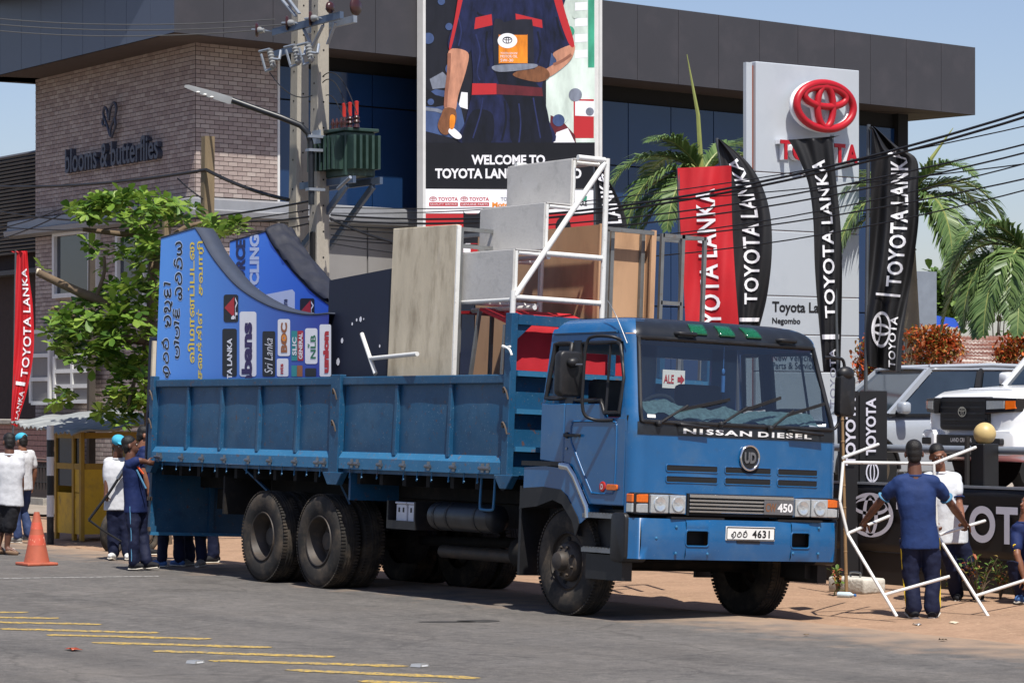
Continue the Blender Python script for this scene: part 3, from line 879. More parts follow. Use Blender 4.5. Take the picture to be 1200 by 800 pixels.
# headboard
hb = MB(); hb.bb(XF + .0, XF + .04, -1.185, 1.185, ZF, 2.40)
hb = B(hb, 'headboard', 'bed_blue')
for z in (1.60, 1.98, 2.36):
    B(MB().bb(XF + .045, XF + .12, -1.185, 1.185, z - .02, z + .03), 'cross_rail', 'bed_edge', hb)
B(MB().bb(XF, XF + .09, -1.185, 1.185, 2.86, 2.96), 'cross_rail', 'bed_blue', hb)
for y in (-.62, 0, .62):
    B(MB().bb(XF + .02, XF + .08, y - .03, y + .03, 2.40, 2.86), 'upright', 'bed_blue', hb)
for y0, y1 in ((-1.185, -1.0), (1.185, 1.0)):
    MB_ = MB().prism([(y0, 2.86), (y1, 2.86), (y0, 2.7)], lambda u, v, w: (w, u, v), XF + .03, XF + .06)
    B(MB_, 'gusset', 'bed_blue', hb)
B(MB().tube(smooth_line([(XF + .12, -1.29, 2.63), (XF + .02, -1.29, 2.62), (XF - .03, -1.285, 2.64), (XF + .12, -1.30, 2.60), (XF + .17, -1.3, 2.54)], 4), .012, 6), 'tied_rope', 'plate_white', hb)
sgm = MB().bb(XF + .125, XF + .13, TL(777, 430, x=-.95).y, TL(803, 430, x=-.95).y, 2.30, 2.49)
sgm = B(sgm, 'alert_sign', 'plate_white', hb)
ya, yb_ = TL(778, 430, x=-.95).y, TL(790, 430, x=-.95).y
mb = MB(); text(mb, 'ALE', lambda u, v: (XF + .134, ya + (yb_ - ya) * u, 2.35 + .09 * v), bold=.02)
yc = TL(797, 430, x=-.95).y
mb.add([(XF + .134, yc + a_, 2.395 + b_) for a_, b_ in ((-.03, -.025), (.01, -.025), (.01, -.055), (.06, 0), (.01, .055), (.01, .025), (-.03, .025))], [(0, 1, 2, 3, 4, 5, 6)])
B(mb, 'alert_lettering', 'red_badge', sgm)
# tailgate hanging open at the back
tg = MB().bb(XR - .07, XR - .03, -1.2, 1.2, .43, 1.3)
tg = B(tg, 'tailgate', 'bed_blue')
for y in (-1.17, -.35, .35, 1.17):
    B(MB().bb(XR - .03, XR - .005, y - .03, y + .03, .46, 1.27), 'rib', 'bed_blue', tg)
for z in (.445, 1.28):
    B(MB().bb(XR - .03, XR + .004, -1.2, 1.2, z - .02, z + .02), 'frame_rail', 'bed_edge', tg)
for z in (.5, .88):
    B(MB().box((XR - .02, -1.215, z), (.08, .03, .05)), 'tailgate_catch', 'rusty_wire', tg)
# ---- cab shell
def prof(z):                                    # half width, front, corner radius, back at height z
    if z <= 1.95: w = 1.245
    elif z <= 2.72: w = 1.245 - .10 * (z - 1.95) / .77
    else:
        k = min(1, (z - 2.72) / .19); w = 1.145 - .26 * (1 - math.sqrt(max(0, 1 - k * k)))
    if z <= 1.88: f = 1.235 - .015 * (z - 1.0)
    elif z <= 2.70: f = 1.222 - .235 * (z - 1.88) / .82
    else:
        k = min(1, (z - 2.70) / .21); f = .987 - .4 * (1 - math.sqrt(max(0, 1 - k * k)))
    b = -.42 if z < 2.5 else -.42 + .10 * ((z - 2.5) / .41) ** 2
    return w, f, .17, b
XS = .94                                        # where the flat side gives way to the rounded front corner
def cabp(c_, z, off=0.):
    """c_: 0..1 near side back->front, 1..2 near corner, 2..4 front, 4..5 far corner, 5..6 far side"""
    w, f, r, b = prof(z)
    xs = f - r
    sgn_ = -1 if c_ <= 3 else 1
    k = c_ if c_ <= 3 else 6 - c_
    bul = .045
    if k <= 1:
        x, y, n_ = b + (xs - b) * k, w, (0, 1)
    elif k <= 2:
        a = R(90 * (k - 1)); x, y = xs + r * math.sin(a), w - r + r * math.cos(a); n_ = (math.sin(a), math.cos(a)); x -= bul * ((k - 1))
    else:
        y = (w - r) * (3 - k); x = f - bul * (y / (w - r)) ** 2; n_ = (1, 0)
    return V((x + n_[0] * off, sgn_ * (y + n_[1] * off), z))
def shell(c0, c1, z0, z1, nc, nz, off=0., mb=None):
    mb = mb or MB()
    mb.grid(nc, nz, lambda u, v: cabp(c0 + (c1 - c0) * u, z0 + (z1 - z0) * v, off))
    return mb
def frac(x, z):                                 # side parameter at which x is reached
    w, f, r, b = prof(z)
    return (x - b) / (f - r - b)
cab = B(shell(1, 5, 1.03, 1.80, 40, 8), 'front_panel', 'cab_blue', smooth=40)
sd_ = lambda sg_, c_: c_ if sg_ < 0 else 6 - c_
for sg_ in (-1, 1):
    Y = lambda v: sg_ * v
    # lower sides, cut round the wheel
    q = MB().prism([(-.42, 1.50), (-.005, 1.47), (-.005, 2.06), (-.42, 2.06)], lambda u, v, w: (u, Y(w), v), 1.205, 1.245)
    B(q, 'cab_side', 'cab_blue', bevel=.01, seg=1)
    dr = MB().prism([(.005, 1.47), (.16, 1.44), (.47, 1.09), (1.052, 1.09), (1.052, 1.93), (.70, 1.93), (.62, 2.06), (.005, 2.06)], lambda u, v, w: (u, Y(w), v), 1.205, 1.246)
    dr = B(dr, 'door', 'cab_blue', bevel=.012, seg=2)
    rl = MB()
    loop = [(.12, 1.80), (.14, 1.86), (.2, 1.885), (.82, 1.885), (.88, 1.86), (.9, 1.8), (.9, 1.3), (.88, 1.22), (.82, 1.2), (.56, 1.2), (.48, 1.24), (.2, 1.6), (.13, 1.7)]
    rl.tube([(p.x, Y(1.245), p.y) for p in smooth_line(loop, 4, True)], .011, 6, closed=True)
    B(rl, 'door_pressing', 'cab_blue', dr, smooth=60)
    hd = MB(); hd.bb(.04, .30, Y(1.262), Y(1.285), 1.735, 1.765); hd.bb(.04, .08, Y(1.245), Y(1.265), 1.72, 1.78); hd.bb(.27, .30, Y(1.245), Y(1.265), 1.735, 1.765)
    B(hd, 'door_handle', 'black_plastic', dr, bevel=.006, seg=1)
    B(MB().cyl((.06, Y(1.24), 1.62), (.06, Y(1.255), 1.62), .014, n=10), 'lock', 'steel', dr)
    B(MB().bb(1.056, 1.075, Y(1.21), Y(1.243), 1.05, 1.95), 'door_gap', 'black_void')
    # upper side: pillars, window frames and glass
    for x0, x1, z0, z1, mm, nm, of in ((-.42, -.385, 2.06, 2.74, 'cab_blue', 'corner_pillar', 0), (-.02, .12, 2.06, 2.68, 'black_plastic', 'door_pillar', .003),
                                       (-.42, .97, 2.66, 2.80, 'cab_blue', 'roof_rail', .0)):
        mb = MB().grid(6, 6, lambda u, v: cabp(sd_(sg_, frac(x0 + (x1 - x0) * u, z0 + (z1 - z0) * v)), z0 + (z1 - z0) * v, of))
        B(mb, nm, mm, smooth=40)
    B(MB().tube([cabp(sd_(sg_, max(0, frac(x, 2.755))), 2.755, .012) for x in (-.40, -.2, 0, .2, .4, .6, .72)], .016, 6), 'rain_gutter', 'cab_blue')
    for nm, cor in (('quarter_window', [(-.37, 2.11), (-.04, 2.11), (-.04, 2.65), (-.33, 2.65)]), ('door_window', [(.14, 2.09), (.60, 2.09), (.68, 1.97), (.93, 1.97), (.93, 2.3), (.80, 2.62), (.74, 2.65), (.14, 2.65)])):
        def sp(x, z, of=0.):
            return cabp(sd_(sg_, min(1.6, frac(x, z))), z, of)
        rim_ = []
        for i, a in enumerate(cor):
            b_ = cor[(i + 1) % len(cor)]
            rim_ += [(a[0] + (b_[0] - a[0]) * k / 5, a[1] + (b_[1] - a[1]) * k / 5) for k in range(5)]
        gk = MB().tube([sp(x, z, .004) for x, z in rim_], .02 if nm[0] == 'd' else .024, 6, closed=True)
        gk = B(gk, nm, 'black_plastic', smooth=60)
        if nm[0] == 'q' or sg_ > 0:
            pn = MB(); pn.add([sp(x, z, -.004) for x, z in rim_], [tuple(range(len(rim_)))])
            B(pn, 'pane', 'side_glass', gk)
    # quarter light bar and A pillar
    B(MB().tube([sp(.70, 1.98), sp(.66, 2.3), sp(.62, 2.64)], .014, 6), 'quarterlight_bar', 'black_plastic')
    ap = MB().grid(8, 10, lambda u, v: cabp(sd_(sg_, 1.0 + .72 * u), 1.80 + .93 * v))
    ap.grid(3, 10, lambda u, v: cabp(sd_(sg_, frac(.93 + (XS + .1 - .93) * u - .0 * v, 2) if False else min(1, frac(.955 - (.16 * max(0, v - .35)) + .1 * u, 1.80 + .93 * v))), 1.80 + .93 * v))
    B(ap, 'windscreen_pillar', 'cab_blue', smooth=50)
    # wing over the front wheel
    fe = MB()
    arc_o = [(-.66, 1.42), (-.30, 1.44), (.10, 1.42), (.25, 1.32), (.46, 1.04), (.47, .96)]
    arc_i = [(-.66, 1.22), (-.30, 1.24), (.02, 1.22), (.13, 1.16), (.33, .96), (.36, .90)]
    vs = [(x, Y(yy), z) for yy in (1.262, .95) for x, z in arc_o] + [(x, Y(1.262), z) for x, z in arc_i]
    n = len(arc_o)
    fe.add(vs, [(i, i + 1, n + i + 1, n + i) for i in range(n - 1)] + [(i, i + 1, 2 * n + i + 1, 2 * n + i) for i in range(n - 1)])
    fe = B(fe, 'wing', 'cab_blue', thick=.012)
    fl = MB()
    arc_j = [(-.72, 1.02), (-.40, 1.05), (-.12, 1.12), (.05, 1.08), (.24, .92), (.30, .78)]
    arc_k = [(-.74, .9), (-.52, .86), (-.30, 1.0), (-.0, 1.03), (.18, .86), (.36, .55)]
    vs = [(x, Y(1.27), z) for x, z in arc_i] + [(x, Y(1.27), z) for x, z in arc_j] + [(x, Y(.9), z) for x, z in arc_j]
    fl.add(vs, [(i, i + 1, n + i + 1, n + i) for i in range(n - 1)] + [(n + i, n + i + 1, 2 * n + i + 1, 2 * n + i) for i in range(n - 1)])
    B(fl, 'wing_flare', 'black_plastic', fe, thick=.014)
    B(MB().bb(-.74, -.70, Y(.92), Y(1.255), .35, 1.24), 'mud_flap', 'black_plastic')
    B(MB().bb(-.70, .0, Y(.95), Y(1.275), 1.445, 1.49), 'wing_ledge', 'black_plastic')
    B(MB().tube([(-.03, Y(1.268), 1.455), (.12, Y(1.268), 1.44), (.23, Y(1.268), 1.35), (.46, Y(1.268), 1.06), (.47, Y(1.268), .96)], .035, 8, flat=.35, up=(0, 1, 0)), 'chrome_strip', 'chrome', smooth=50)
    # step well behind the bumper corner
    sw = MB(); sw.bb(.46, .94, Y(1.05), Y(1.12), .42, 1.05); sw.bb(.44, 1.05, Y(1.12), Y(1.235), .38, .62)
    B(sw, 'step_well', 'black_plastic')
    for z in (.985, .655):
        st_ = MB().bb(.40, .92, Y(1.10), Y(1.27), z - .02, z + .02)
        for k in range(9):
            st_.bb(.42 + k * .055, .45 + k * .055, Y(1.11), Y(1.265), z + .02, z + .03)
        B(st_, 'step', 'steel')
    bc = MB().prism(rrect(.90, .56, 1.15, 1.03, .06), lambda u, v, w: (u, Y(w), v), 1.02, 1.285)
    B(bc, 'bumper_corner', 'black_plastic', bevel=.02, smooth=40)
    # mirrors
    if sg_ < 0:
        B(MB().tube(smooth_line([(.93, Y(1.25), 2.66), (.88, Y(1.33), 2.69), (.72, Y(1.42), 2.69), (.64, Y(1.45), 2.62), (.62, Y(1.46), 2.3), (.62, Y(1.45), 1.98), (.68, Y(1.36), 1.9), (.84, Y(1.25), 1.90)], 5), .016, 8), 'mirror_arm', 'black_plastic', smooth=60)
        B(MB().cyl((.62, Y(1.46), 2.42), (.48, Y(1.52), 2.42), .012, n=8), 'mirror_stem', 'steel')
        mi = MB().prism(rrect(-.14, -.22, .14, .22, .06), lambda u, v, w: (.42 + w + .0 * v, Y(1.50) - u * .98, 2.33 + v), -.05, .06)
        mi = B(mi, 'mirror', 'black_plastic', bevel=.025, smooth=45)
        B(MB().ell((.50, Y(1.50), 2.44), (.05, .07, .05)), 'mirror_boss', 'black_plastic', mi, smooth=60)
    else:
        B(MB().tube(smooth_line([(.95, Y(1.2), 2.62), (.96, Y(1.34), 2.62), (.95, Y(1.45), 2.58), (.94, Y(1.47), 2.3), (.94, Y(1.4), 1.95), (.93, Y(1.25), 1.9)], 5), .016, 8), 'mirror_arm', 'black_plastic', smooth=60)
        mi = MB().prism(rrect(-.10, -.21, .10, .21, .05), lambda u, v, w: (.95 + w, Y(1.47) + u, 2.25 + v), -.05, .06)
        mi = B(mi, 'mirror', 'black_plastic', bevel=.025, smooth=45)
        mi2 = MB().ell((.96, Y(1.47), 2.47), (.07, .1, .075))
        B(mi2, 'round_mirror', 'black_plastic', smooth=60)
    hl0 = 1.055
    # headlamp cluster: housing, amber corner, two round lamps behind clear glass
    hs = MB(); hs.bb(1.06, 1.215, Y(.64), Y(1.235), 1.02, 1.225)
    hs = B(hs, 'headlamp', 'black_plastic', bevel=.01, seg=1)
    for y0, y1, z0, z1, mm, nm in ((1.08, 1.25, 1.13, 1.21, 'amber', 'indicator'), (1.08, 1.25, 1.035, 1.122, 'lamp_lens', 'side_lamp'), (.86, 1.065, 1.035, 1.21, 'lamp_lens', 'lamp'), (.66, .845, 1.035, 1.21, 'lamp_lens', 'lamp')):
        xf = 1.25 if nm == 'lamp' else 1.225
        lp = MB()
        if nm == 'lamp':
            lp.bb(1.18, xf, Y(y0), Y(y1), z0, z1)
        else:
            lp.prism([(1.10, Y(y1)), (1.10, Y(y0)), (xf, Y(y0)), (xf - .01, Y(y1 - .04)), (xf - .03, Y(y1))], lambda u, v, w: (u, v, w), z0, z1)
        lp = B(lp, nm, mm, hs, bevel=.008, seg=2)
        if nm == 'lamp':
            ym, zm = Y((y0 + y1) / 2), (z0 + z1) / 2
            B(MB().lathe([(.075, 0), (.07, .012), (.05, .012), (.03, .004), (.004, .008)], (xf, ym, zm), (1, 0, 0), 20), 'reflector', 'lamp_lens', hs, smooth=50)
    B(MB().prism(rrect(.78, 1.235, .96, 1.29, .02), lambda u, v, w: (u, Y(w), v), 1.246, 1.268), 'side_repeater', 'amber', bevel=.005, seg=1)
    if sg_ < 0:
        bd = B(MB().lathe([(.05, 0), (.05, .008), (.04, .012), (.002, .012)], (.70, -1.246, 1.265), (0, -1, 0), 20), 'round_badge', 'red_badge')
        mb = MB(); text(mb, 'D', lambda u, v: (.682 + .036 * u, -1.2595, 1.24 + .05 * v), bold=.02); B(mb, 'badge_letter', 'white_letter', bd)
# roof
B(shell(0, 2.0, 2.74, 2.91, 20, 8), 'roof_edge', 'cab_blue', smooth=50)
B(shell(4.0, 6, 2.74, 2.91, 20, 8), 'roof_edge', 'cab_blue', smooth=50)
B(shell(1.6, 4.4, 2.70, 2.909, 30, 8, .003), 'visor_panel', 'matte_black', smooth=50)
rf = MB()
N_ = 40
loop = [cabp(6 * k / N_, 2.909) for k in range(N_ + 1)]
rf.add(loop + [V((.15, 0, 2.93))], [(k, k + 1, N_ + 1) for k in range(N_)] + [(N_, 0, N_ + 1)])
B(rf, 'roof', 'cab_blue', smooth=50)
for y in (TL(817, 382, x=.93).y, TL(849, 383, x=.93).y, TL(880, 386, x=.93).y):
    k = 3 + y / (prof(2.8)[0] - .17)
    g_ = MB().grid(6, 4, lambda u, v: cabp(k - .095 + .19 * u, 2.757 + .10 * v, .014))
    g_ = B(g_, 'roof_lamp', 'green_lens', smooth=60, thick=.02)
for k in (2.45, 3.72):
    hh = MB().tube([cabp(k - .11, 2.755, .0), cabp(k - .1, 2.755, .05), cabp(k + .1, 2.755, .05), cabp(k + .11, 2.755, .0)], .022, 8)
    B(hh, 'grab_handle', 'black_plastic', smooth=60)
# back wall of the cab with a window
bw = MB()
for y0, y1, z0, z1 in ((-1.2, 1.2, 1.5, 2.05), (-1.12, -.80, 2.05, 2.7), (-.1, .1, 2.05, 2.7), (.80, 1.12, 2.05, 2.7), (-1.12, 1.12, 2.58, 2.75)):
    bw.bb(-.415, -.38, y0, y1, z0, z1)
B(bw, 'cab_back', 'cab_blue')
# black band, screen, wipers, name
B(shell(1.55, 4.45, 1.775, 1.895, 40, 3, .006), 'lower_band', 'matte_black', smooth=40)
ws = MB().grid(28, 12, lambda u, v: cabp(1.72 + 2.56 * u, 1.895 + .805 * v, -.004))
ws = B(ws, 'windscreen', 'windscreen_glass', smooth=60)
fr_ = [(1.7 + 2.6 * k / 36, 1.895) for k in range(37)] + [(4.3, 1.895 + .805 * k / 8) for k in range(1, 9)] + [(4.3 - 2.6 * k / 36, 2.70) for k in range(1, 37)] + [(1.7, 2.70 - .805 * k / 8) for k in range(1, 8)]
B(MB().tube([cabp(a, b, .004) for a, b in fr_], .022, 6, closed=True), 'rubber_seal', 'black_plastic', ws, smooth=60)
B(MB().add([cabp(1.98 + .10 * a, 1.935 + .03 * b, .001) for a, b in ((0, 0), (1, 0), (1, 1), (0, 1))], [(0, 1, 2, 3)]), 'sticker', 'plate_white', ws)
def on_front(px, py, off):                       # the point of the curved front under a pixel
    x = 1.2
    for _ in range(6):
        p = TL(px, py, x=x)
        w, f, r, b = prof(p.z)
        x = f - .045 * (p.y / (w - r)) ** 2 + off
    return TL(px, py, x=x)
for a, m_, b in (((772, 496), (806, 475), (855, 468)), ((845, 497), (876, 477), (915, 466)), ((903, 502), (930, 481), (966, 473))):
    p0, p1, p2 = on_front(*a, .03), on_front(*m_, .035), on_front(*b, .02)
    wp = MB().tube([p0, p1], .012, 6)
    wp.ell(p0, (.03, .03, .03), nu=8, nv=6)
    wp = B(wp, 'wiper', 'black_plastic')
    B(MB().beam(p0.lerp(p1, .75), p2, .014, .03), 'wiper_blade', 'black_plastic', wp)
for a, b in (((793, 497), (826, 501)), ((923, 505), (960, 509))):
    p0, p1 = on_front(*a, .0), on_front(*b, .0)
    ox = V((.06, 0, 0))
    B(MB().tube([p0, p0 + ox, p1 + ox, p1], .018, 8), 'grab_handle', 'black_plastic', smooth=60)
pa, pb = on_front(800, 515, .0), on_front(950, 517, .0)
def nd(u, v, w=0):
    y = pa.y + (pb.y - pa.y) * u
    z = 1.795 + .052 * v
    ww, f, r, b = prof(z)
    return (f - .045 * (y / (ww - r)) ** 2 + .009 + w, y, z)
mb = MB(); 
for wd_, u0, u1 in (('NISSAN', 0, .515), ('DIESEL', .565, 1)):
    mb = MB(); text(mb, wd_, lambda u, v, w: nd(u0 + (u1 - u0) * u, v, w), bold=.028, spacing=1.22, ext=.003); B(mb, 'maker_name', 'white_letter', cab)
# slots, badge, grille, bumper, plate
ym = TL(878, 537, x=1.235).y
sl = [(782.7, 840), (849.6, 902.6), (911.8, 959.4)]
for zc in (1.465, 1.36):
    for a, b in sl:
        y0, y1 = TL(a, 555, x=1.225).y, TL(b, 555, x=1.225).y
        mb = MB().prism(rrect(y0, zc - .026, y1, zc + .026, .014), lambda u, v, w: (prof(v)[1] - .045 * (u / 1.075) ** 2 + w, u, v), -.02, .005)
        v_ = B(mb, 'air_slot', 'black_void', cab)
        rim_ = MB().tube([(prof(v)[1] - .045 * (u / 1.075) ** 2 + .004, u, v) for u, v in rrect(y0 - .005, zc - .031, y1 + .005, zc + .031, .016)], .006, 5, closed=True)
        B(rim_, 'slot_rim', 'cab_blue', cab)
lg_ = V((prof(1.59)[1] + .004, ym, 1.59))
bd = B(MB().lathe([(.105, 0), (.105, .012), (.002, .014)], lg_, (1, 0, 0), 32), 'emblem', 'matte_black', cab)
B(MB().tube([lg_ + V((.014, .11 * math.cos(t * math.pi / 16), .118 * math.sin(t * math.pi / 16))) for t in range(32)], .013, 8, closed=True), 'emblem_ring', 'chrome', cab, smooth=60)
mb = MB(); text(mb, 'UD', lambda u, v, w: lg_ + V((.02 + w, -.07 + .14 * u, -.055 + .11 * v)), bold=.05, ext=.004); B(mb, 'emblem_letters', 'steel', cab)
g = MB(); g.bb(1.15, 1.245, -.635, .635, 1.02, 1.232); B(g, 'grille_back', 'black_void', cab)
for z, h_ in ((1.208, .016), (1.165, .010), (1.13, .010), (1.095, .010), (1.06, .010)):
    B(MB().bb(1.24, 1.268, -.625, .625, z - h_, z + h_), 'grille_bar', 'chrome', cab, bevel=.003, seg=1)
bdg = B(MB().bb(1.266, 1.274, .26, .62, 1.05, 1.19), 'model_badge', 'steel', cab)
mat('badge_orange', S(120, 84, 60), .5, var=.1); mat('badge_blue', S(60, 110, 170), .4, var=.1)
mb = MB(); text(mb, 'CW', lambda u, v: (1.2765, .275 + .13 * u, 1.075 + .085 * v), bold=.03); B(mb, 'badge_letters', 'badge_orange', cab)
mb = MB(); text(mb, '450', lambda u, v: (1.2765, .42 + .185 * u, 1.075 + .085 * v), bold=.03); B(mb, 'badge_letters', 'white_letter', cab)
# bumper with two openings
bp = MB()
hy = [(TL(802, 622, x=1.25).y, TL(827, 622, x=1.25).y), (TL(925, 627, x=1.25).y, TL(946.5, 627, x=1.25).y)]
bf_ = lambda y: 1.30 - .06 * (y / 1.24) ** 2
def bseg(y0, y1, z0, z1, n=6):
    bp.grid(n, 3, lambda u, v: (bf_(y0 + (y1 - y0) * u) - (.02 if (v == 0 and z0 < .65) or (v == 1 and z1 > .95) else 0), y0 + (y1 - y0) * u, z0 + (z1 - z0) * v))
z0, z1, za, zb_ = .60, .985, .735, .875
ys_ = [-1.165, hy[0][0], hy[0][1], hy[1][0], hy[1][1], 1.165]
for i in range(5):
    if i in (1, 3):
        bseg(ys_[i], ys_[i + 1], z0, za, 2); bseg(ys_[i], ys_[i + 1], zb_, z1, 2)
    else:
        bseg(ys_[i], ys_[i + 1], z0, z1)
bp.grid(24, 1, lambda u, v: (bf_(-1.165 + 2.33 * u) - .02 - .18 * v, -1.165 + 2.33 * u, z1))
bp.grid(24, 1, lambda u, v: (bf_(-1.165 + 2.33 * u) - .02 - .12 * v, -1.165 + 2.33 * u, z0))
for sg_ in (-1, 1):
    bp.grid(6, 1, lambda u, v: (bf_(1.165) - .02 - .0 + .0 * u - .08 * math.sin(u * 1.57) * 1.0, sg_ * (1.165 + .085 * math.sin(u * 1.57)), z0 + (z1 - z0) * v))
bmp = B(bp, 'bumper', 'cab_blue', smooth=40, merge=True)
for a, b in hy:
    B(MB().bb(1.12, 1.20, a - .02, b + .02, za - .02, zb_ + .02), 'bumper_recess', 'black_void', bmp)
    B(MB().tube([(bf_(u) + .001, u, v) for u, v in rrect(a - .006, za - .006, b + .006, zb_ + .006, .03)], .009, 6, closed=True), 'opening_rim', 'cab_blue', bmp)
for a, b in ((785, 847), (910, 962)):
    B(MB().bb(1.12, 1.275, TL(a, 608, x=1.25).y, TL(b, 610, x=1.25).y, .985, 1.005), 'tread_strip', 'black_plastic', bmp)
for y, z in ((-.78, .91), (-.78, .66), (-.42, .66), (.62, .68), (.95, .68), (.95, .93), (-1.0, .8)):
    B(MB().ell((bf_(y) + .002, y, z), (.008, .015, .015), nu=8, nv=5), 'bolt', 'bed_edge', bmp)
p0, p1 = TL(850.7, 632, x=1.31), TL(908, 632, x=1.31)
yp0, yp1 = p0.y, p1.y
plt_ = B(MB().bb(1.297, 1.311, yp0, yp1, .795, .928), 'number_plate', 'plate_white', bmp, bevel=.003, seg=1)
B(MB().tube([(1.312, u, v) for u, v in rrect(yp0 + .008, .803, yp1 - .008, .920, .01)], .0045, 5, closed=True), 'plate_border', 'black_letter', bmp)
B(MB().bb(1.29, 1.305, (yp0 + yp1) / 2 - .16, (yp0 + yp1) / 2 + .12, .768, .793), 'plate_bracket', 'black_plastic', bmp)
# rounded Sinhala letters drawn as pen strokes in a unit box
SIN = {
 'ga': [[(.36, .42), (.24, .55), (.1, .45), (.1, .22), (.26, .1), (.4, .25), (.4, .6), (.55, .9), (.8, .92), (.92, .65), (.88, .3), (.72, .1), (.6, .22)]],
 'gu': [[(.36, .42), (.24, .55), (.1, .45), (.1, .22), (.26, .1), (.4, .25), (.4, .6), (.55, .9), (.8, .92), (.92, .65), (.88, .3), (.72, .08), (.5, -.05), (.3, -.2)]],
 'va': [[(.3, .55), (.14, .5), (.1, .25), (.3, .08), (.6, .08), (.88, .28), (.9, .62), (.7, .9), (.42, .88), (.4, .68), (.6, .62)]],
 'n_': [[(.5, .5), (.3, .62), (.12, .45), (.18, .15), (.5, .05), (.82, .18), (.92, .5), (.8, .85), (.6, 1.1), (.75, 1.22)], [(.2, .78), (.42, .95), (.6, .82)]],
 'ha': [[(.2, .85), (.1, .6), (.25, .5), (.5, .55), (.35, .35), (.15, .25), (.3, .06), (.7, .08), (.92, .4), (.8, .85), (.55, .9)]],
 'mu': [[(.25, .6), (.1, .75), (.2, .92), (.4, .85), (.4, .5), (.18, .3), (.25, .1), (.55, .08), (.88, .25), (.92, .6), (.75, .88)], [(.6, .08), (.75, -.12), (.95, -.05)]],
 'da': [[(.75, .85), (.4, .9), (.15, .65), (.35, .5), (.7, .52), (.4, .38), (.15, .2), (.4, .04), (.85, .15)], [(1.05, .9), (1.25, .92), (1.22, .5), (1.15, .08)]],
 'pa': [[(.15, .8), (.08, .4), (.2, .12), (.5, .05), (.8, .14), (.9, .45), (.82, .82)], [(.32, .55), (.5, .4), (.66, .55)], [(1.05, .9), (1.25, .92), (1.22, .5), (1.15, .08)]],
 'di': [[(.75, .7), (.4, .8), (.15, .58), (.35, .45), (.7, .46), (.4, .34), (.15, .18), (.4, .02), (.85, .12)], [(.2, .95), (.5, 1.15), (.8, 1.0)]],
 'sa': [[(.3, .5), (.12, .42), (.12, .15), (.35, .05), (.48, .25), (.46, .5), (.56, .2), (.8, .06), (.95, .3), (.9, .7), (.65, .92), (.4, .86)]],
 'ri': [[(.2, .3), (.15, .08), (.5, .02), (.85, .2), (.85, .6), (.5, .75), (.2, .6), (.4, .45)], [(.3, .9), (.55, 1.12), (.85, .95)]],
 'ya': [[(.1, .75), (.05, .35), (.25, .06), (.48, .3), (.45, .6), (.52, .3), (.7, .05), (.95, .3), (.9, .75), (.75, .9)]],
}
def sinhala(mb, word, fn, w=.11, gap=.18):       # fn maps the unit box of the whole word
    wd_, x = [], 0
    for g_ in word:
        k = 1.3 if g_ in ('da', 'pa') else 1.0
        if g_ == ' ':
            x += .5; continue
        wd_.append((g_, x)); x += k + gap
    tot = x - gap
    for g_, x0 in wd_:
        for s_ in SIN[g_]:
            ribbon(mb, [(a + x0, b) for a, b in s_], w, lambda u, v: fn(u / tot, v))
mb = MB()
pw = yp1 - yp0
sinhala(mb, ['gu', 'va', 'n_'], lambda u, v: (1.3135, yp0 + pw * (.10 + .33 * u), .825 + .055 * v), .17)
B(mb, 'plate_lettering', 'black_letter', bmp)
mb = MB()
text(mb, '4631', lambda u, v: (1.3135, yp0 + pw * (.53 + .36 * u), .822 + .075 * v), bold=.03, spacing=1.1)
B(mb, 'plate_lettering', 'black_letter', bmp)
# ---- inside the cab
B(MB().bb(.66, 1.1, -1.08, 1.08, 1.62, 1.90), 'dashboard', 'interior', bevel=.05)
fz = MB().grid(60, 16, lambda u, v: (1.12 - .40 * v, -1.03 + 2.06 * u, 1.925 + .12 * math.sin(math.pi * min(1, v * .9)) + .06 * noise.noise(V((u * 9, v * 4, 0))) + .02 * noise.noise(V((u * 40, v * 15, 3))) + .05 * max(0, 1 - abs(u - .12) * 5)))
B(fz, 'dash_cover', 'fluffy_teal', smooth=70)
B(MB().tube([V((.55, -.55, 2.03)) + V((.09 * math.sin(k * math.pi / 12), .21 * math.cos(k * math.pi / 12), .14 * math.sin(k * math.pi / 12))) for k in range(24)], .017, 8, closed=True), 'steering_wheel', 'interior_pale', smooth=60)
for y in (-.55, .5):
    st_ = MB(); st_.bb(-.1, .4, y - .27, y + .27, 1.5, 1.72); st_.bb(-.28, -.1, y - .26, y + .26, 1.6, 2.32)
    B(st_, 'seat', 'interior', bevel=.05, smooth=50)
B(MB().bb(-.36, 1.0, -1.15, 1.15, 1.45, 1.5), 'cab_floor', 'interior')
B(MB().bb(-.36, .78, -1.0, 1.0, 2.70, 2.72), 'headlining', 'interior')
hg = MB().cyl((.93, -.03, 2.66), (.93, -.03, 2.45), .004, n=5); hg.ell((.93, -.03, 2.42), (.012, .018, .03)); hg.bb(.92, .94, -.045, -.015, 2.22, 2.38)
B(hg, 'hanging_charm', 'badge_blue')
B(MB().tube(smooth_line([TL(735, 402, y=-1.18), TL(722, 370, y=-1.15), TL(712, 352, y=-1.12)], 4), .005, 5), 'aerial', 'steel')
for a, b in ((1.0, 1.0),):
    pass
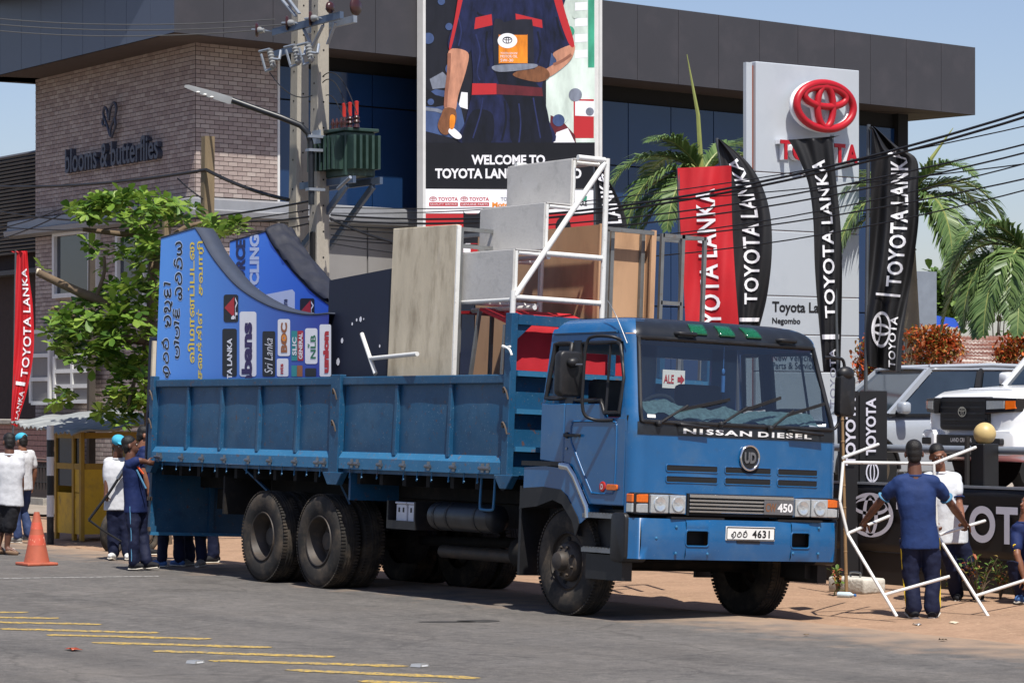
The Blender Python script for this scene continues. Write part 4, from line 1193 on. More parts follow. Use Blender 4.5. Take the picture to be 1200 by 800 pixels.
# ================================================================= cargo on the lorry
mat('print_blue_a', S(74, 128, 214), .55, var=.05)
def grad_blue(name, x0, x1, ca, cb):
    m = mat(name, ca, .5, var=.04, bump=.05, bscale=5)
    n, l = m.node_tree.nodes, m.node_tree.links
    tc = n.new('ShaderNodeTexCoord'); sx = n.new('ShaderNodeSeparateXYZ'); mr = n.new('ShaderNodeMapRange'); cr = n.new('ShaderNodeValToRGB')
    l.new(tc.outputs['Object'], sx.inputs[0]); l.new(sx.outputs[0], mr.inputs[0])
    mr.inputs[1].default_value, mr.inputs[2].default_value = x0, x1
    cr.color_ramp.elements[0].color, cr.color_ramp.elements[1].color = ca, cb
    l.new(mr.outputs[0], cr.inputs[0]); l.new(cr.outputs[0], n['Principled BSDF'].inputs['Base Color'])
    return m
grad_blue('ramp_print', .0, 4.2, S(92, 158, 240), S(38, 52, 150))
grad_blue('ramp_print_b', .0, 3.6, S(70, 140, 236), S(34, 62, 178))
mat('ramp_deck', S(48, 56, 72), .75, var=.1, bump=.1)
mat('navy_cloth', S(22, 26, 40), .7, var=.2, scale=6, bump=.2, bscale=12)
mat('navy_board', S(13, 21, 44), .6, var=.1)
mat('ply_stained', S(196, 184, 160), .8, var=.14, scale=3, bump=.15, bscale=30, stretch=(1, 1, .3), dirt=[(S(112, 96, 74), .5, .7, 5, .55), (S(206, 200, 188), .58, .72, 3, .5)])
mat('ply_grey', S(186, 184, 180), .75, var=.08, scale=3, bump=.1, bscale=30, dirt=[(S(122, 122, 120), .5, .75, 6, .5), (S(196, 198, 200), .56, .75, 2, .4)])
mat('ply_brown', S(184, 146, 112), .75, var=.12, scale=2, stretch=(1, 1, .35), dirt=[(S(112, 78, 54), .48, .75, 3, .5), (S(190, 156, 120), .6, .75, 9, .35)])
mat('pipe_white', S(218, 218, 214), .4, .1, var=.06, dirt=[(S(150, 140, 130), .58, .7, 18, .5)])
mat('pipe_grey', S(122, 124, 124), .5, .5, var=.15, dirt=[(S(110, 86, 66), .56, .7, 14, .5)])
mat('red_cloth', S(176, 24, 36), .75, var=.1, scale=5, bump=.1)
for nm, c_ in dict(p_black=(22, 22, 26), p_white=(226, 226, 232), p_red=(176, 36, 44), p_purple=(44, 28, 84), p_yellow=(232, 206, 70), p_navy=(22, 34, 84), p_teal=(40, 136, 140), p_brown=(150, 90, 50), p_orange=(222, 136, 48), p_green=(30, 110, 76), p_pale=(196, 208, 228)).items():
    mat(nm, S(*c_), .5, var=.03)
YA = -1.06                                       # near face of the first ramp
def ramp(label, edge_px, deck_px, y, th, m, root_px):
    b = TL(*root_px, y=y)
    o = tthing('bike_ramp', label, 'ramp', (b.x, y, ZF))
    near = [TL(px, py, y=y) for px, py in edge_px]
    top = smooth_line([(p.x, p.z) for p in near[1:]], 4)
    pl = [(near[0].x, near[0].z)] + [(p.x, p.y) for p in top]
    base = [(pl[-1][0], ZF + .01), (pl[0][0], ZF + .01)]
    full_ = pl + base
    f = MB().add([V((x, y, z)) for x, z in full_], [tuple(range(len(full_)))])
    f.add([V((x, y + th, z)) for x, z in full_], [tuple(range(len(full_)))])
    for a, c_ in ((full_[-1], full_[0]),):
        f.add([V((a[0], y, a[1])), V((c_[0], y, c_[1])), V((c_[0], y + th, c_[1])), V((a[0], y + th, a[1]))], [(0, 1, 2, 3)])
    f = f.build('printed_side', m, o, fr='t')
    d = MB()
    vs = []
    for x, z in pl:
        vs += [V((x, y - .004, z)), V((x, y + th + .004, z + .0))]
    d.add(vs, [(2 * i, 2 * i + 1, 2 * i + 3, 2 * i + 2) for i in range(len(pl) - 1)])
    d.build('curved_deck', deck_px, o, fr='t', smooth=50, thick=.02)
    return o
q5 = lambda x, y: (170 + x / 4, 260 + y / 4)
r1 = ramp('blue printed bike ramp side nearest the back of the lorry, covered in sponsor logos', [q5(75, 75), q5(235, 28), q5(262, 70), q5(300, 140), q5(350, 210), q5(420, 290), q5(500, 350), q5(600, 400), q5(700, 425), q5(780, 434), q5(862, 428)], 'ramp_deck', YA, .24, 'ramp_print', (190, 440))
r2 = ramp('second blue bike ramp with draped navy cloth behind the logo covered one', [q5(398, 92), q5(565, 45), q5(600, 110), q5(650, 180), q5(720, 262), q5(790, 332), q5(870, 392), q5(930, 420)], 'navy_cloth', .05, .34, 'ramp_print_b', (268, 440))
# crumpled cloth thrown over the second ramp
cl = MB()
ed = [TL(*q5(*p), y=.05) for p in ((566, 44), (600, 108), (650, 178), (720, 260), (790, 330), (868, 388))]
P_ = smooth_line(ed, 5)
cl.grid(len(P_) - 1, 10, lambda u, v: P_[min(len(P_) - 1, int(round(u * (len(P_) - 1))))] + V((.03 * noise.noise(V((u * 12, v * 4, 1))) + .10 * v, .36 * v - .01, .03 + .05 * noise.noise(V((u * 14, v * 6, 5))) + .07 * math.sin(v * 3.1))))
cl.build('draped_cloth', 'navy_cloth', r2, fr='t', smooth=60, thick=.008)
def r1p(off): return lambda x, y: TL(*q5(x, y), y=YA - off)
def pr(o, name, m, pts, off, pm): return poly(MB(), pts, pm(off)).build(name, m, o, fr='t')
def vtext(o, name, m, txt, x0, x1, ya, yb, off, pm, bold=.03, **k):   # text running upwards: x0 cap line .. x1 base line, ya bottom .. yb top (zoom pixels)
    mb = MB()
    text(mb, txt, lambda u, v: pm(off)(x1 + (x0 - x1) * v, ya + (yb - ya) * u), bold=bold, **k)
    return mb.build(name, m, o, fr='t')
# sponsor panels
for (x0, y0, x1, y1, r, m) in ((368, 340, 437, 470, 12, 'p_black'), (362, 500, 430, 724, 10, 'p_black'), (443, 420, 522, 724, 12, 'p_white'), (550, 512, 610, 724, 8, 'p_black'), (622, 455, 680, 628, 10, 'p_white'),
                               (686, 510, 714, 650, 3, 'p_teal'), (714.5, 510, 742, 650, 3, 'p_red'), (750, 498, 808, 665, 10, 'p_white'), (818, 480, 872, 724, 8, 'p_white'), (618, 640, 672, 724, 8, 'p_white'), (686, 672, 711, 724, 3, 'p_teal'), (712, 672, 738, 724, 3, 'p_brown'), (750, 685, 802, 724, 6, 'p_black')):
    pr(r1, 'sponsor_panel', m, rrect(x0, y0, x1, y1, r), .003, r1p)
pr(r1, 'diamond_mark', 'p_red', [(372, 402), (418, 350), (418, 450)], .006, r1p)
pr(r1, 'white_mark', 'p_white', [(404, 446), (414, 436), (422, 446), (418, 456), (404, 456)], .007, r1p)
vtext(r1, 'print_lettering', 'p_white', 'TV', 422, 433, 456, 352, .006, r1p)
vtext(r1, 'print_lettering', 'p_white', 'TOYOTA LANKA', 384, 408, 850, 545, .006, r1p)
vtext(r1, 'print_lettering', 'p_purple', 'abans', 452, 502, 775, 470, .006, r1p, bold=.05)
vtext(r1, 'print_lettering', 'p_white', 'Sri Lanka', 560, 598, 712, 545, .006, r1p, bold=-.005, shear=.3)
vtext(r1, 'print_lettering', 'p_brown', 'BOC', 636, 666, 612, 472, .006, r1p, bold=.05)
vtext(r1, 'print_lettering', 'p_orange', 'o', 640, 662, 560, 528, .008, r1p, bold=.05)
vtext(r1, 'print_lettering', 'p_white', 'SLIC', 690, 710, 625, 540, .006, r1p)
vtext(r1, 'print_lettering', 'p_white', 'GENERAL', 720, 738, 642, 520, .006, r1p)
vtext(r1, 'print_lettering', 'p_green', 'NLB', 775, 800, 640, 530, .006, r1p, bold=.02)
vtext(r1, 'print_lettering', 'p_green', 'w', 762, 772, 590, 570, .006, r1p)
vtext(r1, 'print_lettering', 'p_red', 'union', 834, 862, 708, 512, .006, r1p, bold=.07)
vtext(r1, 'print_lettering', 'p_red', 'nts', 632, 648, 712, 664, .006, r1p)
# headings: two Sinhala columns, two Tamil columns
def col_(x0, x1, ya, yb, word, m):
    mb = MB()
    if isinstance(word, list):
        sinhala(mb, word, lambda u, v: r1p(.004)(x1 + (x0 - x1) * v, ya + (yb - ya) * u), .17, .15)
    else:
        text(mb, word, lambda u, v: r1p(.004)(x1 + (x0 - x1) * v, ya + (yb - ya) * u), bold=.02)
    mb.build('print_lettering', m, r1, fr='t')
mat('p_halo', S(190, 214, 246), .5, var=.02)
def halo(x0, x1, ya, yb, word):
    mb = MB(); sinhala(mb, word, lambda u, v: r1p(.0022)(x1 + (x0 - x1) * v, ya + (yb - ya) * u), .30, .15); mb.build('print_outline', 'p_halo', r1, fr='t')
for cc in ((84, 112, 730, 545, ['gu', 'va', 'n_']), (88, 122, 495, 285, ['ha', 'mu', 'da']), (135, 162, 640, 395, ['pa', 'pa', 'di']), (140, 174, 368, 95, ['sa', 'va', 'ri', 'ya'])):
    halo(*cc); col_(*cc, 'p_black')
col_(200, 232, 660, 95, 'விமானப்படை', 'p_yellow')
col_(240, 268, 740, 410, 'சைக்கிள்', 'p_yellow')
col_(244, 276, 345, 90, 'சவாரி', 'p_yellow')
r2p = lambda off: (lambda x, y: TL(*q5(x, y), y=.05 - off))
vtext(r2, 'print_lettering', 'p_navy', 'AIR FORCE', 425, 470, 470, 84, .004, r2p, bold=.05)
vtext(r2, 'print_lettering', 'p_pale', 'CYCLING', 490, 535, 400, 60, .004, r2p, bold=.05)
pr(r2, 'sponsor_panel', 'p_pale', [(566, 340), (690, 316), (702, 330), (702, 480), (566, 480)], .003, r2p)
vtext(r2, 'print_lettering', 'p_navy', 'ni one', 645, 668, 420, 362, .006, r2p)
pr(r2, 'sponsor_panel', 'p_black', rrect(726, 358, 794, 500, 10), .003, r2p)
pr(r2, 'diamond_mark', 'p_red', [(728, 420), (776, 366), (776, 470)], .006, r2p)
vtext(r2, 'print_lettering', 'p_white', 'TV', 778, 790, 450, 370, .006, r2p)
# dark upright edge board behind the first ramp at the tail
o = tthing('dark_panel', 'tall narrow black board standing behind the logo ramp at the tail', 'board', (XR + .1, .0, ZF))
a, b = TL(178, 350, y=-.6), TL(190, 350, y=-.6)
MB().bb(a.x, a.x + .05, -.62, .6, ZF + .01, 2.95).build('sheet', 'navy_board', o, fr='t', bevel=.006, seg=1)
MB().bb(a.x + .05, a.x + .09, -.6, -.55, ZF + .01, 2.9).build('batten', 'ply_stained', o, fr='t')
# navy board
o = tthing('navy_board', 'plain navy board with white paint specks between ramp and stained plywood', 'board', (-3.8, -1.0, ZF))
y = -.98
c4 = [TL(386, 328.5, y=y), TL(461.5, 314, y=y)]
f = MB().prism([(c4[0].x, ZF + .01), (c4[1].x, ZF + .01), (c4[1].x, c4[1].z), (c4[0].x, c4[0].z)], lambda u, v, w: (u, w, v), y, y + .03)
f.build('sheet', 'navy_board', o, fr='t')
q6 = lambda x, yy: (170 + x / 3.636, 240 + yy / 3.636)
for (sx, sy, sr) in ((883, 507, 3), (902, 490, 3), (919, 487, 5), (932, 486, 2), (840, 578, 5), (823, 668, 7), (1000, 601, 3)):
    p = TL(*q6(sx, sy), y=y - .004)
    poly(MB(), [(p.x + sr / 190 * math.cos(k * .9) * (1 + .3 * math.sin(k * 5)), p.z + sr / 150 * math.sin(k * .9)) for k in range(7)], lambda u, v: (u, y - .004, v)).build('paint_speck', 'p_white', o, fr='t')
MB().bb(c4[0].x + .1, c4[0].x + .15, y + .031, y + .07, ZF + .01, c4[0].z - .1).build('batten', 'ply_stained', o, fr='t')
# bent white pipe resting on the side rail
o = tthing('pipe_offcut', 'small white pipe tee leaning out over the lorry side rail', 'pipe', TL(441, 437, y=-1.14))
a, b, c_, d_ = TL(424, 391, y=-1.12), TL(440, 438, y=-1.14), TL(434, 420, y=-1.13), TL(489, 414.5, y=-1.3)
MB().cyl(a, b, .024, n=10).build('stem', 'pipe_white', o, fr='t', smooth=40)
MB().cyl(c_, d_, .024, n=10).build('arm', 'pipe_white', o, fr='t', smooth=40)
# stained plywood box
o = tthing('stained_plywood_box', 'tall weathered pale plywood box on a steel frame beside the navy board', 'box', (-2.6, -1.0, ZF))
y = -1.03
a, b = TL(461, 268, y=y), TL(535, 263, y=y)
MB().prism([(a.x - .03, ZF + .01), (b.x, ZF + .01), (b.x, b.z), (a.x, a.z)], lambda u, v, w: (u, w, v), y, y + .05).build('front_sheet', 'ply_stained', o, fr='t', bevel=.004, seg=1)
fr_b = b
def bar(o, name, p, q, m='pipe_grey', w=.04): return MB().beam(p, q, w, w, (0, 0, 1) if abs((V(q) - V(p)).normalized().z) < .9 else (1, 0, 0)).build(name, m, o, fr='t')
for yy in (y + .08, y + .75):
    bar(o, 'frame_post', (b.x - .03, yy, ZF + .01), (b.x - .03, yy, b.z - .02))
    bar(o, 'frame_post', (a.x + .02, yy, ZF + .01), (a.x + .02, yy, a.z - .02))
for z in (b.z - .04, b.z - .22, 2.2):
    bar(o, 'frame_rail', (b.x - .03, y + .10, z), (b.x - .03, y + .73, z))
bar(o, 'frame_rail', (a.x + .05, y + .75, a.z - .04), (b.x - .05, y + .75, a.z - .04))
MB().bb(b.x + .002, b.x + .02, y + .001, y + .05, ZF + .02, b.z - .01).build('edge_trim', 'pipe_white', o, fr='t')
# three step podium stair of grey boards on white pipes; it climbs across the lorry
o = tthing('stepped_podium', 'three step podium of grey boards on a white pipe frame, standing on the load', 'podium', (-1.6, -.9, ZF))
ys3 = (-.92, -.56, -.20)
bd3 = (((530, 297), (602, 293), (600, 350), (530, 352)), ((562, 245), (637, 238), (637, 294), (562, 296)), ((594, 195), (670, 187), (668, 243), (594, 250)))
cor3 = []
for y, quad in zip(ys3, bd3):
    P4 = [TL(*p, y=y) for p in quad]
    x0, x1 = (P4[0].x + P4[3].x) / 2, (P4[1].x + P4[2].x) / 2
    zt, zb_ = (P4[0].z + P4[1].z) / 2, (P4[2].z + P4[3].z) / 2
    cor3.append((x0, x1, zt, zb_, y))
    MB().bb(x0, x1, y, y + .02, zb_, zt).build('riser_board', 'ply_grey', o, fr='t', bevel=.003, seg=1)
    for yb_ in ((y + .024),):
        for x in (x0 + .03, x1 - .02):
            MB().cyl((x, y + .045, zb_ - .02), (x, y + .045, zt - .01), .022, n=8).build('riser_pipe', 'pipe_white', o, fr='t')
        for x in (x0 + .03, x1 - .02):
            MB().cyl((x, y + .07, zt - .03), (x, y + .36, zt - .03), .022, n=8).build('tread_pipe', 'pipe_white', o, fr='t')
        MB().bb(x0, x1, y + .03, y + .34, zt - .003, zt + .012).build('tread_board', 'ply_grey', o, fr='t')
x1 = cor3[0][1]
yb0, yb1 = ys3[0] + .02, ys3[2] + .36
zlo = TL(606, 347, y=yb0).z
ztop = cor3[2][2] - .02
for xx in (x1 + .02, cor3[0][0] + .02):
    pp = lambda nm, a, b: MB().cyl(a, b, .03, n=10).build(nm, 'pipe_white', o, fr='t', smooth=40)
    pp('frame_diagonal', (xx, yb0, zlo), (xx, yb1, ztop))
    pp('frame_upright', (xx, yb1 + .03, ZF + .01), (xx, yb1 + .03, ztop + .05))
    pp('frame_upright', (xx, yb0 - .02, ZF + .01), (xx, yb0 - .02, zlo + .06))
    pp('frame_bottom_rail', (xx, yb0, zlo - .01), (xx, yb1, zlo - .01))
    pp('frame_mid_rail', (xx, ys3[1] + .02, cor3[0][2] - .02), (xx, yb1, cor3[0][2] - .02))
    pp('frame_top_rail', (xx, ys3[2] + .02, ztop + .03), (xx, yb1, ztop + .03))
for z, y in ((zlo - .03, yb0), (zlo - .10, yb0 + .25), (ztop + .02, yb1 + .03), (cor3[0][2] - .05, yb0 + .4)):
    MB().cyl((cor3[0][0], y, z), (x1 + .02, y, z), .026, n=10).build('cross_pipe', 'pipe_white', o, fr='t', smooth=40)
# brown plywood box with steel frame
yn = .42
k = TL(704, 263, y=yn); a = TL(560, 283, y=yn)
far_ = TL(767, 270, x=k.x)
o = tthing('brown_plywood_box', 'large brown plywood box with a steel angle frame behind the cab', 'box', (k.x - .6, yn + .4, ZF))
MB().bb(a.x, k.x - .03, yn, yn + .025, ZF + .01, k.z).build('side_sheet', 'ply_brown', o, fr='t')
MB().bb(k.x - .028, k.x, yn - .005, yn + .06, ZF + .01, k.z + .01).build('edge_batten', 'ply_brown', o, fr='t')
yf = min(1.18, far_.y)
MB().bb(k.x - .17, k.x - .15, yn + .05, yf, ZF + .01, k.z - .02).build('back_sheet', 'ply_brown', o, fr='t')
MB().bb(a.x, k.x - .03, yf, yf + .025, ZF + .01, k.z - .02).build('side_sheet', 'ply_brown', o, fr='t')
for yy in (yn + .10, yn + (yf - yn) * .33, yf - .07):
    bar(o, 'frame_post', (k.x - .02 - (.1 if yy != yn + .1 else 0), yy, ZF + .01), (k.x - .02 - (.1 if yy != yn + .1 else 0), yy, k.z - .05), w=.045)
bar(o, 'frame_rail', (k.x - .02, yn + .07, k.z - .04), (k.x - .02, yf, k.z - .04), w=.045)
bar(o, 'frame_rail', (k.x - .06, yn + .12, 2.95), (k.x - .12, yn + (yf - yn) * .33, 2.95), w=.04)
MB().bb(k.x - .03, k.x, yf - .03, yf + .03, ZF + .01, k.z - .01).build('edge_batten', 'ply_brown', o, fr='t')
bxo = o
# open steel cage right of it
x_ = k.x - .1
o = tthing('steel_cage', 'open grey steel cage right of the brown plywood box', 'frame', (x_, 1.2, ZF))
a, b = TL(771, 273, x=x_), TL(826, 276, x=x_)
ya_, yb_ = a.y + .06, b.y
for yy in (ya_, ya_ + (yb_ - ya_) * .48, yb_):
    bar(o, 'post', (x_, yy, 2.38 if yy > 1.15 else ZF + .01), (x_, yy, a.z), w=.04)
for z in (a.z - .02, a.z - .75):
    bar(o, 'rail', (x_, ya_, z), (x_, yb_ if z > a.z - .1 else ya_ + (yb_ - ya_) * .48, z), w=.04)
bar(o, 'rail', (x_ - .5, ya_, a.z - .02), (x_, yb_, a.z - .02), w=.035)
bar(o, 'rail', (x_ - .5, ya_, a.z - .02), (x_ - .5, yb_, a.z - .02), w=.035)
bar(o, 'post', (x_ - .5, ya_, ZF + .01), (x_ - .5, ya_, a.z), w=.035)
# red topped folding tables on steel legs, tipped against each other
def red_table(label, quad, y0, y1, legs):
    o = tthing('folding_table', label, 'table', (quad[0][0], y0, ZF))
    f = MB()
    f.add([V((quad[0][0], y0, quad[0][1])), V((quad[1][0], y0, quad[1][1])), V((quad[1][0], y1, quad[1][1])), V((quad[0][0], y1, quad[0][1]))], [(0, 1, 2, 3)])
    f.build('table_top', 'red_cloth', o, fr='t', thick=.03)
    for p, q in legs:
        bar(o, 'leg', p, q, w=.035)
    return o
A, Bq = TL(562, 362, y=-.85), TL(595, 378, y=-.85)
t1 = red_table('tipped red topped table with grey steel legs in front of the headboard', ((A.x, A.z), (Bq.x, Bq.z)), -.85, .3,
               [((A.x + .02, -.86, A.z - .02), (A.x - .32, -.86, ZF + .01)), ((Bq.x - .03, -.86, Bq.z - .02), (Bq.x - .12, -.86, ZF + .01)), ((A.x - .22, -.86, 1.85), (Bq.x - .08, -.86, 1.85))])
C, D_ = TL(534, 366, y=-.5), TL(575, 366, y=-.5)
t2 = red_table('level red topped table under the stepped podium', ((C.x, C.z), (D_.x + .3, D_.z)), -.5, .35,
               [((C.x + .05, -.48, C.z - .02), (C.x + .05, -.48, ZF + .01)), ((D_.x, -.48, C.z - .02), (D_.x - .02, -.48, ZF + .01)), ((C.x + .05, -.48, 2.05), (D_.x, -.48, 2.05))])
o = tthing('red_backdrop', 'upright red cloth backdrop showing through the open top of the headboard', 'backdrop', (XF - .12, 0, ZF))
MB().grid(30, 8, lambda u, v: (XF - .06 - .03 * v + .012 * math.sin(u * 40) * (1 - v), -1.15 + 1.4 * u, ZF + .01 + 1.62 * v)).build('cloth', 'red_cloth', o, fr='t', smooth=60, thick=.012)
bar(o, 'top_bar', (XF - .12, -1.1, ZF + 1.6), (XF - .12, .3, ZF + 1.6), w=.03)
# ================================================================= billboard on the showroom
bb_ = thing('billboard', 'tall advertising billboard showing a mechanic with an oil can on the showroom front', 'billboard', FP(597, 300, .1))
def bp(off): return lambda x, y: FP(x, y, .16 + off)
def bpoly(name, m, pts, off):
    if any(k in name for k in ('overalls', 'sleeve', 'arm', 'glove', 'oil_can', 'spanner', 'stripe')):
        pts = [(p.x, p.y) for p in smooth_line(pts, 5, True)]
    return poly(MB(), pts, bp(off)).build(name, m, bb_, fr='w')
u0, u1 = U(495, .1), U(699, .1)
MB().prism([(u0, 4.3), (u1, 4.3), (u1, 10.9), (u0, 10.9)], lambda u, v, w: fr_uv(u, v, w), .02, .155).build('panel', 'white_frame', bb_, fr='w')
for nm, c_, s_ in (('ad_dark', (24, 24, 32), 3), ('ad_black', (14, 13, 18), 2), ('ad_navy', (21, 26, 58), 3), ('ad_navy_dark', (10, 12, 26), 3), ('ad_red', (180, 40, 44), 2), ('ad_skin', (186, 132, 106), 3), ('ad_glove', (118, 76, 48), 6),
                   ('ad_pale', (204, 218, 208), 1), ('ad_green', (60, 150, 120), 2), ('ad_maroon', (92, 30, 36), 2), ('ad_orange', (232, 136, 34), 3), ('ad_grey', (120, 126, 140), 3), ('ad_blue', (62, 80, 120), 3), ('ad_white', (232, 232, 236), 1), ('ad_can', (30, 30, 40), 2)):
    mat(nm, S(*c_), .45, var=.03 if nm in ('ad_white', 'ad_red') else .75 if 'navy' in nm else .3, scale=s_ * 1.6, stretch=(1, 1, .5))
rb_ = random.Random(5)
bpoly('print_field', 'ad_dark', [(497, -60), (697, -60), (697, 180), (497, 168)], .001)
bpoly('print_field', 'ad_pale', [(640, -60), (697, -60), (697, 168), (640, 168)], .003)
q7 = lambda x, y: (490 + x / 2.963, y / 2.963)
Q = lambda *ps: [q7(*p) for p in ps]
bpoly('print_field', 'ad_green', Q((590, -60), (612, -60), (612, 235), (590, 235)), .005)
for k in range(4):
    bpoly('print_field', 'ad_white', Q((545, 10 + k * 55), (588, 8 + k * 55), (588, 35 + k * 55), (545, 38 + k * 55)), .005)
bpoly('print_field', 'ad_red', Q((540, 345), (610, 345), (610, 480), (540, 480)), .005)
bpoly('print_field', 'ad_white', Q((545, 350), (612, 352), (612, 405), (545, 402)), .007)
bpoly('print_field', 'ad_maroon', Q((460, 400), (500, 420), (545, 470), (548, 496), (455, 496)), .007)
bpoly('print_field', 'ad_white', Q((480, 460), (520, 445), (545, 496), (470, 496)), .009)
bpoly('print_field', 'ad_grey', Q((40, 275), (85, 250), (105, 270), (95, 305), (50, 310)), .003)
bpoly('print_field', 'ad_white', Q((150, 320), (172, 322), (172, 380), (140, 370)), .003)
bpoly('print_field', 'ad_blue', Q((22, 330), (60, 310), (120, 320), (150, 380), (170, 470), (120, 480), (22, 455)), .004)
bpoly('print_field', 'ad_black', Q((22, 300), (60, 330), (120, 345), (118, 360), (60, 372), (22, 368)), .006)
bpoly('print_field', 'ad_grey', Q((22, 372), (70, 378), (120, 400), (118, 406), (60, 388), (22, 384)), .008)
for k in range(16):                              # out of focus lights of the workshop
    cx, cy, rr = rb_.uniform(500, 530) if k % 2 else rb_.uniform(645, 692), rb_.uniform(0, 150), rb_.uniform(3, 9)
    mb = MB(); ring2(mb, lambda u, v: bp(.0085 + .0002 * k)(cx + rr * u, cy - rr * v), 0, 0, 1, 1, .99, n=20); mb.build('print_field', ('ad_grey', 'ad_pale', 'ad_blue', 'ad_pale', 'ad_green')[k % 5] if k % 2 == 0 else ('ad_dark', 'ad_blue', 'ad_dark', 'ad_blue')[k % 4], bb_, fr='w')
# the mechanic: overalls, sleeves, arms, gloves, can
bpoly('print_overalls', 'ad_navy', Q((150, -80), (500, -80), (470, 120), (455, 230), (430, 300), (440, 350), (455, 420), (458, 500), (155, 500), (165, 420), (185, 330), (190, 250), (178, 120)), .011)
bpoly('print_overalls', 'ad_navy_dark', Q((270, 230), (340, 245), (420, 300), (440, 360), (455, 430), (458, 500), (330, 500), (318, 380), (290, 320)), .0125)
bpoly('print_overalls', 'ad_navy_dark', Q((200, 380), (260, 400), (250, 500), (156, 500), (170, 420)), .0125)
bpoly('print_sleeve', 'ad_navy', Q((165, -80), (130, 60), (104, 165), (180, 182), (200, 60), (230, -60)), .0135)
bpoly('print_sleeve', 'ad_navy', Q((470, -80), (500, 60), (540, 150), (465, 185), (440, 90), (430, -60)), .0135)
bpoly('print_stripe', 'ad_red', Q((152, -80), (128, 60), (108, 162), (116, 164), (140, 65), (166, -60)), .015)
bpoly('print_stripe', 'ad_red', Q((478, -80), (510, 40), (542, 150), (526, 157), (492, 70), (458, -60)), .015)
bpoly('print_arm', 'ad_skin', Q((110, 172), (172, 182), (168, 240), (140, 330), (128, 385), (92, 380), (98, 300), (105, 230)), .014)
bpoly('print_arm', 'ad_skin', Q((470, 184), (538, 155), (541, 185), (520, 220), (455, 268), (440, 245), (480, 215)), .0145)
bpoly('print_glove', 'ad_glove', Q((92, 376), (128, 380), (132, 420), (115, 450), (100, 468), (80, 462), (68, 435), (80, 400)), .016)
bpoly('print_spanner', 'ad_orange', Q((112, 402), (128, 405), (124, 445), (110, 445)), .018)
bpoly('print_spanner', 'ad_white', Q((110, 446), (125, 446), (150, 470), (146, 482), (128, 480), (106, 460)), .018)
bpoly('print_glove', 'ad_glove', Q((340, 250), (400, 228), (445, 240), (456, 268), (420, 285), (360, 275), (330, 262)), .017)
mat('ad_fold', S(34, 42, 84), .5, var=.3); mat('ad_skin_dark', S(140, 92, 72), .5, var=.2)
for k, P in enumerate(([(200, 120), (215, 180), (205, 250), (215, 280)], [(240, 110), (235, 160), (245, 230)], [(225, 340), (215, 400), (190, 480)], [(300, 350), (305, 420), (290, 490)], [(400, 340), (410, 400), (425, 480)], [(415, 110), (425, 170), (415, 220)], [(140, 60), (150, 110), (140, 160)], [(480, 60), (490, 100), (505, 140)], [(350, 360), (356, 430), (350, 495)], [(190, 20), (210, 50), (230, 55)])):
    mb = MB(); ribbon(mb, P, 7 if k % 2 else 5, lambda u, v: bp(.0128 if k < 6 or k > 7 else .0145)(*q7(u, v))); mb.build('print_fold', 'ad_fold' if k % 2 == 0 else 'ad_navy_dark', bb_, fr='w')
for P, w_ in (([(108, 185), (106, 250), (98, 320), (95, 372)], 12), ([(470, 225), (500, 212), (532, 190)], 10)):
    mb = MB(); ribbon(mb, P, w_, lambda u, v: bp(.0155)(*q7(u, v))); mb.build('print_shade', 'ad_skin_dark', bb_, fr='w')
bpoly('print_pocket', 'ad_red', Q((172, 68), (255, 50), (258, 88), (180, 106)), .013)
bpoly('print_pocket', 'ad_red', Q((338, 48), (430, 70), (432, 98), (340, 78)), .013)
bpoly('print_belt', 'ad_red', Q((188, 290), (272, 290), (272, 328), (186, 330)), .014)
bpoly('print_belt', 'ad_maroon', Q((272, 292), (430, 305), (434, 335), (272, 328)), .014)
bpoly('print_oil_can', 'ad_can', Q((262, 80), (290, 70), (300, 78), (330, 70), (384, 68), (398, 85), (402, 225), (395, 240), (280, 250), (264, 230)), .019)
bpoly('print_oil_can', 'ad_grey', Q((264, 228), (402, 222), (398, 238), (282, 250)), .0205)
bpoly('print_label', 'ad_orange', rrect(*q7(280, 220), *q7(380, 122), 1), .021)
mb = MB(); ring2(mb, lambda u, v: bp(.023)(*q7(310 + 34 * u, 142 - 26 * v)), 0, 0, 1, 1, .99); mb.build('print_label', 'ad_white', bb_, fr='w')
mb = MB(); emblem2(mb, lambda u, v: bp(.025)(*q7(310 + 17 * u, 140 - 12 * v))); mb.build('print_label', 'ad_black', bb_, fr='w')
def btext(txt, m, x0, y0, x1, y1, off, **k):
    mb = MB(); text(mb, txt, lambda u, v: bp(off)(x0 + (x1 - x0) * u, y1 + (y0 - y1) * v), **k); return mb.build('print_lettering', m, bb_, fr='w')
zb = lambda x0, y0, x1, y1: (*q7(x0, y0), *q7(x1, y1))
btext('MOTOR OIL', 'ad_white', *zb(286, 192, 345, 201), .024)
btext('5W-30', 'ad_white', *zb(286, 205, 330, 215), .024)
btext('TOYOTA GENUINE', 'ad_white', *zb(286, 182, 345, 189), .024)
bpoly('print_field', 'ad_black', [(497, 167.5), (697, 167), (697, 221), (497, 221)], .017)
q8 = lambda x, y: (300 + x / 2.963, y / 2.963)
def t8(txt, m, x0, y0, x1, y1, off, **k): btext(txt, m, *q8(x0, y0), *q8(x1, y1), off, **k)
t8('WELCOME TO', 'ad_white', 748, 538, 1004, 572, .019, bold=.035)
t8('TOYOTA LANKA NEGOMBO', 'ad_white', 622, 585, 1130, 620, .019, bold=.035)
bpoly('print_field', 'ad_white', [(497, 221.3), (697, 223), (697, 250), (497, 250)], .017)
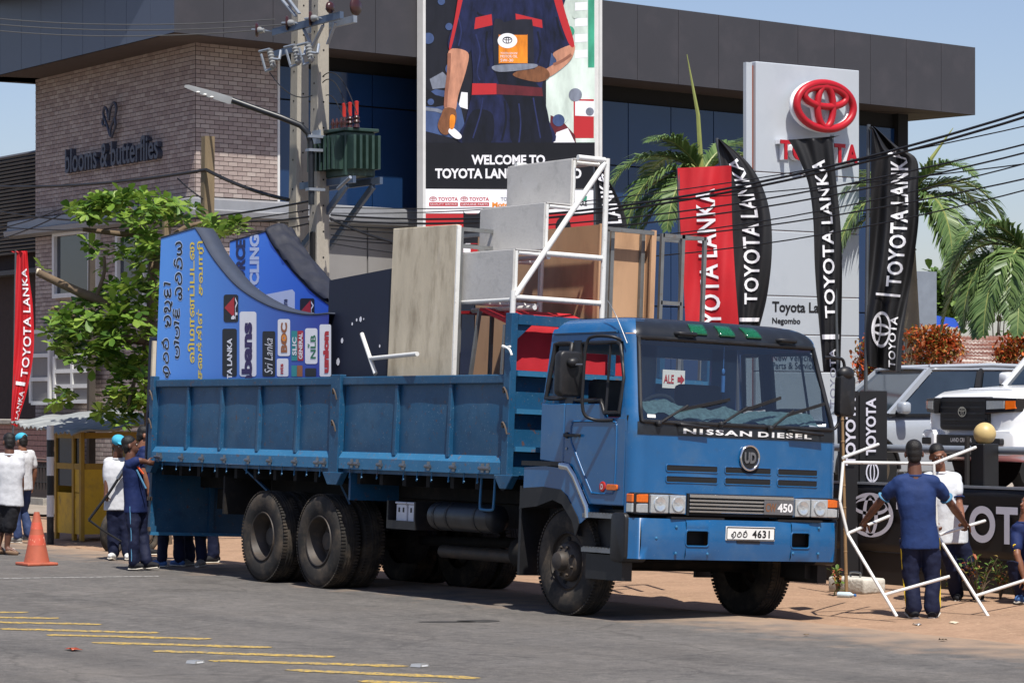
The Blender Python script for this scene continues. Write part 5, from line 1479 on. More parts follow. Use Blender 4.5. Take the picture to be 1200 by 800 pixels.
for x, s_ in ((601, 'QUALITY SERVICE'), (709, 'GENUINE PARTS')):
    t8('TOYOTA', 'ad_red', x + 32, 685, x + 100, 698, .019, bold=.02)
    mb = MB(); emblem2(mb, lambda u, v: bp(.019)(*q8(x + 14 + 13 * u, 691 - 8 * v))); mb.build('print_lettering', 'ad_red', bb_, fr='w')
    bpoly('print_tag', 'ad_red', [q8(x, 703), q8(x + 100, 703), q8(x + 100, 716), q8(x, 716)], .018)
    t8(s_, 'ad_white', x + 4, 706, x + 96, 713, .02)
t8('TOYOTA', 'ad_grey', 850, 685, 915, 698, .019, bold=.02)
t8('Motor Oil', 'ad_orange', 820, 702, 930, 720, .019, bold=.04)
t8('CARE', 'ad_black', 1105, 700, 1150, 716, .019, bold=.02)
bpoly('print_leaf', 'ad_green', [q8(1133, 685), q8(1150, 680), q8(1148, 695), q8(1137, 698)], .019)
bpoly('print_field', 'ad_red', [(497, 250.5), (697, 251), (697, 320), (497, 320)], .017)
bpoly('print_tab', 'ad_black', rrect(543, 285, 563, 251, 5), .019)
mb = MB(); ring2(mb, lambda u, v: bp(.019)(660 + 9 * u, 266 - 12 * v), 0, 0, 1, 1, .99); mb.build('print_tab', 'ad_black', bb_, fr='w')
t8('1', 'ad_white', 720, 845, 745, 880, .019, bold=.04)
MB().prism([(u0 - .07, 4.3), (u0, 4.3), (u0, 10.9), (u0 - .07, 10.9)], lambda u, v, w: fr_uv(u, v, w), .02, .2).build('frame_side', 'white_frame', bb_, fr='w')
MB().prism([(u1, 4.3), (u1 + .07, 4.3), (u1 + .07, 10.9), (u1, 10.9)], lambda u, v, w: fr_uv(u, v, w), .02, .2).build('frame_side', 'white_frame', bb_, fr='w')
# ================================================================= pylon sign
P1, P2 = W(886, 72, Y=44.5), W(1007, 83, Y=45.75)
PE = (P2 - P1); PE.z = 0; PWD = PE.length; PE.normalize()
PN = V((PE.y, -PE.x, 0)); PN = -PN if PN.dot(FW) > 0 else PN
def PP(px, py, off=0.):
    d = ray(px, py); return CAM + d * ((P1 + PN * off - CAM).dot(PN) / d.dot(PN))
p1g = V((P1.x, P1.y, .7))
PY = thing('pylon_sign', 'tall grey dealership pylon sign with a red oval emblem', 'sign', p1g)
mat('pylon_grey', S(178, 184, 190), .45, .1, var=.04, scale=.6, dirt=[(S(138, 146, 156), .5, .8, 1.2, .4)])
mat('pylon_rust', S(122, 62, 44), .8, var=.1)
mat('emblem_red', S(168, 20, 34), .42, 0, .4, var=.05)
mat('emblem_white', S(226, 228, 232), .35, var=.04)
ZP = P1.z
pj = lambda u, v, w: P1 + PE * u + PN * w + V((0, 0, v - P1.z))
zs = [.7] + sorted(PP(940, y).z for y in (348, 393, 436, 272, 205)) + [ZP]
for a, b in zip(zs, zs[1:]):
    MB().prism([(0, a + .012), (PWD, a + .012), (PWD, b), (0, b)], pj, -.16, 0).build('cladding_panel', 'pylon_grey', PY, fr='w', bevel=.01, seg=1)
MB().prism([(.03, .7), (PWD - .03, .7), (PWD - .03, ZP - .05), (.03, ZP - .05)], pj, -.15, -.02).build('core', 'pylon_rust', PY, fr='w')
sw_ = (PP(886, 200) - PP(876, 200)).length
MB().prism([(-sw_, .7), (-.055, .7), (-.055, ZP - .02), (-sw_, ZP - .02)], pj, -.10, -.03).build('side_cladding', 'pylon_grey', PY, fr='w')
MB().prism([(-.052, .7), (-.003, .7), (-.003, ZP - .06), (-.052, ZP - .06)], pj, -.13, -.06).build('rust_strip', 'pylon_rust', PY, fr='w')
C0 = PP(955, 126, .02)
sx = (PP(991, 126) - PP(955, 126)).dot(PE); sz = (PP(955, 96).z - PP(955, 126).z)
def em(u, v, w): return C0 + PE * (u * sx) + V((0, 0, v * sz)) + PN * w
def ering(mb, cx, cy, a, b, r, w, n=48):
    mb.tube([em(cx + a * math.cos(2 * math.pi * k / n), cy + b * math.sin(2 * math.pi * k / n), w) for k in range(n)], r, 10, closed=True)
for w, m, nm, g in ((.14, 'emblem_white', 'emblem_back', .0), (.24, 'emblem_red', 'emblem', 0)):
    for (cx, cy, a, b, r) in ((0, 0, .91, .89, .06), (0, -.02, .25, .80, .055), (0, .36, .66, .38, .055)):
        mb = MB(); ering(mb, cx, cy, a, b, r - (.006 if m == 'emblem_white' else 0), w); mb.build(nm, m, PY, fr='w', smooth=60)
L0, L1 = PP(909, 187, .03), PP(1001, 190, .03)
for nm, w0, m in (('lettering', .10, 'emblem_red'), ('lettering_return', .03, 'emblem_white')):
    lw_ = (L1 - L0).dot(PE)
    x = 0
    for ch, cw in zip('TOYOTA', (.155, .19, .17, .19, .155, .17)):
        mb = MB(); text(mb, ch, lambda u, v, w: L0 + PE * ((x + cw * (.04 + .9 * u)) * lw_ / 1.03) + V((0, 0, .30 * v)) + PN * (w0 + w), bold=.03, ext=.05 if nm[-1] == 'n' else .01)
        mb.build(nm, m, PY, fr='w'); x += cw
def ptext(txt, x0, y0, x1, y1, **k):
    a, b = PP(x0, y1, .006), PP(x1, y1, .006); h_ = PP(x0, y0).z - PP(x0, y1).z; d = (b - a).dot(PE)
    mb = MB(); text(mb, txt, lambda u, v: a + PE * (d * u) + V((0, 0, h_ * v)), **k); mb.build('sign_text', 'black_letter', PY, fr='w')
ptext('Toyota Lanka', 905, 353, 978, 369, bold=.025)
ptext('Negombo', 905, 372, 938, 381, bold=.025)
ptext('New Vehicles', 905, 415, 955, 422.5, bold=.005)
ptext('Parts & Service', 905, 424, 955, 432, bold=.005)
# ================================================================= flags
mat('flag_black', S(15, 15, 18), .6, var=.15, scale=3, bump=.08, bscale=8)
mat('flag_red', S(180, 16, 28), .6, var=.08, scale=3, bump=.08, bscale=8)
mat('flag_white', S(232, 232, 236), .6, var=.03)
mat('flag_pole', S(92, 96, 100), .45, .6, var=.1)
def flag(label, Y, left, right, m, texts, pole, amp=.05, ph=0., sheen=0, group=None, emblem=None, base_z=None):
    def curve(P):
        S_ = smooth_line(P, 8)
        def f(b):
            y = P[0][1] + (P[-1][1] - P[0][1]) * b
            for p, q in zip(S_, S_[1:]):
                if p.y <= y <= q.y and q.y > p.y:
                    return p.x + (q.x - p.x) * (y - p.y) / (q.y - p.y), y
            return P[-1][0], y
        return f
    L, Rr = curve(left), curve(right)
    def pt(a, b, off=0.):
        (x0, y0), (x1, y1) = L(b), Rr(b)
        w = amp * (math.sin(b * 9 + a * 5 + ph) * .6 + math.sin(b * 4 - a * 7 + ph * 2) * .5 + .5 * math.sin(a * 16 + b * 7 + ph)) * min(1, a * 3 + .15)
        return W(x0 + (x1 - x0) * a, y0 + (y1 - y0) * a, Y=Y + w - off)
    p0, p1 = W(*pole[0], Y=Y + .03), W(*pole[1], Y=Y + .03)
    p1.z = base_z if base_z is not None else gz(p1.y)
    if p1.y < -20: p1.z = 0
    o = thing('banner_flag', label, 'flag', (p1.x, p1.y, p1.z), group=group)
    c = MB().grid(36, 90, lambda a, b: pt(a, b)).build('cloth', m, o, fr='w', smooth=70)
    words = []
    for txt, a0, a1, b0, b1 in texts:
        if ' ' in txt:
            w1, w2 = txt.split(' ')
            words += [(w1, a0, a1, b0, b0 + (b1 - b0) * .555), (w2, a0, a1, b0 + (b1 - b0) * .595, b1)]
        else:
            words.append((txt, a0, a1, b0, b1))
    for txt, a0, a1, b0, b1 in words:            # base line across a1 .. cap line a0, running from b0 up to b1
        mb = MB(); text(mb, txt, lambda u, v: pt(a1 + (a0 - a1) * v, b0 + (b1 - b0) * u, .014 + amp * .06), bold=.018, spacing=1.1, cuts=5)
        mb.build('flag_lettering', 'flag_white', o, fr='w', smooth=70)
    if emblem:
        ca, cb, ra, rb = emblem
        mb = MB(); emblem2(mb, lambda u, v: pt(ca - ra * v, cb - rb * u, .035)); mb.build('flag_emblem', 'flag_white', o, fr='w')
    pl_ = [p0, p0.lerp(p1, .5), p1] if len(pole) < 3 else [W(*q, Y=Y + .03) for q in pole[2:]] + [p0, p1]
    MB().tube(pl_, .022, 8).build('flag_pole', 'flag_pole', o, fr='w', smooth=60)
    MB().cyl(p1, p1 + V((0, 0, .05)), .18, n=16).build('flag_base', 'dark_iron', o, fr='w')
    return o
z2 = lambda x, y: (780 + x / 2.5, 140 + y / 2.5)
flag('square topped red flag standing left of the pylon sign', 36.7, [(794, 197), (797, 260), (801, 330), (804, 395)], [(857, 194), (858, 260), (862, 330), (867, 395)], 'flag_red', [('TOYOTA LANKA', .32, .68, 1.12, .13)], [(795, 195), (803, 600)], .035, .5)
flag('curved black flag between the red flag and the pylon sign', 37.6, [z2(153, 58), z2(163, 130), z2(180, 220), z2(196, 400), z2(212, 620)], [z2(160, 58), z2(240, 125), z2(285, 200), z2(308, 290), z2(311, 400), z2(297, 520), z2(272, 620)], 'flag_black', [('TOYOTA LANKA', .28, .70, .86, .10), ('|', .1, .9, .95, .93)], [(862, 330), (868, 600), z2(150, 55), z2(163, 140), z2(182, 260)], .04, 1.2)
flag('narrow black flag hanging in front of the pylon sign lettering', 35.6, [z2(355, 52), z2(388, 110), z2(418, 190), z2(432, 290), z2(437, 430), z2(446, 560), z2(462, 740)], [z2(487, 47), z2(497, 150), z2(512, 300), z2(517, 420), z2(516, 560), z2(512, 740)], 'flag_black', [('TOYOTA LANKA', .30, .72, .77, .10), ('|', .1, .9, .86, .84), ('TOYOTA', .4, .75, 1.15, .90)], [(975, 158), (987, 600)], .04, 2.1)
flag('large crumpled black flag with a white oval emblem right of the pylon', 34.1, [z2(603, 22), z2(602, 100), z2(600, 250), z2(596, 420), z2(590, 560), z2(588, 640), z2(594, 722)], [z2(612, 20), z2(680, 80), z2(736, 118), z2(740, 210), z2(741, 300), z2(722, 450), z2(705, 560), z2(694, 640), z2(690, 738)], 'flag_black', [('TOYOTA LANKA', .42, .78, .66, .09), ('|', .2, .8, .70, .69), ('TOYOTA', .62, .82, .99, .78)], [(1018, 146), (1012, 660)], .13, 3.0, emblem=(.40, .84, .26, .075))
flag('black flag tip showing above the cargo beside the billboard', 38.2, [(697, 192), (698, 230), (699, 300), (700, 400)], [(699, 190), (714, 212), (728, 240), (735, 266), (738, 310), (737, 400)], 'flag_black', [('TOYOTA LANKA', .25, .85, .75, .06)], [(697, 190), (700, 600)], .03, .2)
zl = lambda x, y: (x / 2.665, 200 + y / 2.665)
flag('narrow red flag at the far left beside the leafy tree', 55, [zl(50, 252), zl(48, 400), zl(45, 520), zl(40, 650), zl(34, 790)], [zl(85, 250), zl(91, 330), zl(103, 430), zl(105, 560), zl(86, 680), zl(60, 770), zl(54, 800)], 'flag_red', [('TOYOTA LANKA', .45, .85, .72, .10), ('|', .2, .8, .77, .75), ('LANKA', .5, .85, .96, .80)], [(18.5, 293), (14, 600)], .05, .9)
# ================================================================= poles and their gear
def rect_pole(name, label, px_top, px_bot, wtop, wbot, Y, ytop, m, cat='utility pole', holes=0, dep=.7):
    b = W(px_bot, 640, Y=Y); b.z = gz(b.y)
    t = W(px_top, ytop, Y=Y)
    o = thing(name, label, cat, b)
    mb = MB()
    sc = Y / F
    n = 12
    vs = []
    for k in range(n + 1):
        c = b.lerp(t, k / n); w = (wbot + (wtop - wbot) * k / n) * sc / 2
        ch = w * .18
        for i, j in ((-1, -1 + .36), (-1 + .18, -1), (1 - .18, -1), (1, -1 + .36), (1, 1), (-1, 1)):
            vs.append(c + V((1, 0, 0)) * (i * w) * 1.0 + V((0, 1, 0)) * (j * w * dep))
    mb.add(vs, [(k * 6 + i, k * 6 + (i + 1) % 6, (k + 1) * 6 + (i + 1) % 6, (k + 1) * 6 + i) for k in range(n) for i in range(6)] + [tuple(range(6)), tuple(range(n * 6, n * 6 + 6))])
    mb.build('shaft', m, o, fr='w', smooth=20)
    for k in range(holes):
        c = b.lerp(t, .30 + .69 * k / holes); w = (wbot + (wtop - wbot) * (.3 + .69 * k / holes)) * sc / 2
        MB().cyl(c + V((.0, -w * dep + .02, 0)), c + V((0, -w * dep - .004, 0)), .016, n=8).build('bolt_hole', 'black_void', o, fr='w')
        MB().cyl(c + V((w - .02, 0, .1)), c + V((w + .003, 0, .1)), .014, n=8).build('bolt_hole', 'black_void', o, fr='w')
    return o
up1 = rect_pole('utility_pole', 'thick pale concrete utility pole in front carrying the steel cross arms', 375, 372, 18, 27, 42, -60, 'pole_concrete', holes=16)
up2 = rect_pole('utility_pole', 'second concrete utility pole standing just behind left of the thick one', 352, 346, 18, 27, 42.9, -60, 'pole_concrete', holes=14)
MB().bb(*(lambda a: (a.x - .06, a.x + .06, a.y - .16, a.y - .10, a.z - .5, a.z + .35))(W(376, 300, Y=42))).build('slot', 'black_void', up1, fr='w', bevel=.02)
mat('galv', S(142, 150, 160), .5, .5, var=.1)
mat('galv_blue', S(84, 98, 118), .5, .4, var=.1)
mat('porcelain_brown', S(58, 28, 26), .3, 0, .6, var=.1)
mat('porcelain_grey', S(132, 134, 134), .35, var=.1)
mat('transformer_green', S(38, 60, 53), .45, 0, .5, var=.08, dirt=[(S(70, 92, 80), .5, .75, 6, .3)])
mat('cable', S(22, 22, 24), .6, var=.1)
mat('wire_grey', S(92, 92, 90), .6, .3, var=.1)
zp = lambda x, y: (290 + x / 6.156, y / 6.156)
def arm(a, b, t_, w=.06, h_=.10, m='galv_blue', nm='cross_arm'): return MB().beam(W(*zp(*a), t=t_), W(*zp(*b), t=t_), w, h_).build(nm, m, up1, fr='w')
TP = W(375, 100, Y=42).y
arm((190, 235), (680, 110), TP - .22)
arm((360, 240), (778, 138), TP + .22, m='galv')
arm((170, 400), (350, 352), TP - .22, h_=.09)
for a, b in (((545, 185), (465, 350)), ((635, 165), (578, 320)), ((400, 200), (470, 345)), ((250, 0), (350, 120)), ((300, 0), (375, 100))):
    MB().beam(W(*zp(*a), t=TP - .2), W(*zp(*b), t=TP - .2), .045, .02).build('brace', 'galv', up1, fr='w')
for (dx, dy), (ex, ey) in (((70, 218), (130, 222)), ((288, 168), (345, 168)), ((455, 135), (520, 132))):
    c, e_ = W(*zp(dx, dy), t=TP - .25), W(*zp(ex, ey), t=TP - .25)
    d = (e_ - c).normalized()
    ins = MB().lathe([(.01, -.02), (.10, -.02), (.11, .0), (.09, .02), (.05, .03), (.01, .03)], c, RT, 18).build('disc_insulator', 'porcelain_brown', up1, fr='w', smooth=50)
    MB().lathe([(.01, .02), (.05, .03), (.05, .13), (.035, .15), (.03, .24), (.01, .24)], c, d, 14).build('insulator_body', 'porcelain_grey', up1, fr='w', smooth=50)
    MB().cyl(c - d * .02, c - d * .16, .018, n=8).build('clamp', 'galv', up1, fr='w')
    MB().cyl(e_, W(*zp(ex + 60, ey + 10), t=TP - .22), .014, n=6).build('link', 'galv', up1, fr='w')
for dx, dy, r in ((785, 50, .12), (600, 55, .08)):
    c = W(*zp(dx, dy), t=TP - .3)
    MB().lathe([(.01, -.03), (r, -.03), (r * 1.05, 0), (r * .8, .03), (.01, .04)], c, RT * .8 - FW * .5, 20).build('disc_insulator', 'porcelain_brown', up1, fr='w', smooth=50)
    MB().cyl(c, c + V((-.3, .1, .02)), .02, n=8).build('link', 'galv', up1, fr='w')
for x0, y0 in ((160, 355), (340, 325), (435, 310)):
    a, b = W(*zp(x0, y0), t=TP - .42), W(*zp(x0 + 30, y0 + 145), t=TP - .42)
    d = b - a; L_ = d.length
    MB().lathe([(.01, 0)] + [(r, L_ * k / 13) for k in range(1, 13) for r in [(.055 if k % 2 else .038)]] + [(.01, L_)], a, d, 12).build('fuse_insulator', 'porcelain_grey', up1, fr='w', smooth=50)
    for p, q in (((x0 - 75, y0 + 18), (x0, y0)), ((x0 - 62, y0 + 35), (x0 - 30, y0 + 150)), ((x0 - 30, y0 + 160), (x0 + 25, y0 + 140)), ((x0 + 25, y0 + 70), (x0 + 70, y0 + 75)), ((x0 + 70, y0 + 75), (x0 + 80, y0 + 10))):
        MB().cyl(W(*zp(*p), t=TP - .45), W(*zp(*q), t=TP - .40), .02, n=6).build('fuse_link', 'galv', up1, fr='w')
# transformer
zt = lambda x, y: (320 + x / 3.639, 110 + y / 3.639)
TT = TP + .28
def tq(x, y, t_=TT): return W(*zt(x, y), t=t_)
tf = thing('transformer', 'green oil filled transformer on a steel bracket beside the concrete pole', 'transformer', tq(320, 380))
a, b = tq(244, 350), tq(400, 165)
x0, x1, z0, z1 = tq(245, 350).x, tq(372, 350).x, tq(320, 360).z, tq(320, 170).z
MB().bb(x0, x1, TT - .25, TT + .25, z0, z1).build('tank', 'transformer_green', tf, fr='w', bevel=.02)
MB().bb(x0 - .04, x1 + .04, TT - .29, TT + .29, z1, z1 + .05).build('lid', 'transformer_green', tf, fr='w', bevel=.01, seg=1)
nf = 7
for k in range(nf):
    x = x0 + .08 + (x1 - x0 - .16) * k / (nf - 1)
    MB().bb(x - .02, x + .02, TT - .42, TT - .252, z0 + .1, z1 - .06).build('cooling_fin', 'transformer_green', tf, fr='w')
for k in range(5):
    y = TT - .2 + .4 * k / 4
    MB().bb(x1 + .002, x1 + .20, y - .02, y + .02, z0 + .1, z1 - .06).build('cooling_fin', 'transformer_green', tf, fr='w')
for px_, t_, r in ((328, TT - .1, .05), (356, TT - .1, .05), (303, TT - .1, .05)):
    p = tq(px_, 165, t_)
    MB().lathe([(.01, 0), (.05, 0), (.035, .06), (.055, .08), (.035, .11), (.05, .14), (.03, .16), (.03, .18), (.01, .18)], (p.x, p.y, z1 + .05), (0, 0, 1), 14).build('bushing', 'porcelain_brown', tf, fr='w', smooth=50)
    MB().lathe([(.01, 0), (.03, 0), (.028, .16), (.034, .2), (.01, .21)], (p.x, p.y, z1 + .22), (0, 0, 1), 12).build('red_cap', 'red_badge', tf, fr='w', smooth=50)
for px_ in (255, 272, 290, 305):
    p = tq(px_, 165, TT - .2)
    MB().lathe([(.01, 0), (.035, 0), (.02, .05), (.035, .08), (.02, .12), (.01, .16)], (p.x, p.y, z1 + .05), (0, 0, 1), 12).build('bushing', 'porcelain_brown', tf, fr='w', smooth=50)
MB().bb(*(lambda p, q: (p.x, q.x, TT - .45, TT - .43, q.z, p.z))(tq(283, 165), tq(316, 217))).build('terminal_box', 'galv', tf, fr='w')
MB().bb(*(lambda p, q: (p.x, q.x, TT - .43, TT - .425, q.z, p.z))(tq(258, 178), tq(276, 205))).build('notice', 'white_letter', tf, fr='w')
for t_ in (TT - .22, TT + .22):
    MB().beam((x0 - .5, t_, z0 - .06), (x1 + .22, t_, z0 - .06), .05, .1).build('platform_beam', 'galv_blue', tf, fr='w')
    MB().beam((x0 - .45, t_, z0 - .95), (x1 + .0, t_, z0 - .12), .05, .09).build('platform_brace', 'galv_blue', tf, fr='w')
MB().cyl(tq(276, 405, TT - .4), tq(330, 355, TT - .4), .025, n=8).build('drain_pipe', 'galv', tf, fr='w')
# street lamp bracket on the pole
sl_ = thing('street_lamp', 'black curved street lamp arm with a flat grey lamp head on the pole', 'street lamp', W(365, 240, Y=42.2))
YL = 41.6
MB().tube([W(*p[:2], Y=YL) for p in [(365, 240), (364.5, 200), (364, 168), (361, 156), (352, 147), (330, 138), (300, 127.5), (272, 117.5)]], .045, 8).build('arm', 'matte_black', sl_, fr='w', smooth=60)
for y in (160, 176, 222):
    MB().bb(*(lambda p: (p.x - .06, p.x + .06, p.y - .06, p.y + .2, p.z - .02, p.z + .02))(W(364.5, y, Y=YL))).build('clamp', 'galv', sl_, fr='w')
a, b = W(272, 118.5, Y=YL), W(219, 101, Y=YL)
hd = MB()
d = (b - a); n_ = 8
vs = []
for k in range(n_ + 1):
    c = a + d * (k / n_); w = .03 + .05 * math.sin(math.pi * min(1, .15 + k / n_ * .8)); hgt = .085 * (1 - .6 * k / n_)
    sd2 = V((.5, .86, 0))
    vs += [c + sd2 * w - V((0, 0, hgt * .5)), c + sd2 * w * .8 + V((0, 0, hgt * .5)), c - sd2 * w * .8 + V((0, 0, hgt * .5)), c - sd2 * w - V((0, 0, hgt * .5))]
hd.add(vs, [(k * 4 + i, k * 4 + (i + 1) % 4, (k + 1) * 4 + (i + 1) % 4, (k + 1) * 4 + i) for k in range(n_) for i in range(4)] + [(0, 1, 2, 3), (n_ * 4, n_ * 4 + 1, n_ * 4 + 2, n_ * 4 + 3)])
hd = hd.build('lamp_head', 'porcelain_grey', sl_, fr='w', smooth=40)
for k in (.45, .6, .75):
    c = a + d * k - V((0, 0, .05 - .02 * k))
    MB().ell(c, (.03, .03, .015), nu=10, nv=6).build('led_lens', 'plate_white', sl_, fr='w')
mat('dark_wood', S(70, 62, 54), .9, var=.2, scale=3)
mat('old_wood', S(122, 106, 82), .9, var=.2, scale=3, stretch=(6, 6, .5), bump=.3, bscale=30)
o = rect_pole('utility_pole', 'short weathered pole left of the concrete poles, topped below the lamp arm', 243.5, 240, 12, 14, 45, 160, 'old_wood', dep=1)
rect_pole('utility_pole', 'stub of a weathered post above the ramp, left of the short weathered pole', 195, 195, 8, 9, 46, 231, 'old_wood', dep=1)
rect_pole('utility_pole', 'thin dark weathered pole rising through the leafy tree', 108, 106, 6, 9, 47, 222, 'dark_wood', dep=1)
# overhead cables: most run from pole to pole along the verge
def wire(a, b, sag, r, m, label, group, t0=3.3, t1=None, n=18):
    t1 = t0 if t1 is None else t1
    p, q = W(*a, t=t0), W(*b, t=t1)
    mb = MB().tube([p.lerp(q, k / n) - V((0, 0, sag * 4 * (k / n) * (1 - k / n))) for k in range(n + 1)], r, 5)
    return mb.build('overhead_cable', m, fr='w', label=label, cat='cable', group=group)
ORD = ('topmost', 'second', 'third', 'fourth', 'fifth', 'sixth', 'lowest')
for a, b in (((-40, 18), (322, 23)), ((-40, 25), (334, 29)), ((-40, 32), (298, 36))):
    wire(a, b, .12, .009, 'wire_grey', {18: 'topmost', 25: 'middle', 32: 'lowest'}[a[1]] + ' bare grey power line running left from the cross arm', 'bare power lines left of the pole', TP - .25)
for a, b, s_ in (((388, 252), (1320, 92), .5), ((388, 258), (1320, 99), .48)):
    wire(a, b, s_, .015, 'cable', ('upper' if b[1] == 92 else 'lower') + ' thick black cable sweeping up right in front of the pylon emblem', 'thick cables at pylon emblem', TP - .1)
for a, b, s_, r in (((388, 268), (1320, 148), .42, .010), ((388, 264), (1320, 138), .4, .010), ((388, 275), (1320, 158), .5, .008), ((388, 280), (1320, 182), .4, .009), ((388, 243), (1320, 176), .2, .007), ((388, 250), (1320, 120), .3, .007), ((388, 285), (1320, 190), .55, .008)):
    wire(a, b, s_, r, 'cable', ORD[(120, 138, 148, 158, 176, 182, 190).index(b[1])] + ' at the right edge of the thin black cables crossing the flags', 'thin cables right of the pole', TP - .1)
for a, b, s_, r in (((-40, 217), (242, 199), .12, .026), ((-40, 240), (362, 236), .3, .016), ((110, 222), (362, 254), .25, .014), ((110, 226), (362, 262), .35, .012), ((-40, 275), (110, 228), .1, .012), ((-40, 290), (110, 230), .12, .012), ((-40, 262), (362, 246), .2, .01)):
    wire(a, b, s_, r, 'cable', {(-40, 217): 'thickest black cable crossing below the shop lettering to the short pole', (-40, 240): 'black cable sagging under the shop lettering to the concrete poles', (110, 222): 'upper black cable between the thin dark pole and the concrete poles', (110, 226): 'lower black cable between the thin dark pole and the concrete poles', (-40, 275): 'upper cable climbing from the left edge to the thin dark pole', (-40, 290): 'lower cable climbing from the left edge to the thin dark pole', (-40, 262): 'thin black cable across the pale ledge left of the poles'}[a], 'cables left of the poles', TP - .1)
wire((242, 199), (338, 234), .05, .03, 'cable', 'thick sagging cable from the short weathered pole to the concrete pole', None, TP - .1)
wire((387, 256), (540, 296), .1, .02, 'cable', 'black cable dropping right from the pole towards the stained plywood box', None, TP - .1)
wire((208, 209), (238, 233), .02, .012, 'cable', 'short loose cable end hanging left of the short weathered pole', None, TP - .1)
for k, (p, q, s_) in enumerate((((378, 90), (418, 133), -.25), ((378, 97), (409, 136), -.22), ((382, 112), (403, 142), -.12), ((316, 85), (366, 112), .15))):
    wire(p, q, s_, .008, 'cable', ('longest thin jumper wire arching to the transformer bushing', 'second thin jumper wire arching to the transformer', 'shortest jumper wire at the transformer top', 'loose jumper wire hanging under the fuses left of the pole')[k], 'jumper wires at the transformer', TP - .2)
# ================================================================= fence, banners, railing, terrace
mat('banner_black', S(15, 15, 18), .5, var=.12, scale=2, bump=.05, bscale=6)
mat('banner_white', S(196, 196, 208), .5, var=.03)
mat('terrace', S(150, 140, 128), .9, var=.1, bump=.2)
mat('red_platform', S(150, 26, 34), .35, 0, .5, var=.06)
tr_ = MB().bb(-24.5, 14, 4.95, 40, -.1, .72).build('terrace', 'terrace', kind='structure')
TB = 4.5
fn = thing('banner_fence', 'low black fence banner with a big white emblem and lettering along the verge', 'banner', (-1, TB, 0))
bx = lambda px: W(px, 600, t=TB).x
MB().grid(60, 8, lambda u, v: (-6 + 9 * u, TB + .012 * math.sin(u * 55) * (1 - abs(2 * v - 1)), .38 + .76 * v)).build('cloth', 'banner_black', fn, fr='w', smooth=60, thick=.01)
MB().bb(-6, 3, TB + .03, TB + .3, -.05, .37).build('plinth', 'banner_black', fn, fr='w')
MB().bb(-6, 3, TB - .012, TB + .03, 1.138, 1.165).build('top_tube', 'galv', fn, fr='w')
for k in range(6):
    x = -6 + 9 * k / 5
    MB().cyl((x, TB + .06, 0), (x, TB + .06, 1.7), .03, n=8).build('fence_post', 'dark_iron', fn, fr='w')
def lw_(px, py): return W(px, py, t=TB - .02)
c0 = lw_(1020, 603)
rx_, rz_ = abs(lw_(1047, 603).x - c0.x), abs(lw_(1020, 577).z - c0.z)
mb = MB(); emblem2(mb, lambda u, v: V((c0.x + u * rx_, TB - .022, c0.z + v * rz_))); mb.build('banner_emblem', 'banner_white', fn, fr='w')
x, zb0, zh = bx(1085), lw_(1140, 635).z, lw_(1140, 592).z - lw_(1140, 635).z
for ch, p0, p1 in (('T', 1052, 1076), ('O', 1077.5, 1107), ('Y', 1108, 1137), ('O', 1137.5, 1168), ('T', 1169, 1194.5), ('O', 1197, 1228), ('A', 1230, 1262)):
    a, b = bx(p0), bx(p1)
    mb = MB(); text(mb, ch, lambda u, v: V((a + (b - a) * u, TB - .022, zb0 + zh * v)), bold=.03, res=8); mb.build('banner_letter', 'banner_white', fn, fr='w')
# upright banner behind the fence
ub = thing('upright_banner', 'upright black banner board standing behind the fence beside the cab', 'banner', W(1010, 640, Y=33.6))
a, b = W(985, 458, Y=33.4), W(1039, 459, Y=33.4)
ax = (b - a); ax.z = 0
def ubp(u, v, w=0): return a + ax * u + V((0, 0, (.05 - a.z) * (1 - v) )) - FW * w
MB().grid(10, 6, lambda u, v: ubp(u * .39, v)).build('cloth', 'banner_black', ub, fr='w', thick=.01)
MB().grid(10, 6, lambda u, v: ubp(.41 + u * .59, v) - FW * .02).build('cloth', 'banner_black', ub, fr='w', thick=.01)
zz = lambda py: 1 - (py - 458) / (F * (a.z - .05) / 33.4)
for (u0_, u1_, y0_, y1_, txt) in ((.54, .76, 533, 466, 'TOYOTA'), (.1, .32, 545, 466, 'TOYOTA')):
    mb = MB(); text(mb, txt, lambda u, v: ubp(u1_ + (u0_ - u1_) * v, zz(y0_ + (y1_ - y0_) * u), .045), bold=.03); mb.build('banner_lettering', 'banner_white', ub, fr='w')
mb = MB(); ring2(mb, lambda u, v: ubp(.68 + .14 * u, zz(553 - 12 * v), .045), 0, 0, 1, 1, .2); ring2(mb, lambda u, v: ubp(.68 + .14 * u, zz(553 - 12 * v), .045), 0, 0, .4, .95, .18); mb.build('banner_emblem', 'banner_white', ub, fr='w')
for u in (.02, .40, .98):
    p = ubp(u, 0, -.03); MB().cyl((p.x, p.y, 0), (p.x, p.y, a.z - .01), .02, n=8).build('post', 'dark_iron', ub, fr='w')
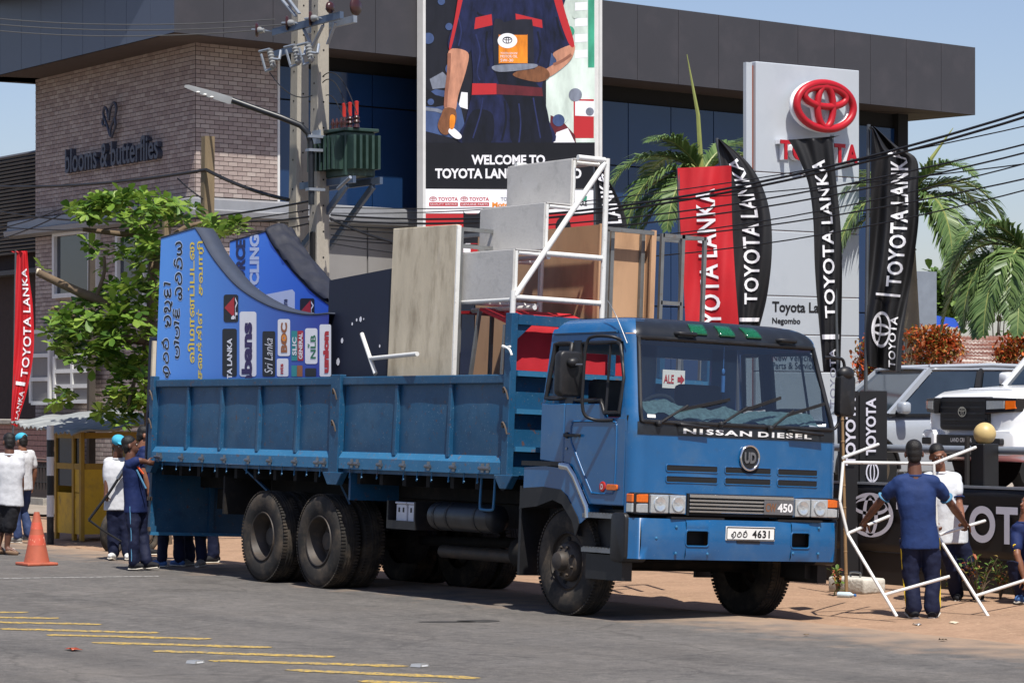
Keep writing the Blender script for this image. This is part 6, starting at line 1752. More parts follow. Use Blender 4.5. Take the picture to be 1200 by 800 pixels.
# railing with a ball topped post
rl = thing('forecourt_railing', 'grey tubular railing running behind the fence banner', 'railing', (-1, 4.85, .0))
ra, rb = W(985, 524, t=4.85), W(1230, 529.4, t=4.85)
MB().cyl(ra - V((3, 0, 0)), V((rb.x, 4.85, ra.z)), .045, n=12).build('rail', 'galv', rl, fr='w', smooth=60)
for px_ in (1000, 1100, 1215):
    p = W(px_, 526, t=4.85); MB().cyl((p.x, 4.85, 0), (p.x, 4.85, ra.z), .03, n=8).build('post', 'dark_iron', rl, fr='w')
bl = thing('ball_post', 'black gate post with a cream ball on top, in front of the white car', 'post', W(1154, 640, t=4.7))
p = W(1154, 526, t=4.7)
mat('cream_ball', S(190, 166, 112), .45, var=.1, scale=8)
MB().bb(p.x - .11, p.x + .11, 4.59, 4.81, 0, p.z + .06).build('post', 'black_plastic', bl, fr='w', bevel=.01, seg=1)
MB().ell((p.x, 4.7, W(1154, 508, t=4.7).z), (.125, .125, .125), nu=20, nv=14).build('ball', 'cream_ball', bl, fr='w', smooth=80)
# ================================================================= two display cars
mat('car_white', S(224, 226, 228), .22, 0, .5, var=.02, coat=.5)
mat('car_silver', S(160, 166, 174), .26, .12, .5, var=.03, coat=.5)
mat('car_trim', S(26, 26, 28), .45, var=.1)
glass('car_glass_clear', (.16, .19, .21, 1), 1.5)
mat('car_glass', S(40, 50, 60), .05, 0, .8, var=.2, scale=2)
def car(name, label, loc, head, L, wd, H, m, style):
    """heading: local +x is the nose; stations run from nose to tail"""
    o = thing(name, label, 'car', loc, head)
    hw = wd / 2
    lc = style == 'boxy'
    hood = .62 * H if lc else .60 * H
    # body: (x, half width, sill z, shoulder z)
    stn = [(L / 2 - .02, hw * .74, .50, hood * .80), (L / 2 - .07, hw * .86, .40, hood * .90), (L / 2 - .22, hw * .95, .36, hood * .945), (L / 2 - .45, hw * .985, .34, hood * .965), (L / 2 - .95, hw, .34, hood), (L / 2 - 1.35, hw, .34, hood * 1.02), (0, hw, .34, hood * 1.03), (-L / 2 + .6, hw, .34, hood * 1.05), (-L / 2 + .12, hw * .95, .40, hood * 1.02), (-L / 2, hw * .85, .5, hood * .95)]
    mb = MB()
    sec = lambda x, w, a, b: [(x, -w * .80, b + .045), (x, -w * .93, b + .015), (x, -w * .985, b - .07), (x, -w, (a + b) / 2 + .1), (x, -w * .97, (a + b) / 2 - .12), (x, -w * .97, a), (x, w * .97, a), (x, w * .97, (a + b) / 2 - .12), (x, w, (a + b) / 2 + .1), (x, w * .985, b - .07), (x, w * .93, b + .015), (x, w * .80, b + .045)]
    n = 12
    vs = [q for s_ in stn for q in sec(*s_)]
    mb.add(vs, [(i * n + j, i * n + (j + 1) % n, (i + 1) * n + (j + 1) % n, (i + 1) * n + j) for i in range(len(stn) - 1) for j in range(n)] + [tuple(range(n)), tuple(range((len(stn) - 1) * n, len(stn) * n))])
    body = mb.build('body', m, o, bevel=.03, seg=2, smooth=40)
    # greenhouse
    bz, rz = hood + .05, H - .03
    xa, xb, xc, xd = L / 2 - 1.25, L / 2 - 1.95 if not lc else L / 2 - 1.8, -L / 2 + .75, -L / 2 + .2
    wb, wr = hw * .95, hw * .78
    cor = lambda x, w, z: [(x, -w, z), (x, w, z)]
    P8 = dict(fl=(xa, -wb, bz), fr=(xa, wb, bz), rl=(xd, -wb, bz), rr=(xd, wb, bz), tfl=(xb, -wr, rz), tfr=(xb, wr, rz), trl=(xc, -wr, rz), trr=(xc, wr, rz))
    P8 = {k: V(v) for k, v in P8.items()}
    rf = MB(); rf.grid(8, 8, lambda u, v: V((xb + .06 + (xc - xb - .1) * u, (-wr - .02) + (2 * wr + .04) * v, rz + .05 * math.sin(math.pi * v) * (.4 + .6 * math.sin(math.pi * u)))))
    rf.build('roof', m, o, smooth=60, thick=.03)
    def quad(nm, a, b, c, d, par, ins=.05, mm='car_glass'):
        c4 = [a, b, c, d]; ct = sum(c4, V((0, 0, 0))) / 4
        pts = [p + (ct - p).normalized() * ins for p in c4]
        return MB().add(pts, [(0, 1, 2, 3)]).build(nm, mm, par)
    quad('windscreen', P8['fl'], P8['fr'], P8['tfr'], P8['tfl'], o)
    quad('rear_screen', P8['rl'], P8['rr'], P8['trr'], P8['trl'], o)
    for s_, (f_, r_, tf_, tr2) in ((-1, ('fl', 'rl', 'tfl', 'trl')), (1, ('fr', 'rr', 'tfr', 'trr'))):
        A_, B_, C_, D_ = P8[f_], P8[r_], P8[tr2], P8[tf_]
        for k0, k1 in ((.02, .40), (.43, .76), (.79, .98)):
            quad('side_window', A_.lerp(B_, k0), A_.lerp(B_, k1), D_.lerp(C_, k1), D_.lerp(C_, k0), o, .035)
        for nm, p, q in (('pillar', A_, D_), ('pillar', A_.lerp(B_, .415), D_.lerp(C_, .415)), ('pillar', A_.lerp(B_, .775), D_.lerp(C_, .775)), ('pillar', B_, C_)):
            MB().beam(p, q, .07, .07).build(nm, 'car_trim' if nm == 'pillar' and p is not A_ else m, o)
        MB().tube([D_ + V((0, 0, .03)), D_.lerp(C_, .5) + V((0, 0, .06)), C_ + V((0, 0, .03))], .03, 8).build('roof_rail', m if lc else 'car_silver', o, smooth=60)
        MB().beam(A_ + V((.05, s_ * .02, 0)), B_ + V((0, s_ * .02, 0)), .04, .04).build('waist_trim', 'car_trim', o)
        mi = MB().bb(xa - .22, xa - .08, s_ * (hw + .0), s_ * (hw + .20), bz + .02, bz + .18); mi.build('door_mirror', m, o, bevel=.04, smooth=60)
        for x in (L / 2 - .92, -L / 2 + .95):
            MB().lathe([(.22, -.24), (.36, -.23), (.385, -.19), (.385, -.05), (.36, -.01), (.25, 0), (.24, -.03)], (x, s_ * (hw + .01), .385), (0, s_, 0), 32).build('tyre', 'tyre', o, smooth=40)
            MB().lathe([(.25, -.03), (.235, -.01), (.22, -.06), (.10, -.05), (.07, -.03), (.005, -.03)], (x, s_ * (hw + .01), .385), (0, s_, 0), 24).build('rim', 'steel' if not lc else 'car_trim', o, smooth=40)
            MB().tube([(x + .46 * math.cos(R(a_)), s_ * (hw * .985 + .012), .40 + .46 * math.sin(R(a_))) for a_ in range(-10, 191, 12)], .05, 8, flat=.5).build('wheel_arch', 'car_trim', o, smooth=60)
            MB().cyl((x, s_ * (hw - .3), .40), (x, s_ * (hw + .004), .40), .43, n=28).build('wheel_well', 'black_void', o)
    # face
    fx = L / 2
    gy, gz0, gz1 = (.50, hood * .60, hood * .93) if lc else (.42, hood * .52, hood * .78)
    gr = MB().prism(rrect(-gy, gz0, gy, gz1, .05), lambda u, v, w: (fx - .05 + w, u, v), -.1, .075).build('grille', 'car_trim', o, bevel=.015)
    for k in range(5 if lc else 4):
        z = gz0 + .05 + (gz1 - gz0 - .1) * k / 4
        MB().bb(fx + .024, fx + .036, -gy + .04, gy - .04, z - .012, z + .012).build('grille_bar', 'matte_black', gr)
    mb = MB(); emblem2(mb, lambda u, v: V((fx + .045, u * .085, (gz0 + gz1) / 2 + .02 + v * .062))); mb.build('car_emblem', 'chrome', o)
    for s_ in (-1, 1):
        hl = MB().prism([(s_ * (gy + .02), gz1 - .20), (s_ * hw * .92, gz1 - .18), (s_ * hw * .95, gz1 - .02), (s_ * (gy + .02), gz1 - .01)], lambda u, v, w: (fx - .04 - .20 * max(0, (abs(u) - gy) / (hw - gy)) ** 1.5 + w, u, v), -.1, .13).build('headlamp', 'car_trim', o, bevel=.008, seg=1)
        MB().prism([(s_ * (gy + .06), gz1 - .15), (s_ * hw * .80, gz1 - .14), (s_ * hw * .80, gz1 - .05), (s_ * (gy + .06), gz1 - .05)], lambda u, v, w: (fx - .04 - .20 * max(0, (abs(u) - gy) / (hw - gy)) ** 1.5 + w, u, v), .12, .138).build('lamp_lens', 'lamp_lens', hl)
        MB().prism([(s_ * hw * .82, gz1 - .15), (s_ * hw * .93, gz1 - .14), (s_ * hw * .93, gz1 - .05), (s_ * hw * .82, gz1 - .05)], lambda u, v, w: (fx - .04 - .20 * max(0, (abs(u) - gy) / (hw - gy)) ** 1.5 + w, u, v), .11, .138).build('indicator', 'amber', hl)
        MB().prism(rrect(min(s_ * .55, s_ * hw * .96), .42, max(s_ * .55, s_ * hw * .96), hood * .60, .07), lambda u, v, w: (fx - .02 - .12 * max(0, (abs(u) - .5) / (hw - .5)) ** 1.5 + w, u, v), -.15, .10).build('bumper_pod', m, o, bevel=.03, smooth=40)
        MB().prism(rrect(s_ * .72 - .09, .55, s_ * .72 + .09, .63, .02), lambda u, v, w: (fx + .03 + w, u, v), -.03, .045).build('fog_lamp', 'car_trim', o)
    MB().bb(fx - .1, fx + .04, -.54, .54, .40, gz0 - .06).build('lower_grille', 'car_trim', o)
    pl = MB().bb(fx + .04, fx + .055, -.28, .28, gz0 - .22, gz0 - .06).build('show_plate', 'matte_black', o)
    if lc:
        mb = MB(); text(mb, 'LAND CRUISER', lambda u, v: V((fx + .058, -.22 + .44 * u, gz0 - .145 + .05 * v)), bold=.01); mb.build('plate_text', 'white_letter', pl)
        mb = MB(); text(mb, '', lambda u, v: V((0, 0, 0))) if False else None
        MB().prism([(-.5, hood * .99), (.5, hood * .99), (.42, hood * 1.02), (-.42, hood * 1.02)], lambda u, v, w: (w, u, v), fx - 1.2, fx - .35).build('bonnet_bulge', m, o, bevel=.02)
    return o
# white off-roader: nose towards the road and a little to the left
def ang(px, Y, deg):                            # heading so that the car faces the camera turned 'deg' towards the left of the picture
    p = W(px, 500, Y=Y); d = (CAM - p); return math.atan2(d.y, d.x) - R(deg)
cp = W(1129, 486, Y=35.0)
hd_ = ang(1129, 35.0, 55)
dn = V((math.cos(hd_), math.sin(hd_), 0))
cp2 = cp - dn * 2.5
car('parked_car', 'white off road car facing the street on a red display platform', (cp2.x, cp2.y, 1.02), hd_, 4.95, 1.98, 1.95, MATS['car_white'], 'boxy')
plm = thing('display_platform', 'red display platform under the white off road car', 'platform', (cp2.x, cp2.y, .72), hd_)
MB().bb(-2.7, 2.75, -1.25, 1.25, 0, .29).build('deck', 'red_platform', plm, bevel=.04)
MB().bb(-2.72, 2.77, -1.27, 1.27, 0, .06).build('skirt', 'black_plastic', plm)
hs_ = ang(1060, 40, 62)
cs = W(1085, 480, Y=40.2)
car('parked_car', 'silver sport utility car behind the fence, left of the white one', (cs.x, cs.y, .80), hs_, 4.6, 1.9, 1.76, MATS['car_silver'], 'round')
# ================================================================= left roadside: kiosk, striped post, cone
mat('kiosk_yellow', S(190, 152, 28), .6, var=.14, scale=3, dirt=[(S(120, 100, 60), .5, .72, 4, .5), (S(60, 50, 40), .6, .75, 8, .5)])
mat('kiosk_frame', S(150, 116, 24), .6, var=.1, dirt=[(S(90, 70, 40), .5, .7, 6, .5)])
mat('tin', S(138, 142, 142), .6, .3, var=.15, scale=3, dirt=[(S(128, 116, 104), .5, .7, 3, .5)])
mat('cone_orange', S(166, 84, 60), .7, var=.12, scale=6, dirt=[(S(120, 70, 50), .5, .72, 8, .55)])
mat('cone_band', S(190, 84, 62), .5, var=.1, dirt=[(S(240, 180, 150), .58, .66, 20, .7)])
KS, KT = -17.6, 1.75
ko = thing('street_kiosk', 'yellow timber street kiosk under a crumpled corrugated roof', 'kiosk', (KS, KT, gz(KT)))
ka, kb = W(65, 628, t=1.65), W(96, 632, t=1.65)
kx0, kx1 = ka.x, kb.x
ky0, ky1 = 1.65, 2.62
kz = lambda py: W(98, py, t=1.65).z
zk0, zk1, zkm, zkt = -.05, kz(572), kz(548), kz(506)
for nm, x0, x1, z0, z1 in (('panel', kx0 + .02, kx1 - .02, .05, kz(578)), ('panel', kx0 + .72, kx1 - .02, kz(577), kz(550))):
    MB().bb(x0, x1, ky0, ky0 + .03, z0, z1).build(nm, 'kiosk_yellow', ko, fr='w')
MB().bb(kx1 - .03, kx1, ky0 + .04, ky1, .05, kz(550)).build('panel', 'kiosk_yellow', ko, fr='w')
MB().bb(kx0, kx0 + .03, ky0 + .04, ky1, .05, kz(550)).build('panel', 'kiosk_yellow', ko, fr='w')
MB().bb(kx0, kx1, ky1, ky1 + .03, .05, zkt).build('panel', 'kiosk_yellow', ko, fr='w')
for x, y in ((kx0, ky0 - .02), (kx1 - .06, ky0 - .02), (kx0 + .66, ky0 - .02), (kx1 - .03, ky1), (kx0, ky1)):
    MB().bb(x, x + .07, y, y + .06, -.05, zkt).build('post', 'kiosk_frame', ko, fr='w')
for z in (zkt - .1, kz(550)):
    MB().bb(kx0 + .07, kx1 - .06, ky0 - .015, ky0 + .04, z, z + .09).build('rail', 'kiosk_frame', ko, fr='w')
    MB().bb(kx1 - .05, kx1 + .01, ky0 + .05, ky1, z, z + .09).build('rail', 'kiosk_frame', ko, fr='w')
MB().bb(kx0 + .08, kx0 + .65, ky0 + .01, ky0 + .02, kz(570), zkt - .1).build('pane', 'window_glass', ko, fr='w')
MB().bb(kx0 + .74, kx1 - .07, ky0 + .01, ky0 + .02, kz(549), zkt - .1).build('pane', 'side_glass', ko, fr='w')
rz_k = lambda u, v: (kx0 - 1.0 + (kx1 - kx0 + 1.45) * u, ky0 - .35 + 1.75 * v, kz(492) + .16 * (1 - u) - .22 * (1 - v) + .06 * noise.noise(V((u * 6, v * 4, 0))) + .022 * math.sin(u * 95))
MB().grid(110, 12, rz_k).build('tin_roof', 'tin', ko, fr='w', smooth=70, thick=.006)
sp_ = thing('striped_post', 'black and white striped roadside post left of the kiosk', 'post', W(58, 628, Y=44.2))
b = W(59, 630, Y=44.2); b.z = gz(b.y)
hs2 = [628, 605, 580, 557, 535, 515, 498]
for k, (ya_, yb_) in enumerate(zip(hs2, hs2[1:])):
    za, zb_ = max(0, W(59, ya_, Y=44.2).z), W(59, yb_, Y=44.2).z
    MB().cyl((b.x, b.y, za if k else b.z), (b.x, b.y, zb_), .055, n=14).build('band', 'black_plastic' if k % 2 == 0 else 'white_frame', sp_, fr='w', smooth=50)
cg = G(43, 662)
cn = thing('traffic_cone', 'faded orange traffic cone standing on the road at left', 'cone', cg)
MB().box((0, 0, .02), (.42, .42, .04)).build('base', 'cone_orange', cn, bevel=.015)
hc = .68
MB().lathe([(.165, .04), (.155, .08), (.118, .26)], (0, 0, 0), (0, 0, 1), 28).build('cone_body', 'cone_orange', cn, smooth=50)
MB().lathe([(.119, .26), (.095, .39)], (0, 0, 0), (0, 0, 1), 28).build('reflective_band', 'cone_band', cn, smooth=50)
MB().lathe([(.094, .39), (.080, .46)], (0, 0, 0), (0, 0, 1), 28).build('cone_body', 'cone_orange', cn, smooth=50)
MB().lathe([(.081, .46), (.064, .55)], (0, 0, 0), (0, 0, 1), 28).build('reflective_band', 'cone_band', cn, smooth=50)
MB().lathe([(.063, .55), (.034, hc), (.024, hc), (.02, hc - .02)], (0, 0, 0), (0, 0, 1), 28).build('cone_body', 'cone_orange', cn, smooth=50)
# motorcycle wheel and fairing behind the men at the tail
mt = thing('motor_scooter', 'dark scooter with a red fairing parked behind the men at the tail', 'scooter', W(135, 650, Y=41))
mo = W(133, 646, Y=41.2); mo.z = gz(mo.y)
mat('scooter_red', S(170, 30, 34), .3, var=.05, coat=.4)
for dx in (0, .95):
    c = mo + V((-dx * .5, dx * .8, .27))
    MB().tube([c + V((.26 * math.cos(k * math.pi / 12) * .5, -.26 * math.cos(k * math.pi / 12) * .84, .26 * math.sin(k * math.pi / 12))) for k in range(24)], .05, 8, closed=True).build('tyre', 'tyre', mt, fr='w', smooth=60)
    MB().lathe([(.2, -.02), (.12, .03), (.02, .04)], c, (.84, .5, 0), 16).build('wheel_hub', 'steel', mt, fr='w', smooth=50)
ax_ = V((-.5, .8, 0))
MB().limb([mo + V((0, 0, .45)), mo + ax_ * .15 + V((0, 0, .75)), mo + ax_ * .2 + V((0, 0, .95))], [.09, .14, .08]).build('fairing', 'scooter_red', mt, fr='w', smooth=60)
MB().limb([mo + ax_ * .2 + V((0, 0, .4)), mo + ax_ * .6 + V((0, 0, .4)), mo + ax_ * 1.1 + V((0, 0, .6))], [.1, .14, .12]).build('frame_body', 'black_plastic', mt, fr='w', smooth=60)
MB().limb([mo + ax_ * .5 + V((0, 0, .72)), mo + ax_ * 1.0 + V((0, 0, .76))], [.1, .12]).build('saddle', 'black_plastic', mt, fr='w', smooth=60)
MB().ell(mo + V((.03, -.05, .78)), (.09, .09, .08)).build('headlamp', 'lamp_lens', mt, fr='w', smooth=60)
MB().cyl(mo + ax_ * .2 + V((-.25, -.15, 1.0)), mo + ax_ * .2 + V((.25, .15, 1.0)), .018, n=8).build('handlebar', 'black_plastic', mt, fr='w')
# ================================================================= right verge: block, bamboo pole
bk = G(1004, 694)
ob = thing('concrete_block', 'rough pale concrete block on the verge beside the cab', 'block', bk)
mat('block_white', S(190, 186, 176), .9, var=.12, scale=6, bump=.6, bscale=25, dirt=[(S(130, 122, 110), .5, .7, 5, .5)])
q = MB(); q.grid(1, 1, lambda u, v: (0, 0, 0)); q = MB()
q.box((0, 0, .085), (.62, .32, .17))
q.build('block', 'block_white', ob, bevel=.03, seg=3, smooth=60)
MB().tube(smooth_line([(-.08, -.02, .17), (-.08, -.02, .22), (.08, -.02, .22), (.08, -.02, .17)], 4), .012, 6).build('lifting_loop', 'steel', ob)
bm_ = W(992, 690, Y=31.6); bm_.z = gz(bm_.y)
mat('bamboo', S(136, 108, 74), .7, var=.2, scale=4, stretch=(4, 4, 1))
bo = thing('bamboo_pole', 'slim brown bamboo pole leaning upright beside the cab', 'pole', bm_)
t_ = W(986, 440, Y=31.6)
pts = [bm_.lerp(t_, k / 10) for k in range(11)]
MB().tube(pts, [.02 - .0006 * k for k in range(11)], 8).build('cane', 'bamboo', bo, fr='w', smooth=60)
for k in range(1, 10):
    MB().lathe([(.018, -.01), (.022, 0), (.018, .01)], pts[k], t_ - bm_, 10).build('node', 'bamboo', bo, fr='w')
# ================================================================= vegetation
def leaf_mat(name, cols, rough=.45, trans=.3, obj=False):
    m = bpy.data.materials.new(name)
    m.use_nodes = True
    n, l = m.node_tree.nodes, m.node_tree.links
    p = n['Principled BSDF']
    p.inputs['Roughness'].default_value = rough
    p.inputs['Specular IOR Level'].default_value = .35
    src = n.new('ShaderNodeObjectInfo').outputs['Random'] if obj else n.new('ShaderNodeNewGeometry').outputs['Random Per Island']
    rp = n.new('ShaderNodeValToRGB')
    e = rp.color_ramp.elements
    e[0].position, e[0].color = 0, cols[0]
    e[1].position, e[1].color = 1, cols[-1]
    for i, c in enumerate(cols[1:-1]):
        k = e.new((i + 1) / (len(cols) - 1)); k.color = c
    l.new(src, rp.inputs[0]); l.new(rp.outputs[0], p.inputs['Base Color'])
    tr, mx = n.new('ShaderNodeBsdfTranslucent'), n.new('ShaderNodeMixShader')
    l.new(rp.outputs[0], tr.inputs[0]); mx.inputs[0].default_value = trans
    l.new(p.outputs[0], mx.inputs[1]); l.new(tr.outputs[0], mx.inputs[2]); l.new(mx.outputs[0], n['Material Output'].inputs[0])
    MATS[name] = m
LG = [S(52, 82, 30), S(84, 118, 44), S(112, 142, 54), S(140, 164, 70), S(76, 108, 40)]
leaf_mat('almond_leaf', LG, trans=.34); leaf_mat('almond_leaf_piece', LG, trans=.34, obj=True)
leaf_mat('palm_leaf', [S(70, 96, 52), S(96, 120, 70), S(116, 136, 84), S(80, 104, 58)], .4, .2)
leaf_mat('shrub_leaf', [S(196, 92, 48), S(178, 70, 40), S(206, 118, 62), S(86, 104, 40), S(150, 60, 40), S(120, 124, 50), S(190, 98, 56)], .5, .25)
leaf_mat('wild_leaf', [S(70, 104, 46), S(104, 132, 58), S(86, 112, 48), S(176, 84, 60), S(120, 140, 70)], .5, .25)
leaf_mat('far_leaf', [S(60, 88, 40), S(88, 116, 52), S(104, 130, 64), S(76, 100, 44)], .6, .2)
mat('bark', S(104, 88, 70), .9, var=.2, scale=6, bump=.5, bscale=20, dirt=[(S(70, 58, 46), .5, .7, 5, .5)])
mat('palm_trunk', S(128, 118, 100), .9, var=.15, scale=4, bump=.4, bscale=20)
mat('palm_rib', S(132, 138, 76), .5, var=.1)
rg = random.Random(11)
def rdir(r=rg):
    z = r.uniform(-1, 1); a = r.uniform(0, 6.283); q = math.sqrt(1 - z * z); return V((q * math.cos(a), q * math.sin(a), z))
LEAF = [(0, 0, 0), (.45, .22, .05), (.8, .25, .04), (1, 0, -.06), (.8, -.25, .04), (.45, -.22, .05), (.5, 0, 0)]
LF_ = [(0, 6, 1), (6, 2, 1), (6, 3, 2), (6, 4, 3), (6, 5, 4), (0, 5, 6)]
def leaf_frame(d, up):
    x = d.normalized(); y = up.cross(x)
    y = y.normalized() if y.length > 1e-3 else V((0, 1, 0)); z = x.cross(y)
    return x, y, z
def add_leaf(mb, p, d, L, w=1., up=V((0, 0, 1))):
    x, y, z = leaf_frame(d, up)
    mb.add([p + x * (a * L) + y * (b * L * w) + z * (c * L) for a, b, c in LEAF], LF_)
# --- broad leaved roadside tree
tb = W(188, 640, Y=43.6); tb.z = gz(tb.y)
at = thing('leafy_tree', 'broad leaved green tree with pruned branches behind the lorry tail', 'tree', tb)
def lim(pts, Y, r0, r1):
    P = [W(x, y, Y=Y + dy) for x, y, dy in pts]
    P = smooth_line(P, 4)
    n = len(P)
    return MB().tube(P, [r0 + (r1 - r0) * k / (n - 1) for k in range(n)], 9)
MB().tube(smooth_line([tb - V((0, 0, .1)), W(184, 560, Y=43.6), W(181, 480, Y=43.6), W(178, 410, Y=43.5), W(177, 378, Y=43.5)], 4), [.19, .18, .18, .17, .17, .17, .16, .16, .16, .15, .15, .15, .14, .14, .13, .13, .12], 12).build('trunk', 'bark', at, fr='w', smooth=60)
for pts, r0, r1 in (([(176, 378, 0), (150, 368, -.2), (112, 350, -.4), (86, 339, -.5), (44, 319, -.6)], .10, .055), ([(178, 400, 0), (142, 395, -.2), (100, 378, -.3), (60, 361, -.5)], .07, .035),
                    ([(177, 378, 0), (178, 330, .1), (176, 281, .2), (140, 274, 0), (97, 269, -.2)], .08, .03), ([(177, 330, .1), (200, 280, .2), (235, 262, .3), (275, 275, .3)], .06, .02),
                    ([(178, 410, 0), (160, 440, -.4), (150, 475, -.7)], .05, .02), ([(176, 300, .1), (160, 260, .2), (150, 240, .2)], .05, .02), ([(112, 350, -.4), (122, 320, -.5), (122, 300, -.5)], .035, .02)):
    lim(pts, 43.5, r0, r1).build('branch', 'bark', at, fr='w', smooth=60)
c = W(44, 319, Y=42.9); MB().lathe([(.002, 0), (.052, 0), (.055, .02), (.05, .06)], c - V((.03, 0, -.01)), V((-.5, -.8, .2)) * -1, 12).build('cut_end', 'ply_stained', at, fr='w')
EL = [(110, 243, 28, 16, 30), (155, 240, 45, 17, 40), (205, 247, 40, 13, 26), (258, 268, 26, 10, 16), (120, 300, 30, 22, 8), (110, 375, 48, 26, 44), (150, 350, 40, 26, 36), (150, 400, 38, 36, 52), (110, 408, 32, 26, 30), (160, 445, 28, 34, 44), (145, 478, 30, 20, 30), (70, 388, 14, 22, 12), (73, 470, 7, 13, 5), (182, 320, 22, 40, 26), (165, 285, 22, 24, 16), (50, 318, 5, 5, 1)]
leaves = []
for cx, cy, rx, ry, n in EL:
    for _ in range(int(n * 1.2)):
        a, q = rg.uniform(0, 6.28), math.sqrt(rg.random())
        c = W(cx + rx * q * math.cos(a), cy + ry * q * math.sin(a), Y=43.3 + rg.uniform(-1.1, 1.1))
        ax = (V((0, 0, 1)) + rdir() * .6).normalized()
        k = rg.randint(6, 9)
        x, y, z = leaf_frame(ax, V((.3, .9, .1)))
        for i in range(k):
            t_ = 6.28 * i / k + rg.uniform(-.3, .3)
            d = (y * math.cos(t_) + z * math.sin(t_) + ax * rg.uniform(-.35, .45))
            leaves.append((c + d * .02, d.normalized(), rg.uniform(.11, .24), ax))
leaves.sort(key=lambda q: -q[2] + .03 * ((q[0] - CAM).dot(FW) - 43))
base = None
for i, (p, d, L, up) in enumerate(leaves[:290]):
    x, y, z = leaf_frame(d, up)
    Mx = MX((( x.x, y.x, z.x, 0), (x.y, y.y, z.y, 0), (x.z, y.z, z.z, 0), (0, 0, 0, 1)))
    if base is None:
        base = MB().add(LEAF, LF_).build('leaf', 'almond_leaf_piece', at, smooth=60); ob = base
    else:
        ob = copy_part(base, at)
    ob.matrix_local = MX.Translation(p - tb) @ Mx @ MX.Scale(L, 4)
mb = MB()
for p, d, L, up in leaves[290:]:
    add_leaf(mb, p, d, L, 1, up)
mb.build('crown', 'almond_leaf', at, fr='w', smooth=60, kind='stuff')
# --- palms
def frond(mb, rib, c, d, L, droop, n=64, wl=.5, up0=.5):
    d = d.normalized()
    P = []
    p = c.copy(); v = (d + V((0, 0, up0))).normalized()
    for k in range(17):
        P.append(p.copy()); p = p + v * (L / 16); v = (v + V((0, 0, -droop / 16)) * (1 + k * .09)).normalized()
    rib.tube(P, [.028 * (1 - .85 * k / 16) for k in range(17)], 5)
    for k in range(n):
        f = .10 + .90 * k / (n - 1)
        i = min(15, int(f * 16)); t = f * 16 - i
        q = P[i].lerp(P[i + 1], t); ax = (P[i + 1] - P[i]).normalized()
        sd_v = ax.cross(V((0, 0, 1)))
        sd_v = sd_v.normalized() if sd_v.length > .05 else V((1, 0, 0))
        upv = sd_v.cross(ax)
        ll = wl * (math.sin(math.pi * (.18 + .80 * f)) * .9 + .12) * rg.uniform(.85, 1.1)
        for s_ in (-1, 1):
            dr = (ax * .75 + sd_v * s_ * rg.uniform(.7, .95) + upv * rg.uniform(.05, .35)).normalized()
            m_ = q + dr * ll * .55
            e_ = m_ + (dr + V((0, 0, -.55))).normalized() * ll * .5
            wv = ax.cross(dr).cross(dr).normalized() * .0195
            mb.add([q + wv * .6, q - wv * .6, m_ - wv, m_ + wv, e_], [(0, 1, 2, 3), (3, 2, 4)])
def palm(label, cpx, Y, fr, trunk_w=.13, spear=None, z0=.72):
    c = W(*cpx, Y=Y)
    b = V((c.x + .1, c.y + .1, z0))
    o = thing('palm_tree', label, 'palm tree', b)
    MB().tube([b, b.lerp(c, .5) + V((.05, 0, 0)), c - V((0, 0, .15)), c + V((0, 0, .1))], [trunk_w * 1.2, trunk_w, trunk_w * .9, .05], 12).build('trunk', 'palm_trunk', o, fr='w', smooth=60)
    for k in range(8):
        q = b.lerp(c, (k + 1) / 9.5)
        MB().lathe([(trunk_w * 1.02, -.015), (trunk_w * 1.12, 0), (trunk_w * 1.02, .015)], q, (0, 0, 1), 12).build('trunk_ring', 'palm_trunk', o, fr='w')
    for (rx, uz, toward, L, droop) in fr:        # direction in picture terms: right, up, towards the camera
        d = RT * rx - FW * toward
        mb, rib = MB(), MB()
        frond(mb, rib, c, d if d.length > .05 else RT * .1, L, droop, up0=uz)
        f = mb.build('frond', 'palm_leaf', o, fr='w')
        rib.build('rib', 'palm_rib', f, fr='w')
    if spear:
        MB().tube([c, W(*spear[0], Y=Y), W(*spear[1], Y=Y)], [.05, .035, .006], 6).build('spear_leaf', 'palm_rib', o, fr='w')
    return o
palm('palm tree with a tall spear leaf between billboard and red flag', (822, 205), 47, [(-1, .75, .3, 2.0, 1.5), (-.9, .35, .5, 1.9, 1.6), (-.9, -.1, .4, 1.7, 1.1), (-.3, 1.4, .2, 1.3, 1.0), (.3, 1.5, -.2, 1.3, 1.1), (.9, .9, .2, 1.7, 1.6), (1, .2, .3, 1.7, 1.5), (-.6, .1, .9, 1.6, 1.6), (-.5, .9, -.6, 1.6, 1.3), (.5, .2, .8, 1.6, 1.6), (-1, .1, -.3, 1.9, 1.2), (-.8, -.4, .2, 1.5, .8)], spear=((818, 135), (805, 64)))
palm('palm tree drooping behind the large crumpled black flag', (1062, 240), 46, [(1, 1.0, .2, 2.4, 2.3), (1, .5, .4, 2.3, 2.2), (.9, .1, .3, 2.1, 1.8), (.5, .6, .9, 2.0, 2.6), (1, .9, -.4, 2.2, 2.0), (-.9, .9, .2, 2.0, 2.0), (-.8, .4, .4, 1.8, 1.8), (-.5, 1.3, -.2, 1.6, 1.4), (.2, 1.5, .2, 1.6, 1.3), (.8, -.3, .4, 2.0, 1.2), (-.9, -.1, .2, 1.8, 1.3), (.4, 0, .7, 2.2, 2.0)], spear=((1092, 185), (1117, 150)))
